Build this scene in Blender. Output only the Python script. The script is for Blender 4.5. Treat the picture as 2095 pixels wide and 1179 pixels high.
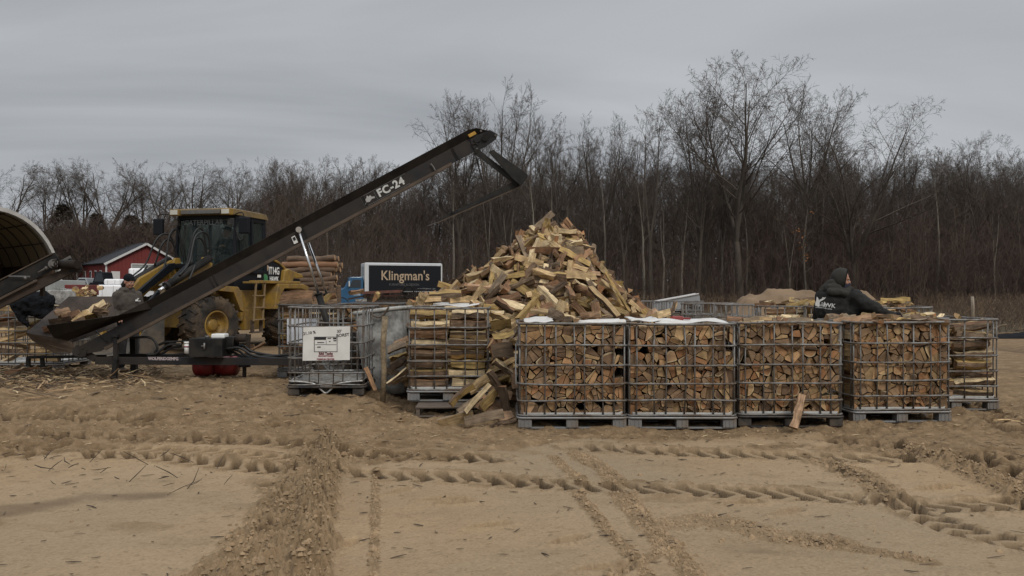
import bpy, bmesh, math, random
import numpy as np
from mathutils import Vector, Matrix, noise as mnoise

random.seed(7)
np.random.seed(7)
for _o in list(bpy.data.objects):
    bpy.data.objects.remove(_o, do_unlink=True)
scene = bpy.context.scene
COL = scene.collection

# ------------------------------------------------------------------ camera
F_PX, HOR, CAM_H = 1600.0, 598.0, 1.5          # focal length in photo pixels, horizon row, eye height
cam_d = bpy.data.cameras.new('camera')
cam = bpy.data.objects.new('camera', cam_d)
COL.objects.link(cam)
cam.location = (0, 0, CAM_H)
cam.rotation_euler = (math.radians(90), 0, 0)
cam_d.sensor_width = 36.0
cam_d.lens = 36.0 * F_PX / 2095.0
cam_d.shift_y = (HOR - 589.5) / 2095.0
cam_d.clip_start, cam_d.clip_end = 0.1, 2000
scene.camera = cam

# ------------------------------------------------------------------ sky, sun, exposure
SUN_EL, SUN_AZ = math.radians(42), math.radians(150)
world = bpy.data.worlds.new('World')
scene.world = world
world.use_nodes = True
nt = world.node_tree
for n in list(nt.nodes):
    nt.nodes.remove(n)
def wn(t, **kw):
    n = nt.nodes.new(t)
    for k, v in kw.items():
        setattr(n, k, v)
    return n
def wl(a, b):
    nt.links.new(a, b)
out = wn('ShaderNodeOutputWorld')
bg = wn('ShaderNodeBackground')
bg.inputs['Strength'].default_value = 0.1
wl(bg.outputs[0], out.inputs[0])
sky = wn('ShaderNodeTexSky', sky_type='NISHITA')
sky.sun_disc = False
sky.sun_elevation = SUN_EL
sky.sun_rotation = SUN_AZ
sky.dust_density = 4.0
hsv = wn('ShaderNodeHueSaturation')
hsv.inputs['Saturation'].default_value = 0.15
wl(sky.outputs[0], hsv.inputs['Color'])
geo = wn('ShaderNodeTexCoord')
sep = wn('ShaderNodeSeparateXYZ')
wl(geo.outputs['Generated'], sep.inputs[0])
zz = wn('ShaderNodeMath', operation='MAXIMUM'); zz.inputs[1].default_value = 0.0
wl(sep.outputs['Z'], zz.inputs[0])
zp = wn('ShaderNodeMath', operation='ADD'); zp.inputs[1].default_value = 0.16
wl(zz.outputs[0], zp.inputs[0])
dx = wn('ShaderNodeMath', operation='DIVIDE'); wl(sep.outputs['X'], dx.inputs[0]); wl(zp.outputs[0], dx.inputs[1])
dy = wn('ShaderNodeMath', operation='DIVIDE'); wl(sep.outputs['Y'], dy.inputs[0]); wl(zp.outputs[0], dy.inputs[1])
cmb = wn('ShaderNodeCombineXYZ'); wl(dx.outputs[0], cmb.inputs['X']); wl(dy.outputs[0], cmb.inputs['Y'])
mp = wn('ShaderNodeMapping')
mp.inputs['Rotation'].default_value = (0, 0, 0.35)
mp.inputs['Scale'].default_value = (0.33, 1.0, 1)
wl(cmb.outputs[0], mp.inputs['Vector'])
cn = wn('ShaderNodeTexNoise')
cn.inputs['Scale'].default_value = 0.75
cn.inputs['Detail'].default_value = 6.0
cn.inputs['Roughness'].default_value = 0.5
cn.inputs['Distortion'].default_value = 1.1
wl(mp.outputs[0], cn.inputs['Vector'])
cr = wn('ShaderNodeValToRGB')
cr.color_ramp.elements[0].position = 0.34
cr.color_ramp.elements[0].color = (2.50, 2.66, 2.88, 1)
cr.color_ramp.elements[1].position = 0.64
cr.color_ramp.elements[1].color = (3.95, 4.12, 4.32, 1)
wl(cn.outputs['Fac'], cr.inputs[0])
# an overcast sky is up to three times as bright overhead as at the horizon
vr = wn('ShaderNodeMapRange')
vr.inputs['From Min'].default_value = 0.36; vr.inputs['From Max'].default_value = 0.95
vr.inputs['To Min'].default_value = 1.0; vr.inputs['To Max'].default_value = 3.0
wl(sep.outputs['Z'], vr.inputs['Value'])
vm = wn('ShaderNodeVectorMath', operation='SCALE')
wl(cr.outputs[0], vm.inputs[0]); wl(vr.outputs[0], vm.inputs['Scale'])
mx = wn('ShaderNodeMix', data_type='RGBA')
mx.inputs['Factor'].default_value = 0.94
wl(hsv.outputs[0], mx.inputs['A']); wl(vm.outputs[0], mx.inputs['B'])
wl(mx.outputs['Result'], bg.inputs['Color'])

sun_d = bpy.data.lights.new('sun', 'SUN')
sun_d.energy = 1.1
sun_d.angle = math.radians(16)
sun_d.color = (1.0, 0.94, 0.84)
sun = bpy.data.objects.new('sun', sun_d)
COL.objects.link(sun)
# the sun stands behind and to the right of the camera, veiled by cloud
sd = Vector((math.sin(SUN_AZ) * math.cos(SUN_EL), math.cos(SUN_AZ) * math.cos(SUN_EL), math.sin(SUN_EL)))
sun.rotation_euler = sd.to_track_quat('Z', 'Y').to_euler()
sun.location = sd * 30

scene.view_settings.view_transform = 'Standard'
scene.view_settings.look = 'None'
scene.view_settings.exposure = 0.38
scene.view_settings.gamma = 1.0
scene.view_settings.use_curve_mapping = False
scene.render.engine = 'CYCLES'
scene.cycles.max_bounces = 6
scene.cycles.diffuse_bounces = 3
scene.cycles.transparent_max_bounces = 6

# ------------------------------------------------------------------ helpers
def at(px, py, Y):
    """photo pixel at distance Y -> world point"""
    return Vector(((px - 1047.5) * Y / F_PX, Y, CAM_H - (py - HOR) * Y / F_PX))

def sstep(t):
    t = np.clip(t, 0, 1)
    return t * t * (3 - 2 * t)

def ground_base(x, y):
    """broad lie of the land: a little higher under the conveyor, a grassy bank at the far left, a gentle rise in the wood"""
    x = np.asarray(x, float); y = np.asarray(y, float)
    rise = 0.15 * sstep((y - 9.0) / 1.2) * sstep((-1.35 - x) / 0.7)
    z = np.maximum(rise, 0.10 * sstep((y - 11.2) / 2.0)) * (1 - sstep((y - 30) / 15))
    z = z + (1.25 * sstep((y - 24) / 20) + 0.9 * sstep((y - 66) / 25)) * sstep((-12.5 - 0.08 * (y - 24) - x) / 5.0)
    return z + np.clip(y - 95, 0, None) * 0.02
def gz(x, y):
    return float(ground_base(x, y))

def prop(o, label=None, cat=None, group=None, kind=None):
    if label: o['label'] = label
    if cat: o['category'] = cat
    if group: o['group'] = group
    if kind: o['kind'] = kind
    return o

def thing(name, label, cat, loc=(0, 0, 0), rotz=0.0, group=None):
    o = bpy.data.objects.new(name, None)
    o.empty_display_size = 0.1
    COL.objects.link(o)
    o.location = loc
    o.rotation_euler = (0, 0, rotz)
    return prop(o, label, cat, group)

def copy_tree(o, parent=None):
    c = o.copy()
    COL.objects.link(c)
    if parent is not None:
        c.parent = parent
    for ch in list(o.children):
        copy_tree(ch, c)
    return c

def fast_mesh(name, verts, faces_by_n, mats, smooth=False):
    """verts (N,3); faces_by_n: list of (array (M,k), material index or array)"""
    me = bpy.data.meshes.new(name)
    verts = np.asarray(verts, np.float32)
    me.vertices.add(len(verts))
    me.vertices.foreach_set('co', verts.ravel())
    loops = []; starts = []; totals = []; mi = []
    off = 0
    for fa, m in faces_by_n:
        fa = np.asarray(fa, np.int32)
        if len(fa) == 0: continue
        k = fa.shape[1]
        loops.append(fa.ravel())
        starts.append(off + np.arange(len(fa)) * k)
        totals.append(np.full(len(fa), k))
        mi.append(np.full(len(fa), m) if np.isscalar(m) else np.asarray(m))
        off += fa.size
    loops = np.concatenate(loops).astype(np.int32)
    starts = np.concatenate(starts).astype(np.int32)
    mi = np.concatenate(mi).astype(np.int32)
    me.loops.add(len(loops))
    me.loops.foreach_set('vertex_index', loops)
    me.polygons.add(len(starts))
    me.polygons.foreach_set('loop_start', starts)
    for m in mats: me.materials.append(m)
    me.polygons.foreach_set('material_index', mi)
    me.polygons.foreach_set('use_smooth', np.full(len(starts), bool(smooth)))
    me.update(calc_edges=True)
    me.validate()
    return me

def link(name, me, parent=None, loc=None, rot=None):
    o = bpy.data.objects.new(name, me)
    COL.objects.link(o)
    if parent is not None: o.parent = parent
    if loc is not None: o.location = loc
    if rot is not None: o.rotation_euler = rot
    return o

class MB:
    """collects simple solids into one mesh"""
    def __init__(s):
        s.v = []; s.f = []; s.m = []; s.s = []; s.M = None
    def add(s, vs, fs, mat=0, smooth=False):
        b = len(s.v)
        for p in vs:
            p = Vector(p)
            s.v.append(s.M @ p if s.M is not None else p)
        for f in fs:
            s.f.append([b + i for i in f]); s.m.append(mat); s.s.append(smooth)
    def box(s, c, size, mat=0, R=None, taper=1.0):
        sx, sy, sz = [q / 2 for q in size]
        vs = []
        for z in (-1, 1):
            k = taper if z > 0 else 1.0
            for x, y in ((-1, -1), (1, -1), (1, 1), (-1, 1)):
                p = Vector((x * sx * k, y * sy * k, z * sz))
                if R is not None: p = R @ p
                vs.append(p + Vector(c))
        s.add(vs, [(3, 2, 1, 0), (4, 5, 6, 7), (0, 1, 5, 4), (1, 2, 6, 5), (2, 3, 7, 6), (3, 0, 4, 7)], mat)
        return s
    def bar(s, p, q, w, h, mat=0, up=(0, 0, 1)):
        """rectangular bar from p to q; w across, h along 'up'"""
        p = Vector(p); q = Vector(q)
        d = (q - p); L = d.length
        d.normalize()
        u = Vector(up)
        u = (u - d * u.dot(d))
        if u.length < 1e-5: u = Vector((1, 0, 0)) - d * d.x
        u.normalize()
        w_ = d.cross(u)
        R = Matrix((w_, d, u)).transposed()
        return s.box((p + q) / 2, (w, L, h), mat, R)
    def tube(s, pts, r, n=8, mat=0, caps=True, smooth=True):
        pts = [Vector(p) for p in pts]
        rs = [r] * len(pts) if np.isscalar(r) else list(r)
        t0 = (pts[1] - pts[0]).normalized()
        a = t0.orthogonal().normalized()
        vs = []
        for i, p in enumerate(pts):
            if i == 0: t = t0
            elif i == len(pts) - 1: t = (pts[i] - pts[i - 1]).normalized()
            else: t = ((pts[i + 1] - pts[i]).normalized() + (pts[i] - pts[i - 1]).normalized()).normalized()
            a = (a - t * a.dot(t)).normalized()
            b = t.cross(a)
            for k in range(n):
                an = 2 * math.pi * k / n
                vs.append(p + (a * math.cos(an) + b * math.sin(an)) * rs[i])
        fs = []
        for i in range(len(pts) - 1):
            for k in range(n):
                fs.append((i * n + k, i * n + (k + 1) % n, (i + 1) * n + (k + 1) % n, (i + 1) * n + k))
        s.add(vs, fs, mat, smooth)
        if caps:
            b = len(s.v) - len(vs)
            s.f.append([b + k for k in range(n)][::-1]); s.m.append(mat); s.s.append(False)
            e = b + (len(pts) - 1) * n
            s.f.append([e + k for k in range(n)]); s.m.append(mat); s.s.append(False)
        return s
    def cyl(s, p, q, r, n=16, mat=0, r2=None):
        return s.tube([p, q], [r, r if r2 is None else r2], n, mat)
    def prism(s, poly, o, u, v, w, mat=0, mat_side=None):
        """polygon (a,b) in the plane o + a*u + b*v, extruded by the vector w"""
        o = Vector(o); u = Vector(u); v = Vector(v); w = Vector(w)
        n = len(poly)
        vs = [o + u * a + v * b for a, b in poly] + [o + u * a + v * b + w for a, b in poly]
        fs = [tuple(range(n))[::-1], tuple(range(n, 2 * n))]
        s.add(vs, fs, mat)
        b = len(s.v) - 2 * n
        for i in range(n):
            j = (i + 1) % n
            s.f.append([b + i, b + j, b + n + j, b + n + i]); s.m.append(mat if mat_side is None else mat_side); s.s.append(False)
        return s
    def lathe(s, prof, o, axis, n=24, mat=0, smooth=True):
        """profile of (radius, height along axis)"""
        o = Vector(o); ax = Vector(axis).normalized()
        a = ax.orthogonal().normalized(); b = ax.cross(a)
        vs = []
        for r, h in prof:
            for k in range(n):
                an = 2 * math.pi * k / n
                vs.append(o + ax * h + (a * math.cos(an) + b * math.sin(an)) * r)
        fs = []
        for i in range(len(prof) - 1):
            for k in range(n):
                fs.append((i * n + k, i * n + (k + 1) % n, (i + 1) * n + (k + 1) % n, (i + 1) * n + k))
        s.add(vs, fs, mat, smooth)
        return s
    def ball(s, c, r, n=12, mat=0, R=None):
        """ellipsoid"""
        c = Vector(c); r = Vector((r, r, r)) if np.isscalar(r) else Vector(r)
        m = n // 2
        vs = []
        for i in range(m + 1):
            th = math.pi * i / m
            for k in range(n):
                ph = 2 * math.pi * k / n
                p = Vector((r.x * math.sin(th) * math.cos(ph), r.y * math.sin(th) * math.sin(ph), r.z * math.cos(th)))
                vs.append(c + (R @ p if R is not None else p))
        fs = []
        for i in range(m):
            for k in range(n):
                fs.append(((i + 1) * n + k, (i + 1) * n + (k + 1) % n, i * n + (k + 1) % n, i * n + k))
        s.add(vs, fs, mat, True)
        return s
    def mesh(s, name, mats):
        me = bpy.data.meshes.new(name)
        me.from_pydata([tuple(p) for p in s.v], [], s.f)
        for m in (mats if isinstance(mats, (list, tuple)) else [mats]): me.materials.append(m)
        me.polygons.foreach_set('material_index', s.m)
        me.polygons.foreach_set('use_smooth', s.s)
        me.validate()
        bm = bmesh.new(); bm.from_mesh(me)
        bmesh.ops.recalc_face_normals(bm, faces=bm.faces)
        bm.to_mesh(me); bm.free()
        me.update()
        return me
    def build(s, name, mats, parent=None, bevel=0.0, loc=None, rot=None):
        o = link(name, s.mesh(name, mats), parent, loc, rot)
        if bevel > 0:
            b = o.modifiers.new('bevel', 'BEVEL')
            b.width = bevel; b.segments = 2; b.limit_method = 'ANGLE'; b.angle_limit = math.radians(40)
        return o

def text_mesh(name, body, size, mat, parent, o, u, v, align='CENTER', bold=0.0, depth=0.0015, xscale=1.0, spacing=1.0):
    """real raised lettering standing on the plane o + a*u + b*v, as a mesh part"""
    cu = bpy.data.curves.new(name + '_curve', 'FONT')
    cu.body = body
    cu.size = size
    cu.align_x = align; cu.align_y = 'CENTER'
    cu.offset = bold
    cu.extrude = depth
    cu.space_character = spacing
    cu.resolution_u = 3
    tmp = bpy.data.objects.new('tmp_text', cu)
    COL.objects.link(tmp)
    dg = bpy.context.evaluated_depsgraph_get()
    me = bpy.data.meshes.new_from_object(tmp.evaluated_get(dg))
    bpy.data.objects.remove(tmp, do_unlink=True)
    bpy.data.curves.remove(cu)
    u = Vector(u).normalized(); v = Vector(v).normalized(); w = u.cross(v)
    M = Matrix(((u.x, v.x, w.x, o[0]), (u.y, v.y, w.y, o[1]), (u.z, v.z, w.z, o[2]), (0, 0, 0, 1)))
    me.transform(M @ Matrix.Diagonal((xscale, 1, 1, 1)))
    me.materials.clear(); me.materials.append(mat)
    me.name = name
    return link(name, me, parent)

# ------------------------------------------------------------------ materials
def mat(name, col, rough=0.7, metal=0.0, var=0.15, scale=6.0, bump=0.0, bscale=40.0, dirt=None, dirt_amt=0.0, dirt_scale=2.0,
        stretch=(1, 1, 1), spec=0.4, coat=0.0):
    m = bpy.data.materials.new(name)
    m.use_nodes = True
    t = m.node_tree; N = t.nodes; L = t.links
    b = N['Principled BSDF']
    b.inputs['Roughness'].default_value = rough
    b.inputs['Metallic'].default_value = metal
    b.inputs['Specular IOR Level'].default_value = spec
    b.inputs['Coat Weight'].default_value = coat
    tc = N.new('ShaderNodeTexCoord')
    mpn = N.new('ShaderNodeMapping'); mpn.inputs['Scale'].default_value = stretch
    L.new(tc.outputs['Object'], mpn.inputs['Vector'])
    n1 = N.new('ShaderNodeTexNoise'); n1.inputs['Scale'].default_value = scale; n1.inputs['Detail'].default_value = 5
    n1.inputs['Roughness'].default_value = 0.6
    L.new(mpn.outputs[0], n1.inputs['Vector'])
    r = N.new('ShaderNodeValToRGB')
    c = np.array(col[:3])
    r.color_ramp.elements[0].position = 0.3; r.color_ramp.elements[1].position = 0.7
    r.color_ramp.elements[0].color = (*np.clip(c * (1 - var), 0, 1), 1)
    r.color_ramp.elements[1].color = (*np.clip(c * (1 + var), 0, 1), 1)
    L.new(n1.outputs['Fac'], r.inputs[0])
    src = r.outputs[0]
    if dirt is not None:
        n2 = N.new('ShaderNodeTexNoise'); n2.inputs['Scale'].default_value = dirt_scale; n2.inputs['Detail'].default_value = 8
        n2.inputs['Roughness'].default_value = 0.7
        L.new(tc.outputs['Object'], n2.inputs['Vector'])
        rr = N.new('ShaderNodeValToRGB')
        rr.color_ramp.elements[0].position = 0.42; rr.color_ramp.elements[1].position = 0.62
        rr.color_ramp.elements[0].color = (0, 0, 0, 1); rr.color_ramp.elements[1].color = (dirt_amt,) * 3 + (1,)
        L.new(n2.outputs['Fac'], rr.inputs[0])
        mxn = N.new('ShaderNodeMix'); mxn.data_type = 'RGBA'
        L.new(rr.outputs[0], mxn.inputs['Factor']); L.new(src, mxn.inputs['A'])
        mxn.inputs['B'].default_value = (*dirt, 1)
        src = mxn.outputs['Result']
        rm = N.new('ShaderNodeMapRange'); rm.inputs['To Min'].default_value = rough; rm.inputs['To Max'].default_value = 0.9
        L.new(rr.outputs[0], rm.inputs['Value']); L.new(rm.outputs[0], b.inputs['Roughness'])
    L.new(src, b.inputs['Base Color'])
    if bump > 0:
        n3 = N.new('ShaderNodeTexNoise'); n3.inputs['Scale'].default_value = bscale; n3.inputs['Detail'].default_value = 4
        L.new(mpn.outputs[0], n3.inputs['Vector'])
        bp = N.new('ShaderNodeBump'); bp.inputs['Strength'].default_value = bump; bp.inputs['Distance'].default_value = 0.02
        L.new(n3.outputs['Fac'], bp.inputs['Height']); L.new(bp.outputs[0], b.inputs['Normal'])
    return m

DUST = (0.20, 0.15, 0.10)
M = {}
M['galv'] = mat('galvanised_steel', (0.20, 0.197, 0.19), 0.55, 0.5, 0.35, 12, dirt=(0.12, 0.080, 0.052), dirt_amt=0.85, dirt_scale=5)
M['galv_dark'] = mat('weathered_galvanised_steel', (0.15, 0.15, 0.15), 0.55, 0.5, 0.3, 10, dirt=(0.14, 0.11, 0.08), dirt_amt=0.6, dirt_scale=5)
M['pallet_metal'] = mat('pressed_pallet_steel', (0.25, 0.255, 0.26), 0.5, 0.5, 0.25, 8, dirt=DUST, dirt_amt=0.8, dirt_scale=4)
M['black_plastic'] = mat('black_plastic', (0.018, 0.018, 0.02), 0.55, 0, 0.3, 8, dirt=DUST, dirt_amt=0.35, dirt_scale=5)
M['tray'] = mat('white_bottle_plastic', (0.62, 0.62, 0.60), 0.4, 0, 0.12, 8, dirt=(0.25, 0.20, 0.15), dirt_amt=0.5, dirt_scale=7)
M['foil_tray'] = mat('dirty_steel_tray', (0.30, 0.29, 0.27), 0.4, 0.4, 0.35, 20, bump=0.5, bscale=18, dirt=(0.16, 0.12, 0.08), dirt_amt=0.9, dirt_scale=9)
M['sign'] = mat('white_sheet_metal', (0.66, 0.65, 0.62), 0.5, 0, 0.05, 5, dirt=(0.45, 0.42, 0.37), dirt_amt=0.35, dirt_scale=3)
M['card'] = mat('white_cardboard', (0.62, 0.62, 0.61), 0.85, 0, 0.10, 5, bump=0.4, bscale=9, dirt=(0.36, 0.29, 0.22), dirt_amt=0.55, dirt_scale=5)
M['ink'] = mat('black_ink', (0.02, 0.02, 0.022), 0.7, 0, 0.1)
M['red_ink'] = mat('dark_red_ink', (0.22, 0.03, 0.06), 0.7, 0, 0.1)
M['white_paint'] = mat('white_paint', (0.75, 0.75, 0.73), 0.5, 0, 0.06)
M['conv'] = mat('charcoal_painted_steel', (0.019, 0.0185, 0.0195), 0.5, 0.0, 0.2, 3, dirt=(0.048, 0.037, 0.028), dirt_amt=0.6, dirt_scale=1.6, spec=0.2)
M['conv_lip'] = mat('dusty_black_painted_steel', (0.012, 0.010, 0.009), 0.5, 0.0, 0.25, 3, dirt=(0.034, 0.025, 0.018), dirt_amt=0.6, dirt_scale=2.2, spec=0.15)
M['conv_brown'] = mat('sawdusty_steel', (0.058, 0.042, 0.030), 0.65, 0, 0.25, 4, dirt=(0.14, 0.10, 0.07), dirt_amt=0.5, dirt_scale=3)
M['rust'] = mat('rusty_steel', (0.050, 0.034, 0.025), 0.75, 0.1, 0.35, 5, bump=0.2, dirt=(0.03, 0.024, 0.02), dirt_amt=0.7, dirt_scale=3)
M['chrome'] = mat('polished_rod', (0.62, 0.62, 0.62), 0.22, 0.95, 0.05)
M['black_metal'] = mat('black_painted_steel', (0.013, 0.013, 0.013), 0.5, 0, 0.3, 4, dirt=(0.05, 0.04, 0.03), dirt_amt=0.35, dirt_scale=4, spec=0.2)
M['roof_yellow'] = mat('grimy_roof_yellow', (0.155, 0.098, 0.026), 0.6, 0, 0.2, 3, dirt=(0.07, 0.05, 0.03), dirt_amt=0.8, dirt_scale=3)
M['print'] = mat('white_cloth_print', (0.48, 0.48, 0.47), 0.85, 0, 0.15, 40)
M['rubber'] = mat('black_hose_rubber', (0.014, 0.014, 0.014), 0.5, 0, 0.2)
M['tyre'] = mat('muddy_tyre_rubber', (0.026, 0.024, 0.022), 0.85, 0, 0.3, 6, bump=0.2, dirt=(0.12, 0.083, 0.052), dirt_amt=0.8, dirt_scale=2.6, spec=0.2)
M['yellow'] = mat('machine_yellow_paint', (0.27, 0.160, 0.026), 0.5, 0, 0.12, 3, dirt=(0.11, 0.075, 0.042), dirt_amt=0.75, dirt_scale=2.6, coat=0.1)
M['red_tank'] = mat('red_fuel_tank_paint', (0.21, 0.012, 0.014), 0.35, 0, 0.12, 4, dirt=(0.12, 0.05, 0.035), dirt_amt=0.4, dirt_scale=5)
M['concrete'] = mat('stained_concrete', (0.36, 0.36, 0.345), 0.85, 0, 0.25, 4, bump=0.4, bscale=25, dirt=(0.11, 0.105, 0.10), dirt_amt=0.9, dirt_scale=3.2)
M['old_wood'] = mat('weathered_pallet_wood', (0.12, 0.095, 0.075), 0.9, 0, 0.3, 6, bump=0.3, bscale=30, stretch=(1, 8, 8))
M['barn_red'] = mat('barn_red_steel', (0.165, 0.027, 0.024), 0.6, 0, 0.1, 0.6, dirt=(0.12, 0.03, 0.03), dirt_amt=0.3)
M['roof_grey'] = mat('grey_shingle_roof', (0.042, 0.044, 0.050), 0.9, 0, 0.12, 1.5, spec=0.15)
M['trim'] = mat('white_trim', (0.55, 0.54, 0.53), 0.6, 0, 0.08)
M['truck_blue'] = mat('blue_truck_paint', (0.022, 0.085, 0.17), 0.3, 0, 0.08, 2, coat=0.3)
M['truck_box'] = mat('white_box_body', (0.55, 0.56, 0.58), 0.5, 0, 0.06, 2, dirt=(0.35, 0.34, 0.33), dirt_amt=0.4)
M['navy'] = mat('near_black_box_panel', (0.007, 0.008, 0.011), 0.5, 0, 0.1, 2, spec=0.2)
M['gold_ink'] = mat('tan_lettering', (0.40, 0.30, 0.20), 0.6, 0, 0.08)
M['canvas_white'] = mat('pale_canvas_cover', (0.40, 0.385, 0.36), 0.8, 0, 0.15, 3)
M['white_wrap'] = mat('white_plastic_wrap', (0.78, 0.78, 0.79), 0.45, 0, 0.06, 4, bump=0.3, bscale=6)
M['jacket_black'] = mat('black_cloth', (0.010, 0.011, 0.013), 0.95, 0, 0.3, 10, bump=0.3, bscale=60, spec=0.1)
M['silver_paint'] = mat('silver_vehicle_paint', (0.33, 0.35, 0.37), 0.35, 0.3, 0.08, 2, dirt=(0.2, 0.18, 0.16), dirt_amt=0.3)
M['blue_tarp'] = mat('blue_tarp', (0.05, 0.14, 0.30), 0.6, 0, 0.15)
M['grey_panel'] = mat('grey_panel', (0.30, 0.31, 0.30), 0.7, 0, 0.12, 1.5)
M['green_ink'] = mat('green_decal', (0.06, 0.22, 0.09), 0.6, 0, 0.1)
M['warn_yellow'] = mat('warning_yellow', (0.38, 0.21, 0.03), 0.6, 0, 0.2, 30)
M['sand'] = mat('loose_sand', (0.24, 0.17, 0.105), 0.95, 0, 0.2, 2.5, bump=0.6, bscale=9)
M['skin'] = mat('skin', (0.33, 0.17, 0.115), 0.55, 0, 0.08, 20)
M['hoodie_brown'] = mat('brown_grey_fleece', (0.066, 0.054, 0.046), 0.95, 0, 0.15, 12, bump=0.25, bscale=90)
M['hoodie_black'] = mat('charcoal_hoodie', (0.015, 0.0145, 0.014), 0.95, 0, 0.2, 9, bump=0.25, bscale=80)
M['hood_olive'] = mat('dark_olive_hood', (0.026, 0.0245, 0.0205), 0.95, 0, 0.2, 14, bump=0.25, bscale=80)
M['navy_cloth'] = mat('navy_neck_gaiter', (0.016, 0.018, 0.036), 0.9, 0, 0.2, 14)
M['denim'] = mat('dark_work_trousers', (0.028, 0.027, 0.028), 0.9, 0, 0.25, 14)
M['boots'] = mat('muddy_boots', (0.045, 0.035, 0.026), 0.85, 0, 0.3, 14)
M['hair'] = mat('dark_hair', (0.012, 0.010, 0.009), 0.7, 0, 0.3, 40)
M['lamp_lens'] = mat('lamp_lens', (0.5, 0.48, 0.42), 0.2, 0, 0.1)
M['chain'] = M['galv']

def glass(name, col, rough=0.05, alpha=0.35):
    m = bpy.data.materials.new(name); m.use_nodes = True
    t = m.node_tree; N = t.nodes; L = t.links
    b = N['Principled BSDF']
    b.inputs['Base Color'].default_value = (*col, 1)
    b.inputs['Roughness'].default_value = rough
    b.inputs['Specular IOR Level'].default_value = 0.6
    tr = N.new('ShaderNodeBsdfTransparent'); tr.inputs[0].default_value = (0.86, 0.92, 0.91, 1)
    mxs = N.new('ShaderNodeMixShader'); mxs.inputs[0].default_value = alpha
    L.new(tr.outputs[0], mxs.inputs[1]); L.new(b.outputs[0], mxs.inputs[2])
    L.new(mxs.outputs[0], N['Material Output'].inputs[0])
    return m
M['glass_dark'] = glass('tinted_cab_glass', (0.05, 0.065, 0.065), 0.04, 0.16)
def translucent(name, col, k=0.55):
    m = mat(name, col, 0.85, 0, 0.1, 2)
    t = m.node_tree; N = t.nodes; L = t.links
    tr = N.new('ShaderNodeBsdfTranslucent'); tr.inputs[0].default_value = (*[min(1, c * 1.8) for c in col], 1)
    mxs = N.new('ShaderNodeMixShader'); mxs.inputs[0].default_value = k
    L.new(N['Principled BSDF'].outputs[0], mxs.inputs[1]); L.new(tr.outputs[0], mxs.inputs[2])
    L.new(mxs.outputs[0], N['Material Output'].inputs[0])
    return m
M['canvas'] = translucent('tan_canvas_lining', (0.21, 0.172, 0.118), 0.25)
M['glass_truck'] = mat('dark_vehicle_glass', (0.03, 0.035, 0.04), 0.1, 0, 0.1)

def wood_mat(name, grain=(3.0, 60.0), amp=0.35, bump=0.25, rough=0.85, stain=0.0):
    """wood surfaces: colour per log from the mesh attribute 'tint', streaked along the grain by the UVs"""
    m = bpy.data.materials.new(name); m.use_nodes = True
    t = m.node_tree; N = t.nodes; L = t.links
    b = N['Principled BSDF']; b.inputs['Roughness'].default_value = rough
    b.inputs['Specular IOR Level'].default_value = 0.25
    at_ = N.new('ShaderNodeAttribute'); at_.attribute_name = 'tint'
    uv = N.new('ShaderNodeUVMap'); uv.uv_map = 'grain'
    mpn = N.new('ShaderNodeMapping'); mpn.inputs['Scale'].default_value = (grain[0], grain[1], 1)
    L.new(uv.outputs[0], mpn.inputs[0])
    n1 = N.new('ShaderNodeTexNoise'); n1.inputs['Scale'].default_value = 1.0; n1.inputs['Detail'].default_value = 4
    n1.inputs['Roughness'].default_value = 0.65
    L.new(mpn.outputs[0], n1.inputs['Vector'])
    mr = N.new('ShaderNodeMapRange')
    mr.inputs['From Min'].default_value = 0.25; mr.inputs['From Max'].default_value = 0.75
    mr.inputs['To Min'].default_value = 1 - amp; mr.inputs['To Max'].default_value = 1 + amp
    L.new(n1.outputs['Fac'], mr.inputs['Value'])
    sc = N.new('ShaderNodeVectorMath'); sc.operation = 'SCALE'
    L.new(at_.outputs['Color'], sc.inputs[0]); L.new(mr.outputs[0], sc.inputs['Scale'])
    # broad stains
    n2 = N.new('ShaderNodeTexNoise'); n2.inputs['Scale'].default_value = 9.0; n2.inputs['Detail'].default_value = 3
    L.new(uv.outputs[0], n2.inputs['Vector'])
    m2 = N.new('ShaderNodeMapRange')
    m2.inputs['From Min'].default_value = 0.35; m2.inputs['From Max'].default_value = 0.65
    m2.inputs['To Min'].default_value = 0.72; m2.inputs['To Max'].default_value = 1.2
    L.new(n2.outputs['Fac'], m2.inputs['Value'])
    s2 = N.new('ShaderNodeVectorMath'); s2.operation = 'SCALE'
    L.new(sc.outputs[0], s2.inputs[0]); L.new(m2.outputs[0], s2.inputs['Scale'])
    L.new(s2.outputs[0], b.inputs['Base Color'])
    bp = N.new('ShaderNodeBump'); bp.inputs['Strength'].default_value = bump; bp.inputs['Distance'].default_value = 0.01
    L.new(n1.outputs['Fac'], bp.inputs['Height']); L.new(bp.outputs[0], b.inputs['Normal'])
    return m
WOOD = [wood_mat('split_wood', (3.5, 60), 0.55, 0.8), wood_mat('sawn_end_grain', (38, 38), 0.22, 0.2),
        wood_mat('log_bark', (9, 45), 0.55, 0.9, 0.95), wood_mat('pale_sapwood', (30, 30), 0.15, 0.1)]

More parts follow.
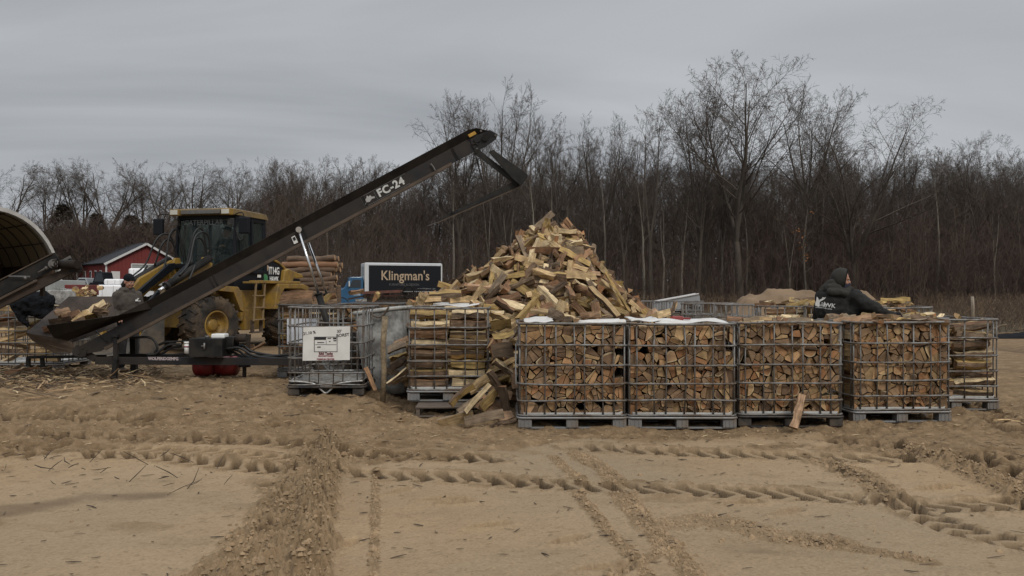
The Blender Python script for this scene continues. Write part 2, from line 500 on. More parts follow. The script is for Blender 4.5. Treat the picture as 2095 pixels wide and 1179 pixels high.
# ================================================================== GROUND
_tab = np.random.RandomState(3).rand(512, 512).astype(np.float32)
def vnoise(x, y, seed=0):
    xi = np.floor(x).astype(int); yi = np.floor(y).astype(int)
    fx = x - xi; fy = y - yi
    fx = fx * fx * (3 - 2 * fx); fy = fy * fy * (3 - 2 * fy)
    a = _tab[(xi + seed * 37) % 512, (yi + seed * 91) % 512]; b = _tab[(xi + 1 + seed * 37) % 512, (yi + seed * 91) % 512]
    c = _tab[(xi + seed * 37) % 512, (yi + 1 + seed * 91) % 512]; d = _tab[(xi + 1 + seed * 37) % 512, (yi + 1 + seed * 91) % 512]
    return (a * (1 - fx) + b * fx) * (1 - fy) + (c * (1 - fx) + d * fx) * fy - 0.5
def fbm(x, y, oct=4, seed=0, gain=0.55):
    s = 0; a = 1.0
    for i in range(oct):
        s = s + a * vnoise(x * 2 ** i + i * 17.3, y * 2 ** i + i * 5.1, seed + i)
        a *= gain
    return s
def G(px, py):
    Y = CAM_H * F_PX / (py - HOR)
    return ((px - 1047.5) * Y / F_PX, Y)
def along(X, Y, pts):
    """distance (signed) and arc length to a polyline"""
    best = np.full(X.shape, 1e9); sd = np.zeros(X.shape); ss = np.zeros(X.shape)
    acc = 0.0
    for (x0, y0), (x1, y1) in zip(pts[:-1], pts[1:]):
        dx_, dy_ = x1 - x0, y1 - y0
        L = math.hypot(dx_, dy_)
        tr = ((X - x0) * dx_ + (Y - y0) * dy_) / L ** 2
        t = np.clip(tr, 0, 1)
        qx = X - x0 - dx_ * t; qy = Y - y0 - dy_ * t
        d = np.hypot(qx, qy)
        m = d < best
        best = np.where(m, d, best)
        sd = np.where(m, np.sign((X - x0) * dy_ - (Y - y0) * dx_) * d, sd)
        ss = np.where(m, acc + t * L, ss)
        acc += L
    return sd, ss
LUG_TRACKS = [
    ([(1940, 706), (2095, 722), (2300, 745)], 0.3, 0.08, 0.25, 0.8),
    ([(1960, 745), (2095, 772), (2300, 810)], 0.25, 0.08, 0.25, -0.8),   # photo polylines, half width, depth, pitch, slant
    ([(-260, 925), (300, 934), (480, 955), (690, 966), (850, 975), (1100, 990), (1300, 1003), (1500, 1010), (1750, 1020), (1900, 1038), (2150, 1030), (2400, 1015)], 0.17, 0.058, 0.195, 0.8),
    ([(1180, 917), (1400, 927), (1600, 934), (1780, 942), (1960, 936), (2200, 925)], 0.19, 0.06, 0.20, 0.6),
    ([(1690, 965), (1840, 1035), (1960, 1085), (2150, 1130), (2400, 1190)], 0.13, 0.045, 0.16, -0.7),
    ([(-260, 880), (200, 892), (560, 905), (760, 930), (1000, 940)], 0.20, 0.05, 0.19, 0.8),
    ([(-260, 905), (120, 915), (420, 925), (620, 945)], 0.15, 0.05, 0.17, -0.8),
    ([(-260, 848), (200, 858), (560, 868)], 0.2, 0.05, 0.2, -0.8),
    ([(560, 990), (585, 1035), (560, 1100)], 0.12, 0.03, 0.12, 0.1),
    ([(1700, 900), (1900, 925), (2095, 975), (2300, 1030)], 0.22, 0.06, 0.22, 0.6),
    ([(1950, 820), (2095, 880), (2300, 940)], 0.24, 0.06, 0.22, 0.6),
]
RIDGES = [       # loose churned sand: polyline, half width, height, clod size
    ([(672, 905), (664, 960), (654, 1020), (646, 1080), (636, 1200), (628, 1300)], 0.11, 0.10, 24),
    ([(655, 925), (625, 1000), (585, 1060), (545, 1120), (490, 1190), (430, 1300)], 0.27, 0.060, 24),
    ([(768, 960), (768, 1060), (764, 1200), (760, 1300)], 0.028, 0.022, 34),
    ([(1180, 1010), (1250, 1095), (1330, 1185), (1400, 1300)], 0.045, 0.03, 30),
    ([(1270, 1015), (1320, 1070), (1370, 1120), (1420, 1185)], 0.09, 0.025, 26),
    ([(1130, 935), (1165, 965), (1200, 992)], 0.05, 0.03, 24),
    ([(1180, 930), (1240, 965), (1262, 990)], 0.09, 0.035, 22),
    ([(1330, 1080), (1450, 1068), (1600, 1104), (1700, 1112)], 0.15, 0.016, 30),
    ([(1640, 1112), (1800, 1132), (1900, 1150)], 0.07, 0.018, 30),
    ([(1680, 950), (1760, 975), (1830, 1020)], 0.13, 0.04, 20),
    ([(1850, 915), (1950, 955), (2060, 1000), (2200, 1060)], 0.16, 0.06, 18),
    ([(1380, 1120), (1300, 1160), (1240, 1190)], 0.05, 0.02, 24),
]
FOOTPRINTS = [(1003, 1078, 0.4), (930, 1030, 0.3), (815, 1006, 0.9), (1163, 1108, 0.6), (1232, 1166, 0.2), (1275, 1170, 1.0), (1610, 1052, 0.5),
              (1905, 1002, 0.1), (1930, 998, 0.1), (905, 1023, 0.2), (1520, 1033, 0.1), (700, 1120, 1.2)]
_bx = [G(p, q) for p, q in [(-600, 930), (0, 924), (300, 913), (560, 903), (700, 928), (900, 938), (1050, 930), (1250, 908), (1700, 905), (1830, 925), (1960, 950), (2095, 1005), (2400, 1060)]]
_bX = np.array([b[0] for b in _bx]); _bY = np.array([b[1] for b in _bx])

def ground_detail(X, Y):
    """(height, churned soil 0..1, damp 0..1)"""
    near = 1 - sstep((Y - 14) / 6)
    z = np.zeros(X.shape)
    z += 0.02 * fbm(X * 0.7, Y * 0.7, 3, 1) * near
    wob = fbm(X * 1.6, Y * 2.4, 3, 5)
    bnd = np.interp(X, _bX, _bY) + 0.9 * wob
    churn = sstep((Y - bnd) / 0.35 + 0.5)
    # patches of churned soil scattered over the smooth sand
    patch = sstep((fbm(X * 0.9 + 40, Y * 1.6, 4, 9) - 0.30) / 0.12) * 0.6
    rough = np.maximum(churn, patch * (1 - sstep((5.2 - Y) / 0.6) * 0.7))
    cl = fbm(X * 9, Y * 11, 4, 11, 0.62)
    cl2 = fbm(X * 3.2, Y * 4.2, 3, 21)
    z += rough * (0.040 * cl + 0.045 * cl2) * near * (0.85 + 0.45 * sstep((Y - 7.6) / 1.5))
    soil = rough.copy()
    # smooth sand: faint scuffs
    z += (1 - rough) * (0.004 * fbm(X * 14, Y * 14, 3, 31) + 0.006 * fbm(X * 2.5, Y * 2.5, 2, 33)) * near
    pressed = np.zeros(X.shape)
    for pts, w, dep, pitch, slant in LUG_TRACKS:
        P = [G(*p) for p in pts]
        sd_, s_ = along(X, Y, P)
        wv = 0.25 * fbm(X * 2.0, Y * 2.0, 2, 41) * w
        d = (sd_ + wv) / w
        band = sstep((1.0 - np.abs(d)) / 0.10)
        ph = s_ / pitch + slant * np.abs(d) + 0.10 * fbm(X * 3, Y * 3, 2, 43)
        lug = sstep((np.abs((ph % 1.0) - 0.5) - 0.20) / 0.06)
        keep = sstep((fbm(X * 1.2, Y * 1.2, 2, 47) + 0.40) / 0.2)
        z += (-2.2 * dep * band * (0.14 + 0.86 * lug) + 0.5 * dep * np.exp(-((np.abs(d) - 1.22) / 0.2) ** 2) * (0.5 + cl)) * keep
        soil = np.maximum(soil, band * keep * (0.25 + 0.7 * lug))
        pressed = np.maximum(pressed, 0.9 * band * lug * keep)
        soil = np.maximum(soil, 0.8 * np.exp(-((np.abs(d) - 1.2) / 0.2) ** 2) * keep * sstep((cl + 0.15) / 0.2))
    for pts, w, hgt, cs in RIDGES:
        P = [G(*p) for p in pts]
        sd_, s_ = along(X, Y, P)
        ww = w * (1 + 0.5 * fbm(X * 3, Y * 3, 3, 51))
        band = np.exp(-(sd_ / ww) ** 4)
        clod = np.abs(fbm(X * cs * 0.8, Y * cs * 0.8, 3, 61, 0.7))
        z += hgt * (1.0 if w > 0.1 else 0.6) * band * (0.25 + 1.9 * clod)
        edge = sstep((band - 0.15 + 0.6 * (clod - 0.2)) / 0.3)
        soil = np.maximum(soil, (0.6 if w > 0.1 else 0.85) * edge)
    for px, py, a in FOOTPRINTS:
        fx, fy = G(px, py)
        ca, sa = math.cos(a), math.sin(a)
        u = ((X - fx) * ca + (Y - fy) * sa) / 0.145; v = (-(X - fx) * sa + (Y - fy) * ca) / (0.048 + 0.012 * u)
        r = np.sqrt(u * u + v * v)
        z += -0.032 * sstep((1.1 - r) / 0.22) + 0.016 * np.exp(-((r - 1.3) / 0.2) ** 2)
    sdp, ssp = along(X, Y, [G(-160, 1070), G(60, 1040), G(170, 1016), G(320, 1012)])
    damp = 1.1 * np.exp(-(sdp / np.interp(ssp, [0, .5, 1.0, 1.7], [0.30, 0.24, 0.16, 0.09])) ** 2)
    dx1, dy1 = G(480, 935)
    damp = np.maximum(damp, 0.7 * np.exp(-(((X - dx1) / 0.5) ** 2 + ((Y - dy1) / 0.22) ** 2)))
    damp = sstep(damp + 0.8 * fbm(X * 1.6, Y * 4, 5, 71) - 0.12)
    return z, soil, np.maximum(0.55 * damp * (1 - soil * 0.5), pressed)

def axis_grid(segs):
    a = []
    for lo, hi, st in segs:
        a.append(np.arange(lo, hi, st))
    return np.concatenate(a)
gx = np.concatenate([-np.geomspace(420, 7.4, 60), axis_grid([(-7.2, -5.2, 0.025), (-5.2, 5.2, 0.0125), (5.2, 7.2, 0.025)]), np.geomspace(7.2, 420, 60)])
gy = np.concatenate([np.linspace(-40, 2.4, 24), axis_grid([(2.6, 3.9, 0.03), (3.9, 7.3, 0.0105), (7.3, 9.4, 0.02), (9.4, 14, 0.05)]), np.geomspace(14, 700, 80)])
GX, GY = np.meshgrid(gx, gy)
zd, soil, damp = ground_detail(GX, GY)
GZ = ground_base(GX, GY) + zd
nx_, ny_ = len(gx), len(gy)
idx = np.arange(nx_ * ny_).reshape(ny_, nx_)
quads = np.stack([idx[:-1, :-1], idx[:-1, 1:], idx[1:, 1:], idx[1:, :-1]], -1).reshape(-1, 4)

def ground_material():
    m = bpy.data.materials.new('sandy_yard'); m.use_nodes = True
    t = m.node_tree; N = t.nodes; L = t.links
    b = N['Principled BSDF']; b.inputs['Roughness'].default_value = 0.95
    b.inputs['Specular IOR Level'].default_value = 0.15
    def noise(scale, detail=5, rough=0.6, vec=None, stretch=None):
        n = N.new('ShaderNodeTexNoise'); n.inputs['Scale'].default_value = scale
        n.inputs['Detail'].default_value = detail; n.inputs['Roughness'].default_value = rough
        if stretch:
            mm = N.new('ShaderNodeMapping'); mm.inputs['Scale'].default_value = stretch
            L.new(tc.outputs['Object'], mm.inputs[0]); L.new(mm.outputs[0], n.inputs['Vector'])
        else:
            L.new(tc.outputs['Object'], n.inputs['Vector'])
        return n
    def mix(fac, a, bb):
        x = N.new('ShaderNodeMix'); x.data_type = 'RGBA'
        for sock, val in (('Factor', fac), ('A', a), ('B', bb)):
            if isinstance(val, (int, float)): x.inputs[sock].default_value = val
            elif isinstance(val, tuple): x.inputs[sock].default_value = (*val, 1)
            else: L.new(val, x.inputs[sock])
        return x.outputs['Result']
    def ramp(src, p0, p1, lo=0.0, hi=1.0):
        r = N.new('ShaderNodeMapRange'); r.inputs['From Min'].default_value = p0; r.inputs['From Max'].default_value = p1
        r.inputs['To Min'].default_value = lo; r.inputs['To Max'].default_value = hi
        L.new(src, r.inputs['Value']); return r.outputs[0]
    tc = N.new('ShaderNodeTexCoord')
    at_ = N.new('ShaderNodeAttribute'); at_.attribute_name = 'soil'
    sp = N.new('ShaderNodeSeparateXYZ'); L.new(at_.outputs['Color'], sp.inputs[0])
    big = noise(0.55, 5, 0.55)
    fine = noise(55, 6, 0.75)
    mid = noise(7, 5, 0.65)
    sand = mix(ramp(big.outputs['Fac'], 0.35, 0.65), (0.298, 0.206, 0.118), (0.345, 0.250, 0.153))
    sand = mix(ramp(mid.outputs['Fac'], 0.45, 0.75, 0, 0.5), sand, (0.240, 0.165, 0.095))
    sand = mix(ramp(noise(0.22, 4, 0.5).outputs['Fac'], 0.42, 0.62, 0, 0.75), sand, (0.250, 0.192, 0.128))
    mud = mix(ramp(mid.outputs['Fac'], 0.3, 0.7), (0.168, 0.111, 0.062), (0.290, 0.203, 0.119))
    strk = noise(1.0, 6, 0.7, stretch=(2.2, 7.0, 1))
    mud = mix(ramp(strk.outputs['Fac'], 0.40, 0.62, 0, 0.75), mud, (0.125, 0.080, 0.043))
    strw = noise(1.0, 5, 0.7, stretch=(9, 34, 1))
    mud = mix(ramp(strw.outputs['Fac'], 0.60, 0.74, 0, 0.6), mud, (0.37, 0.275, 0.165))
    c = mix(sp.outputs[0], sand, mud)
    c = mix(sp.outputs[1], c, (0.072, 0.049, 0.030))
    # beyond the yard: grass, dead leaves
    lit = mix(ramp(noise(0.8, 6).outputs['Fac'], 0.35, 0.65), (0.080, 0.058, 0.037), (0.066, 0.054, 0.030))
    c = mix(sp.outputs[2], c, lit)
    sp_f = N.new('ShaderNodeVectorMath'); sp_f.operation = 'SCALE'
    L.new(c, sp_f.inputs[0]); L.new(ramp(fine.outputs['Fac'], 0.25, 0.75, 0.74, 1.22), sp_f.inputs['Scale'])
    L.new(sp_f.outputs[0], b.inputs['Base Color'])
    bp = N.new('ShaderNodeBump'); bp.inputs['Strength'].default_value = 0.5; bp.inputs['Distance'].default_value = 0.012
    ad = N.new('ShaderNodeMath'); ad.operation = 'ADD'
    L.new(fine.outputs['Fac'], ad.inputs[0]); L.new(mid.outputs['Fac'], ad.inputs[1])
    L.new(ad.outputs[0], bp.inputs['Height']); L.new(bp.outputs[0], b.inputs['Normal'])
    return m
M['ground'] = ground_material()
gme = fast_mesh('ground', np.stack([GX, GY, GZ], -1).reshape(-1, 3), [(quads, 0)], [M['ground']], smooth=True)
wild = sstep((GY - 33 + 6 * fbm(GX * 0.12, GY * 0.12, 3, 81)) / 8) 
wild = np.maximum(wild, sstep((GY - 24) / 5) * sstep((-13.5 - GX) / 3))
wild = np.maximum(wild, sstep((GY - 24.5 + 2 * fbm(GX * 0.5, GY * 0.5, 3, 83)) / 2) * sstep((GX - 9) / 3))
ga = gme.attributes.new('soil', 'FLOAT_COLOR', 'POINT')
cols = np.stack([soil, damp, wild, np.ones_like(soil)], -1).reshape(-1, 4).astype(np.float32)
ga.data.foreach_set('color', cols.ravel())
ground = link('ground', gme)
ground['kind'] = 'structure'

def surf(x, y):
    """ground height with its tracks and clods"""
    z_, _, _ = ground_detail(np.array([[float(x)]]), np.array([[float(y)]]))
    return float(ground_base(x, y) + z_[0, 0])
def surf_many(x, y):
    z_, s_, _ = ground_detail(np.array([x]), np.array([y]))
    return ground_base(np.array(x), np.array(y)) + z_[0], s_[0]

# clods, twigs and splinters lying about: stuff nobody could count
def clods():
    rs = np.random.RandomState(5)
    n = 15000
    x = rs.uniform(-6.5, 6.5, n); y = rs.uniform(3.4, 10.5, n)
    # extra along the ridges
    ex, ey = [], []
    for (pts, w, hgt, cs) in RIDGES:
        P = [G(*p) for p in pts]
        for (x0, y0), (x1, y1) in zip(P[:-1], P[1:]):
            k = int(1500 * math.hypot(x1 - x0, y1 - y0) * min(1, w * 5))
            t = rs.rand(k)
            ex.append(x0 + (x1 - x0) * t + rs.normal(0, w * 0.62, k)); ey.append(y0 + (y1 - y0) * t + rs.normal(0, w * 0.62, k))
    x = np.concatenate([x] + ex); y = np.concatenate([y] + ey)
    z, s = surf_many(x, y)
    keep = rs.rand(len(x)) < np.where(np.arange(len(x)) < n, 0.012 + 0.55 * s, 0.2 + 0.8 * s)
    keep &= y > 3.3
    x, y, z = x[keep], y[keep], z[keep]
    k = len(x)
    r = rs.gamma(1.4, 0.0042, k) + 0.0022
    r = np.minimum(r, 0.026)
    base = np.array([(1, 0, 0), (-1, 0, 0), (0, 1, 0), (0, -1, 0), (0, 0, 1), (0.7, 0.7, .3), (-.7, .6, .4), (0.6, -.7, .5), (-.6, -.7, .3)])
    base = np.array([(1, 0, -.2), (.45, .85, -.1), (-.5, .8, -.2), (-1, .05, -.1), (-.45, -.9, -.2), (.55, -.8, -.1), (.45, .3, .75), (-.4, .35, .8), (0, -.5, .75)])
    F3 = [(0, 1, 6), (1, 2, 7), (1, 7, 6), (2, 3, 7), (3, 4, 8), (3, 8, 7), (4, 5, 8), (5, 0, 6), (5, 6, 8), (6, 7, 8)]
    jit = 1 + rs.uniform(-0.35, 0.35, (k, 9, 3))
    an = rs.uniform(0, 6.28, k); ca, sa = np.cos(an), np.sin(an)
    b = base[None] * jit * r[:, None, None]
    vx = b[..., 0] * ca[:, None] - b[..., 1] * sa[:, None] + x[:, None]
    vy = b[..., 0] * sa[:, None] + b[..., 1] * ca[:, None] + y[:, None]
    vz = b[..., 2] * rs.uniform(0.6, 1.0, k)[:, None] + z[:, None] - 0.1 * r[:, None]
    V = np.stack([vx, vy, vz], -1).reshape(-1, 3)
    F = (np.array(F3)[None] + (np.arange(k) * 9)[:, None, None]).reshape(-1, 3)
    m = mat('damp_sand_clod', (0.275, 0.19, 0.11), 0.95, 0, 0.3, 5, bump=0.5, bscale=60)
    o = link('sand_clods', fast_mesh('sand_clods', V, [(F, 0)], [m]))
    prop(o, 'loose brown sand clods crumbled along the tracks and ridges', 'soil clods', kind='stuff')
clods()

def sticks(name, label, cat, n, xr, yr, lens, rad, cols, pick=None, seed=1, lift=0.004, flat=1.0, tilt=0.06):
    """thin straight slivers as four-sided prisms lying on the soil"""
    rs = np.random.RandomState(seed)
    x, y = (pick(rs, n) if pick else (rs.uniform(*xr, n), rs.uniform(*yr, n)))
    z, s = surf_many(x, y)
    L = rs.uniform(*lens, n) * rs.uniform(0.4, 1, n); r = rs.uniform(*rad, n)
    an = rs.normal(0, 1.0, n)
    d = np.stack([np.cos(an), np.sin(an), rs.normal(0, tilt, n)], -1)
    d /= np.linalg.norm(d, axis=1)[:, None]
    w = np.stack([-np.sin(an), np.cos(an), np.zeros(n)], -1)
    up = np.cross(d, w) * -1
    up *= np.sign(up[:, 2:3] + 1e-9)
    c = np.stack([x, y, z + lift + r * flat * 0.5], -1) + (lift if np.isscalar(lift) else 0)
    bend = rs.normal(0, 0.06, n) * L
    rings = []
    for t, k, bb in ((-0.5, 0.6, 0), (0.0, 1.0, 1), (0.5, 0.5, 0)):
        cc = c + d * (L * t)[:, None] + w * (bend * bb)[:, None]
        for a, b_ in ((-1, -1), (1, -1), (1, 1), (-1, 1)):
            rings.append(cc + w * (a * r * k)[:, None] + up * (b_ * r * k * flat)[:, None])
    V = np.stack(rings, 1)
    q = []
    for i in range(2):
        for k in range(4):
            q.append((i * 4 + k, i * 4 + (k + 1) % 4, i * 4 + 4 + (k + 1) % 4, i * 4 + 4 + k))
    q += [(3, 2, 1, 0), (8, 9, 10, 11)]
    F = (np.array(q)[None] + (np.arange(n) * 12)[:, None, None]).reshape(-1, 4)
    mi = np.repeat(rs.randint(0, len(cols), n), len(q))
    o = link(name, fast_mesh(name, V.reshape(-1, 3), [(F, mi)], cols))
    prop(o, label, cat, kind='stuff')
dark_bark = mat('dark_twig_bark', (0.055, 0.042, 0.030), 0.95, 0, 0.3)
mid_bark = mat('brown_twig_bark', (0.12, 0.085, 0.055), 0.95, 0, 0.3)
pale_chip = mat('pale_wood_sliver', (0.52, 0.40, 0.24), 0.9, 0, 0.2)
tan_chip = mat('tan_wood_sliver', (0.36, 0.24, 0.135), 0.9, 0, 0.25)
sticks('scattered_twigs', 'dark twigs and bark scraps strewn over the smooth sand', 'twigs', 620, (-5.5, 5.5), (3.6, 8.2), (0.025, 0.13), (0.0015, 0.0045), [dark_bark, mid_bark], seed=4, flat=0.6)
sticks('scattered_wood_chips', 'small pale wood chips scattered over the churned sand', 'wood chips', 900, (-6.5, 6.8), (7.6, 12.5), (0.03, 0.14), (0.003, 0.009), [pale_chip, tan_chip, mid_bark], seed=9, flat=0.4)
def _spl(rs, n):
    px = np.concatenate([rs.normal(70, 60, n // 2), rs.uniform(-20, 330, n - n // 2)])
    py = np.concatenate([rs.normal(775, 14, n // 2), rs.normal(768, 16, n - n // 2)])
    py = np.clip(py, 738, 815)
    Y = 1.36 * F_PX / (py - HOR)
    return (px - 1047.5) * Y / F_PX, Y
sticks('wood_splinters', 'litter of pale splinters and bark strips under the hopper', 'splinters', 1300, None, None, (0.08, 0.5), (0.004, 0.016), [pale_chip, tan_chip, tan_chip, mid_bark, mid_bark, dark_bark], pick=_spl, seed=12, flat=0.35, tilt=0.22, lift=0.02)
def _und(rs, n):
    px = rs.uniform(300, 1060, n); py = rs.uniform(752, 850, n)
    Y = 1.42 * F_PX / (py - HOR)
    return (px - 1047.5) * Y / F_PX, Y
sticks('bark_scraps', 'bark scraps and slivers trodden into sand round the cages', 'bark scraps', 330, None, None, (0.05, 0.28), (0.004, 0.013), [tan_chip, mid_bark, mid_bark, dark_bark], pick=_und, seed=15, flat=0.4, tilt=0.1)
def _twl(rs, n):
    px = rs.uniform(0, 480, n); py = rs.uniform(930, 1010, n)
    Y = CAM_H * F_PX / (py - HOR)
    return (px - 1047.5) * Y / F_PX, Y
sticks('bent_root_strands', 'thin dark root strands poking from the sand at left', 'roots', 34, None, None, (0.10, 0.35), (0.002, 0.004), [dark_bark], pick=_twl, seed=22, tilt=0.5, lift=0.02)

# ================================================================== TREES
bark_dark = mat('grey_brown_tree_bark', (0.080, 0.065, 0.052), 0.95, 0, 0.3, 2.5, bump=0.4, bscale=12, stretch=(1, 1, 0.25))
bark_pale = mat('pale_grey_tree_bark', (0.165, 0.142, 0.115), 0.95, 0, 0.3, 2.0, stretch=(1, 1, 0.3))
twig_mat = mat('dark_twigs', (0.080, 0.062, 0.049), 0.95, 0, 0.2, 0.6)
twig_red = mat('reddish_twigs', (0.072, 0.047, 0.042), 0.95, 0, 0.25, 0.5)
brush_mat = mat('brown_thicket_stems', (0.078, 0.057, 0.043), 0.95, 0, 0.3, 0.4)
brush_red = mat('reddish_thicket_stems', (0.081, 0.052, 0.041), 0.95, 0, 0.3, 0.4)
dead_grass = mat('dead_grass', (0.16, 0.11, 0.065), 0.95, 0, 0.3, 1.0)
evergreen = mat('dark_evergreen_foliage', (0.070, 0.060, 0.042), 0.95, 0, 0.35, 0.7)
rust_leaf = mat('rusty_dead_leaves', (0.20, 0.085, 0.03), 0.9, 0, 0.3)

def seg_mesh(name, P0, P1, R0, R1, mats, mi=0, sides=3):
    P0 = np.asarray(P0, float); P1 = np.asarray(P1, float); R0 = np.asarray(R0, float); R1 = np.asarray(R1, float)
    n = len(P0)
    d = P1 - P0
    d /= np.linalg.norm(d, axis=1)[:, None] + 1e-9
    ref = np.where(np.abs(d[:, 2:3]) > 0.9, np.array([[1.0, 0, 0]]), np.array([[0, 0, 1.0]]))
    a = np.cross(d, ref); a /= np.linalg.norm(a, axis=1)[:, None] + 1e-9
    b = np.cross(d, a)
    V = np.empty((n, 2 * sides, 3))
    for k in range(sides):
        an = 2 * math.pi * k / sides
        o = a * math.cos(an) + b * math.sin(an)
        V[:, k] = P0 + o * R0[:, None]
        V[:, sides + k] = P1 + o * R1[:, None]
    q = np.array([(k, (k + 1) % sides, sides + (k + 1) % sides, sides + k) for k in range(sides)])
    F = (q[None] + (np.arange(n) * 2 * sides)[:, None, None]).reshape(-1, 4)
    m = mi if np.isscalar(mi) else np.repeat(mi, sides)
    return fast_mesh(name, V.reshape(-1, 3), [(F, m)], mats, smooth=True)

def rnd_dir(rng):
    while True:
        v = Vector((rng.uniform(-1, 1), rng.uniform(-1, 1), rng.uniform(-1, 1)))
        if 0.05 < v.length < 1: return v.normalized()

def make_tree_data(seed, H, fork, leaders, lean, kids, wander, droop=0.0, width=1.0, tw=0.011, bare=0.25, pitch=45, r0=None):
    """bare deciduous tree: (trunk segments, crown segments)"""
    rng = random.Random(seed)
    trunk = []; crown = []
    twig_r = tw
    r0 = r0 or H * 0.0115
    def grow(p, d, L, r, lev, store):
        n = {0: 9, 1: 7, 2: 5, 3: 3, 4: 2}[lev]
        step = L / n
        pts = []
        tr_up = {0: 0.012, 1: 0.035, 2: 0.05, 3: 0.03, 4: 0.0}[lev]
        for i in range(n):
            t1 = (i + 1) / n
            d = (d + rnd_dir(rng) * wander * (0.6 + 0.18 * lev) + Vector((0, 0, tr_up - droop * lev * 0.03))).normalized()
            q = p + d * step
            ra = max(r * (1 - 0.80 * i / n), twig_r * 0.6); rb = max(r * (1 - 0.80 * t1), twig_r * 0.5)
            store.append((p, q, ra, rb))
            pts.append((p, q, d, (i + 0.5) / n, ra))
            p = q
        if lev < 4:
            k = kids[lev]
            for j in range(k):
                t = (bare if lev == 0 else 0.18) + (1 - (bare if lev == 0 else 0.18)) * ((j + rng.random()) / k)
                i = min(n - 1, int(t * n))
                p0, q0, d0, _, ra = pts[i]
                f = t * n - i
                s = p0.lerp(q0, max(0, min(1, f)))
                ax = d0.cross(rnd_dir(rng)).normalized()
                an = math.radians(rng.gauss(pitch, 11) * (1.0 if lev else 0.9))
                dd = (Matrix.Rotation(an, 3, ax) @ d0).normalized()
                ratio = {0: 0.60, 1: 0.52, 2: 0.48, 3: 0.6}[lev]
                LL = L * ratio * (1.12 - 0.62 * t) * rng.uniform(0.7, 1.25) * (width if lev == 0 else 1)
                grow(s, dd, LL, max(ra * rng.uniform(0.45, 0.62), twig_r), lev + 1, crown)
    hf = H * fork
    p = Vector((0, 0, -0.3)); d = Vector((0, 0, 1)); n = 6
    for i in range(n):
        d = (d + rnd_dir(rng) * wander * 0.5 + Vector((0, 0, 0.15))).normalized()
        q = p + d * (hf + 0.3) / n
        ra = r0 * (1.25 - 0.35 * i / n); rb = r0 * (1.25 - 0.35 * (i + 1) / n)
        trunk.append((p, q, ra, rb)); p = q
    a0 = rng.uniform(0, 6.28)
    for k in range(leaders):
        an = a0 + k * 2 * math.pi / max(leaders, 1) + rng.uniform(-0.5, 0.5)
        le = math.radians(lean * rng.uniform(0.5, 1.2)) if leaders > 1 else math.radians(2)
        d = Vector((math.cos(an) * math.sin(le), math.sin(an) * math.sin(le), math.cos(le)))
        LL = (H - hf) * rng.uniform(0.87, 0.97) / math.cos(le * 0.75)
        grow(p.copy(), d, LL, r0 * (0.9 if leaders == 1 else 0.68), 0, trunk)
    zs = sorted(c[1].z for c in crown)
    top = zs[int(len(zs) * 0.9996)]
    k = H / top
    f = lambda L_: (np.array([c[0] for c in L_]) * k, np.array([c[1] for c in L_]) * k, np.array([c[2] for c in L_]), np.array([c[3] for c in L_]))
    return f(trunk), f(crown)

TREE_KINDS = {
    # seed, H, fork, leaders, lean, kids, wander
    'spreading': dict(seed=11, H=20, fork=0.30, leaders=3, lean=12, kids=(12, 8, 6, 4), wander=0.15, pitch=44, width=0.98, bare=0.1, tw=0.010),
    'vase': dict(seed=12, H=20, fork=0.36, leaders=4, lean=15, kids=(10, 7, 6, 3), wander=0.14, pitch=42, width=0.9, bare=0.15),
    'upright': dict(seed=13, H=20, fork=0.36, leaders=2, lean=8, kids=(13, 7, 6, 3), wander=0.12, pitch=42, width=0.85, bare=0.12),
    'slim': dict(seed=14, H=20, fork=0.40, leaders=2, lean=7, kids=(14, 7, 5, 3), wander=0.10, pitch=40, width=0.7, bare=0.15),
    'sinuous': dict(seed=15, H=20, fork=0.42, leaders=5, lean=26, kids=(8, 7, 6, 3), wander=0.20, pitch=46, width=0.95),
    'sinuous_b': dict(seed=16, H=20, fork=0.38, leaders=4, lean=23, kids=(9, 7, 6, 3), wander=0.21, pitch=46, width=0.95),
    'sinuous_c': dict(seed=19, H=20, fork=0.46, leaders=6, lean=30, kids=(7, 7, 6, 3), wander=0.20, pitch=46, width=0.95),
    'broad': dict(seed=17, H=20, fork=0.26, leaders=4, lean=24, kids=(11, 8, 6, 4), wander=0.17, pitch=48, width=0.98, bare=0.12, tw=0.010),
    'upright_b': dict(seed=18, H=20, fork=0.30, leaders=5, lean=18, kids=(9, 7, 5, 3), wander=0.11, pitch=36, width=0.85),
    'pole': dict(seed=20, H=14, fork=0.5, leaders=1, lean=4, kids=(12, 5, 4, 3), wander=0.12, pitch=45, width=0.7, bare=0.1),
    'pole_b': dict(seed=21, H=14, fork=0.4, leaders=2, lean=9, kids=(8, 5, 4, 3), wander=0.12, pitch=42, width=0.75, bare=0.15),
}
TREE_MESH = {}
for k_, kw in TREE_KINDS.items():
    tr, cr_ = make_tree_data(**kw)
    TREE_MESH[k_] = (seg_mesh('trunk_' + k_, *tr, [bark_dark], 0, 7), seg_mesh('crown_' + k_, *cr_, [twig_mat], 0, 3), kw['H'])
_pale = {}
def tree(kind, label, px, Y, top_py, group=None, rot=None, pale=False, sx=1.0, name='bare_tree', cat='tree'):
    tm, cm, H = TREE_MESH[kind]
    x = (px - 1047.5) * Y / F_PX
    h = CAM_H + (HOR - top_py) * Y / F_PX
    z0 = gz(x, Y)
    t = thing(name, label, cat, (x, Y, z0), random.uniform(0, 6.28) if rot is None else rot, group)
    s = (h - z0) / H
    t.scale = (s * sx, s * sx, s)
    if pale:
        if kind not in _pale:
            _pale[kind] = tm.copy(); _pale[kind].materials.clear(); _pale[kind].materials.append(bark_pale)
        tm = _pale[kind]
    link('trunk', tm, t); link('crown', cm, t)
    return t
rt = random.Random(5)
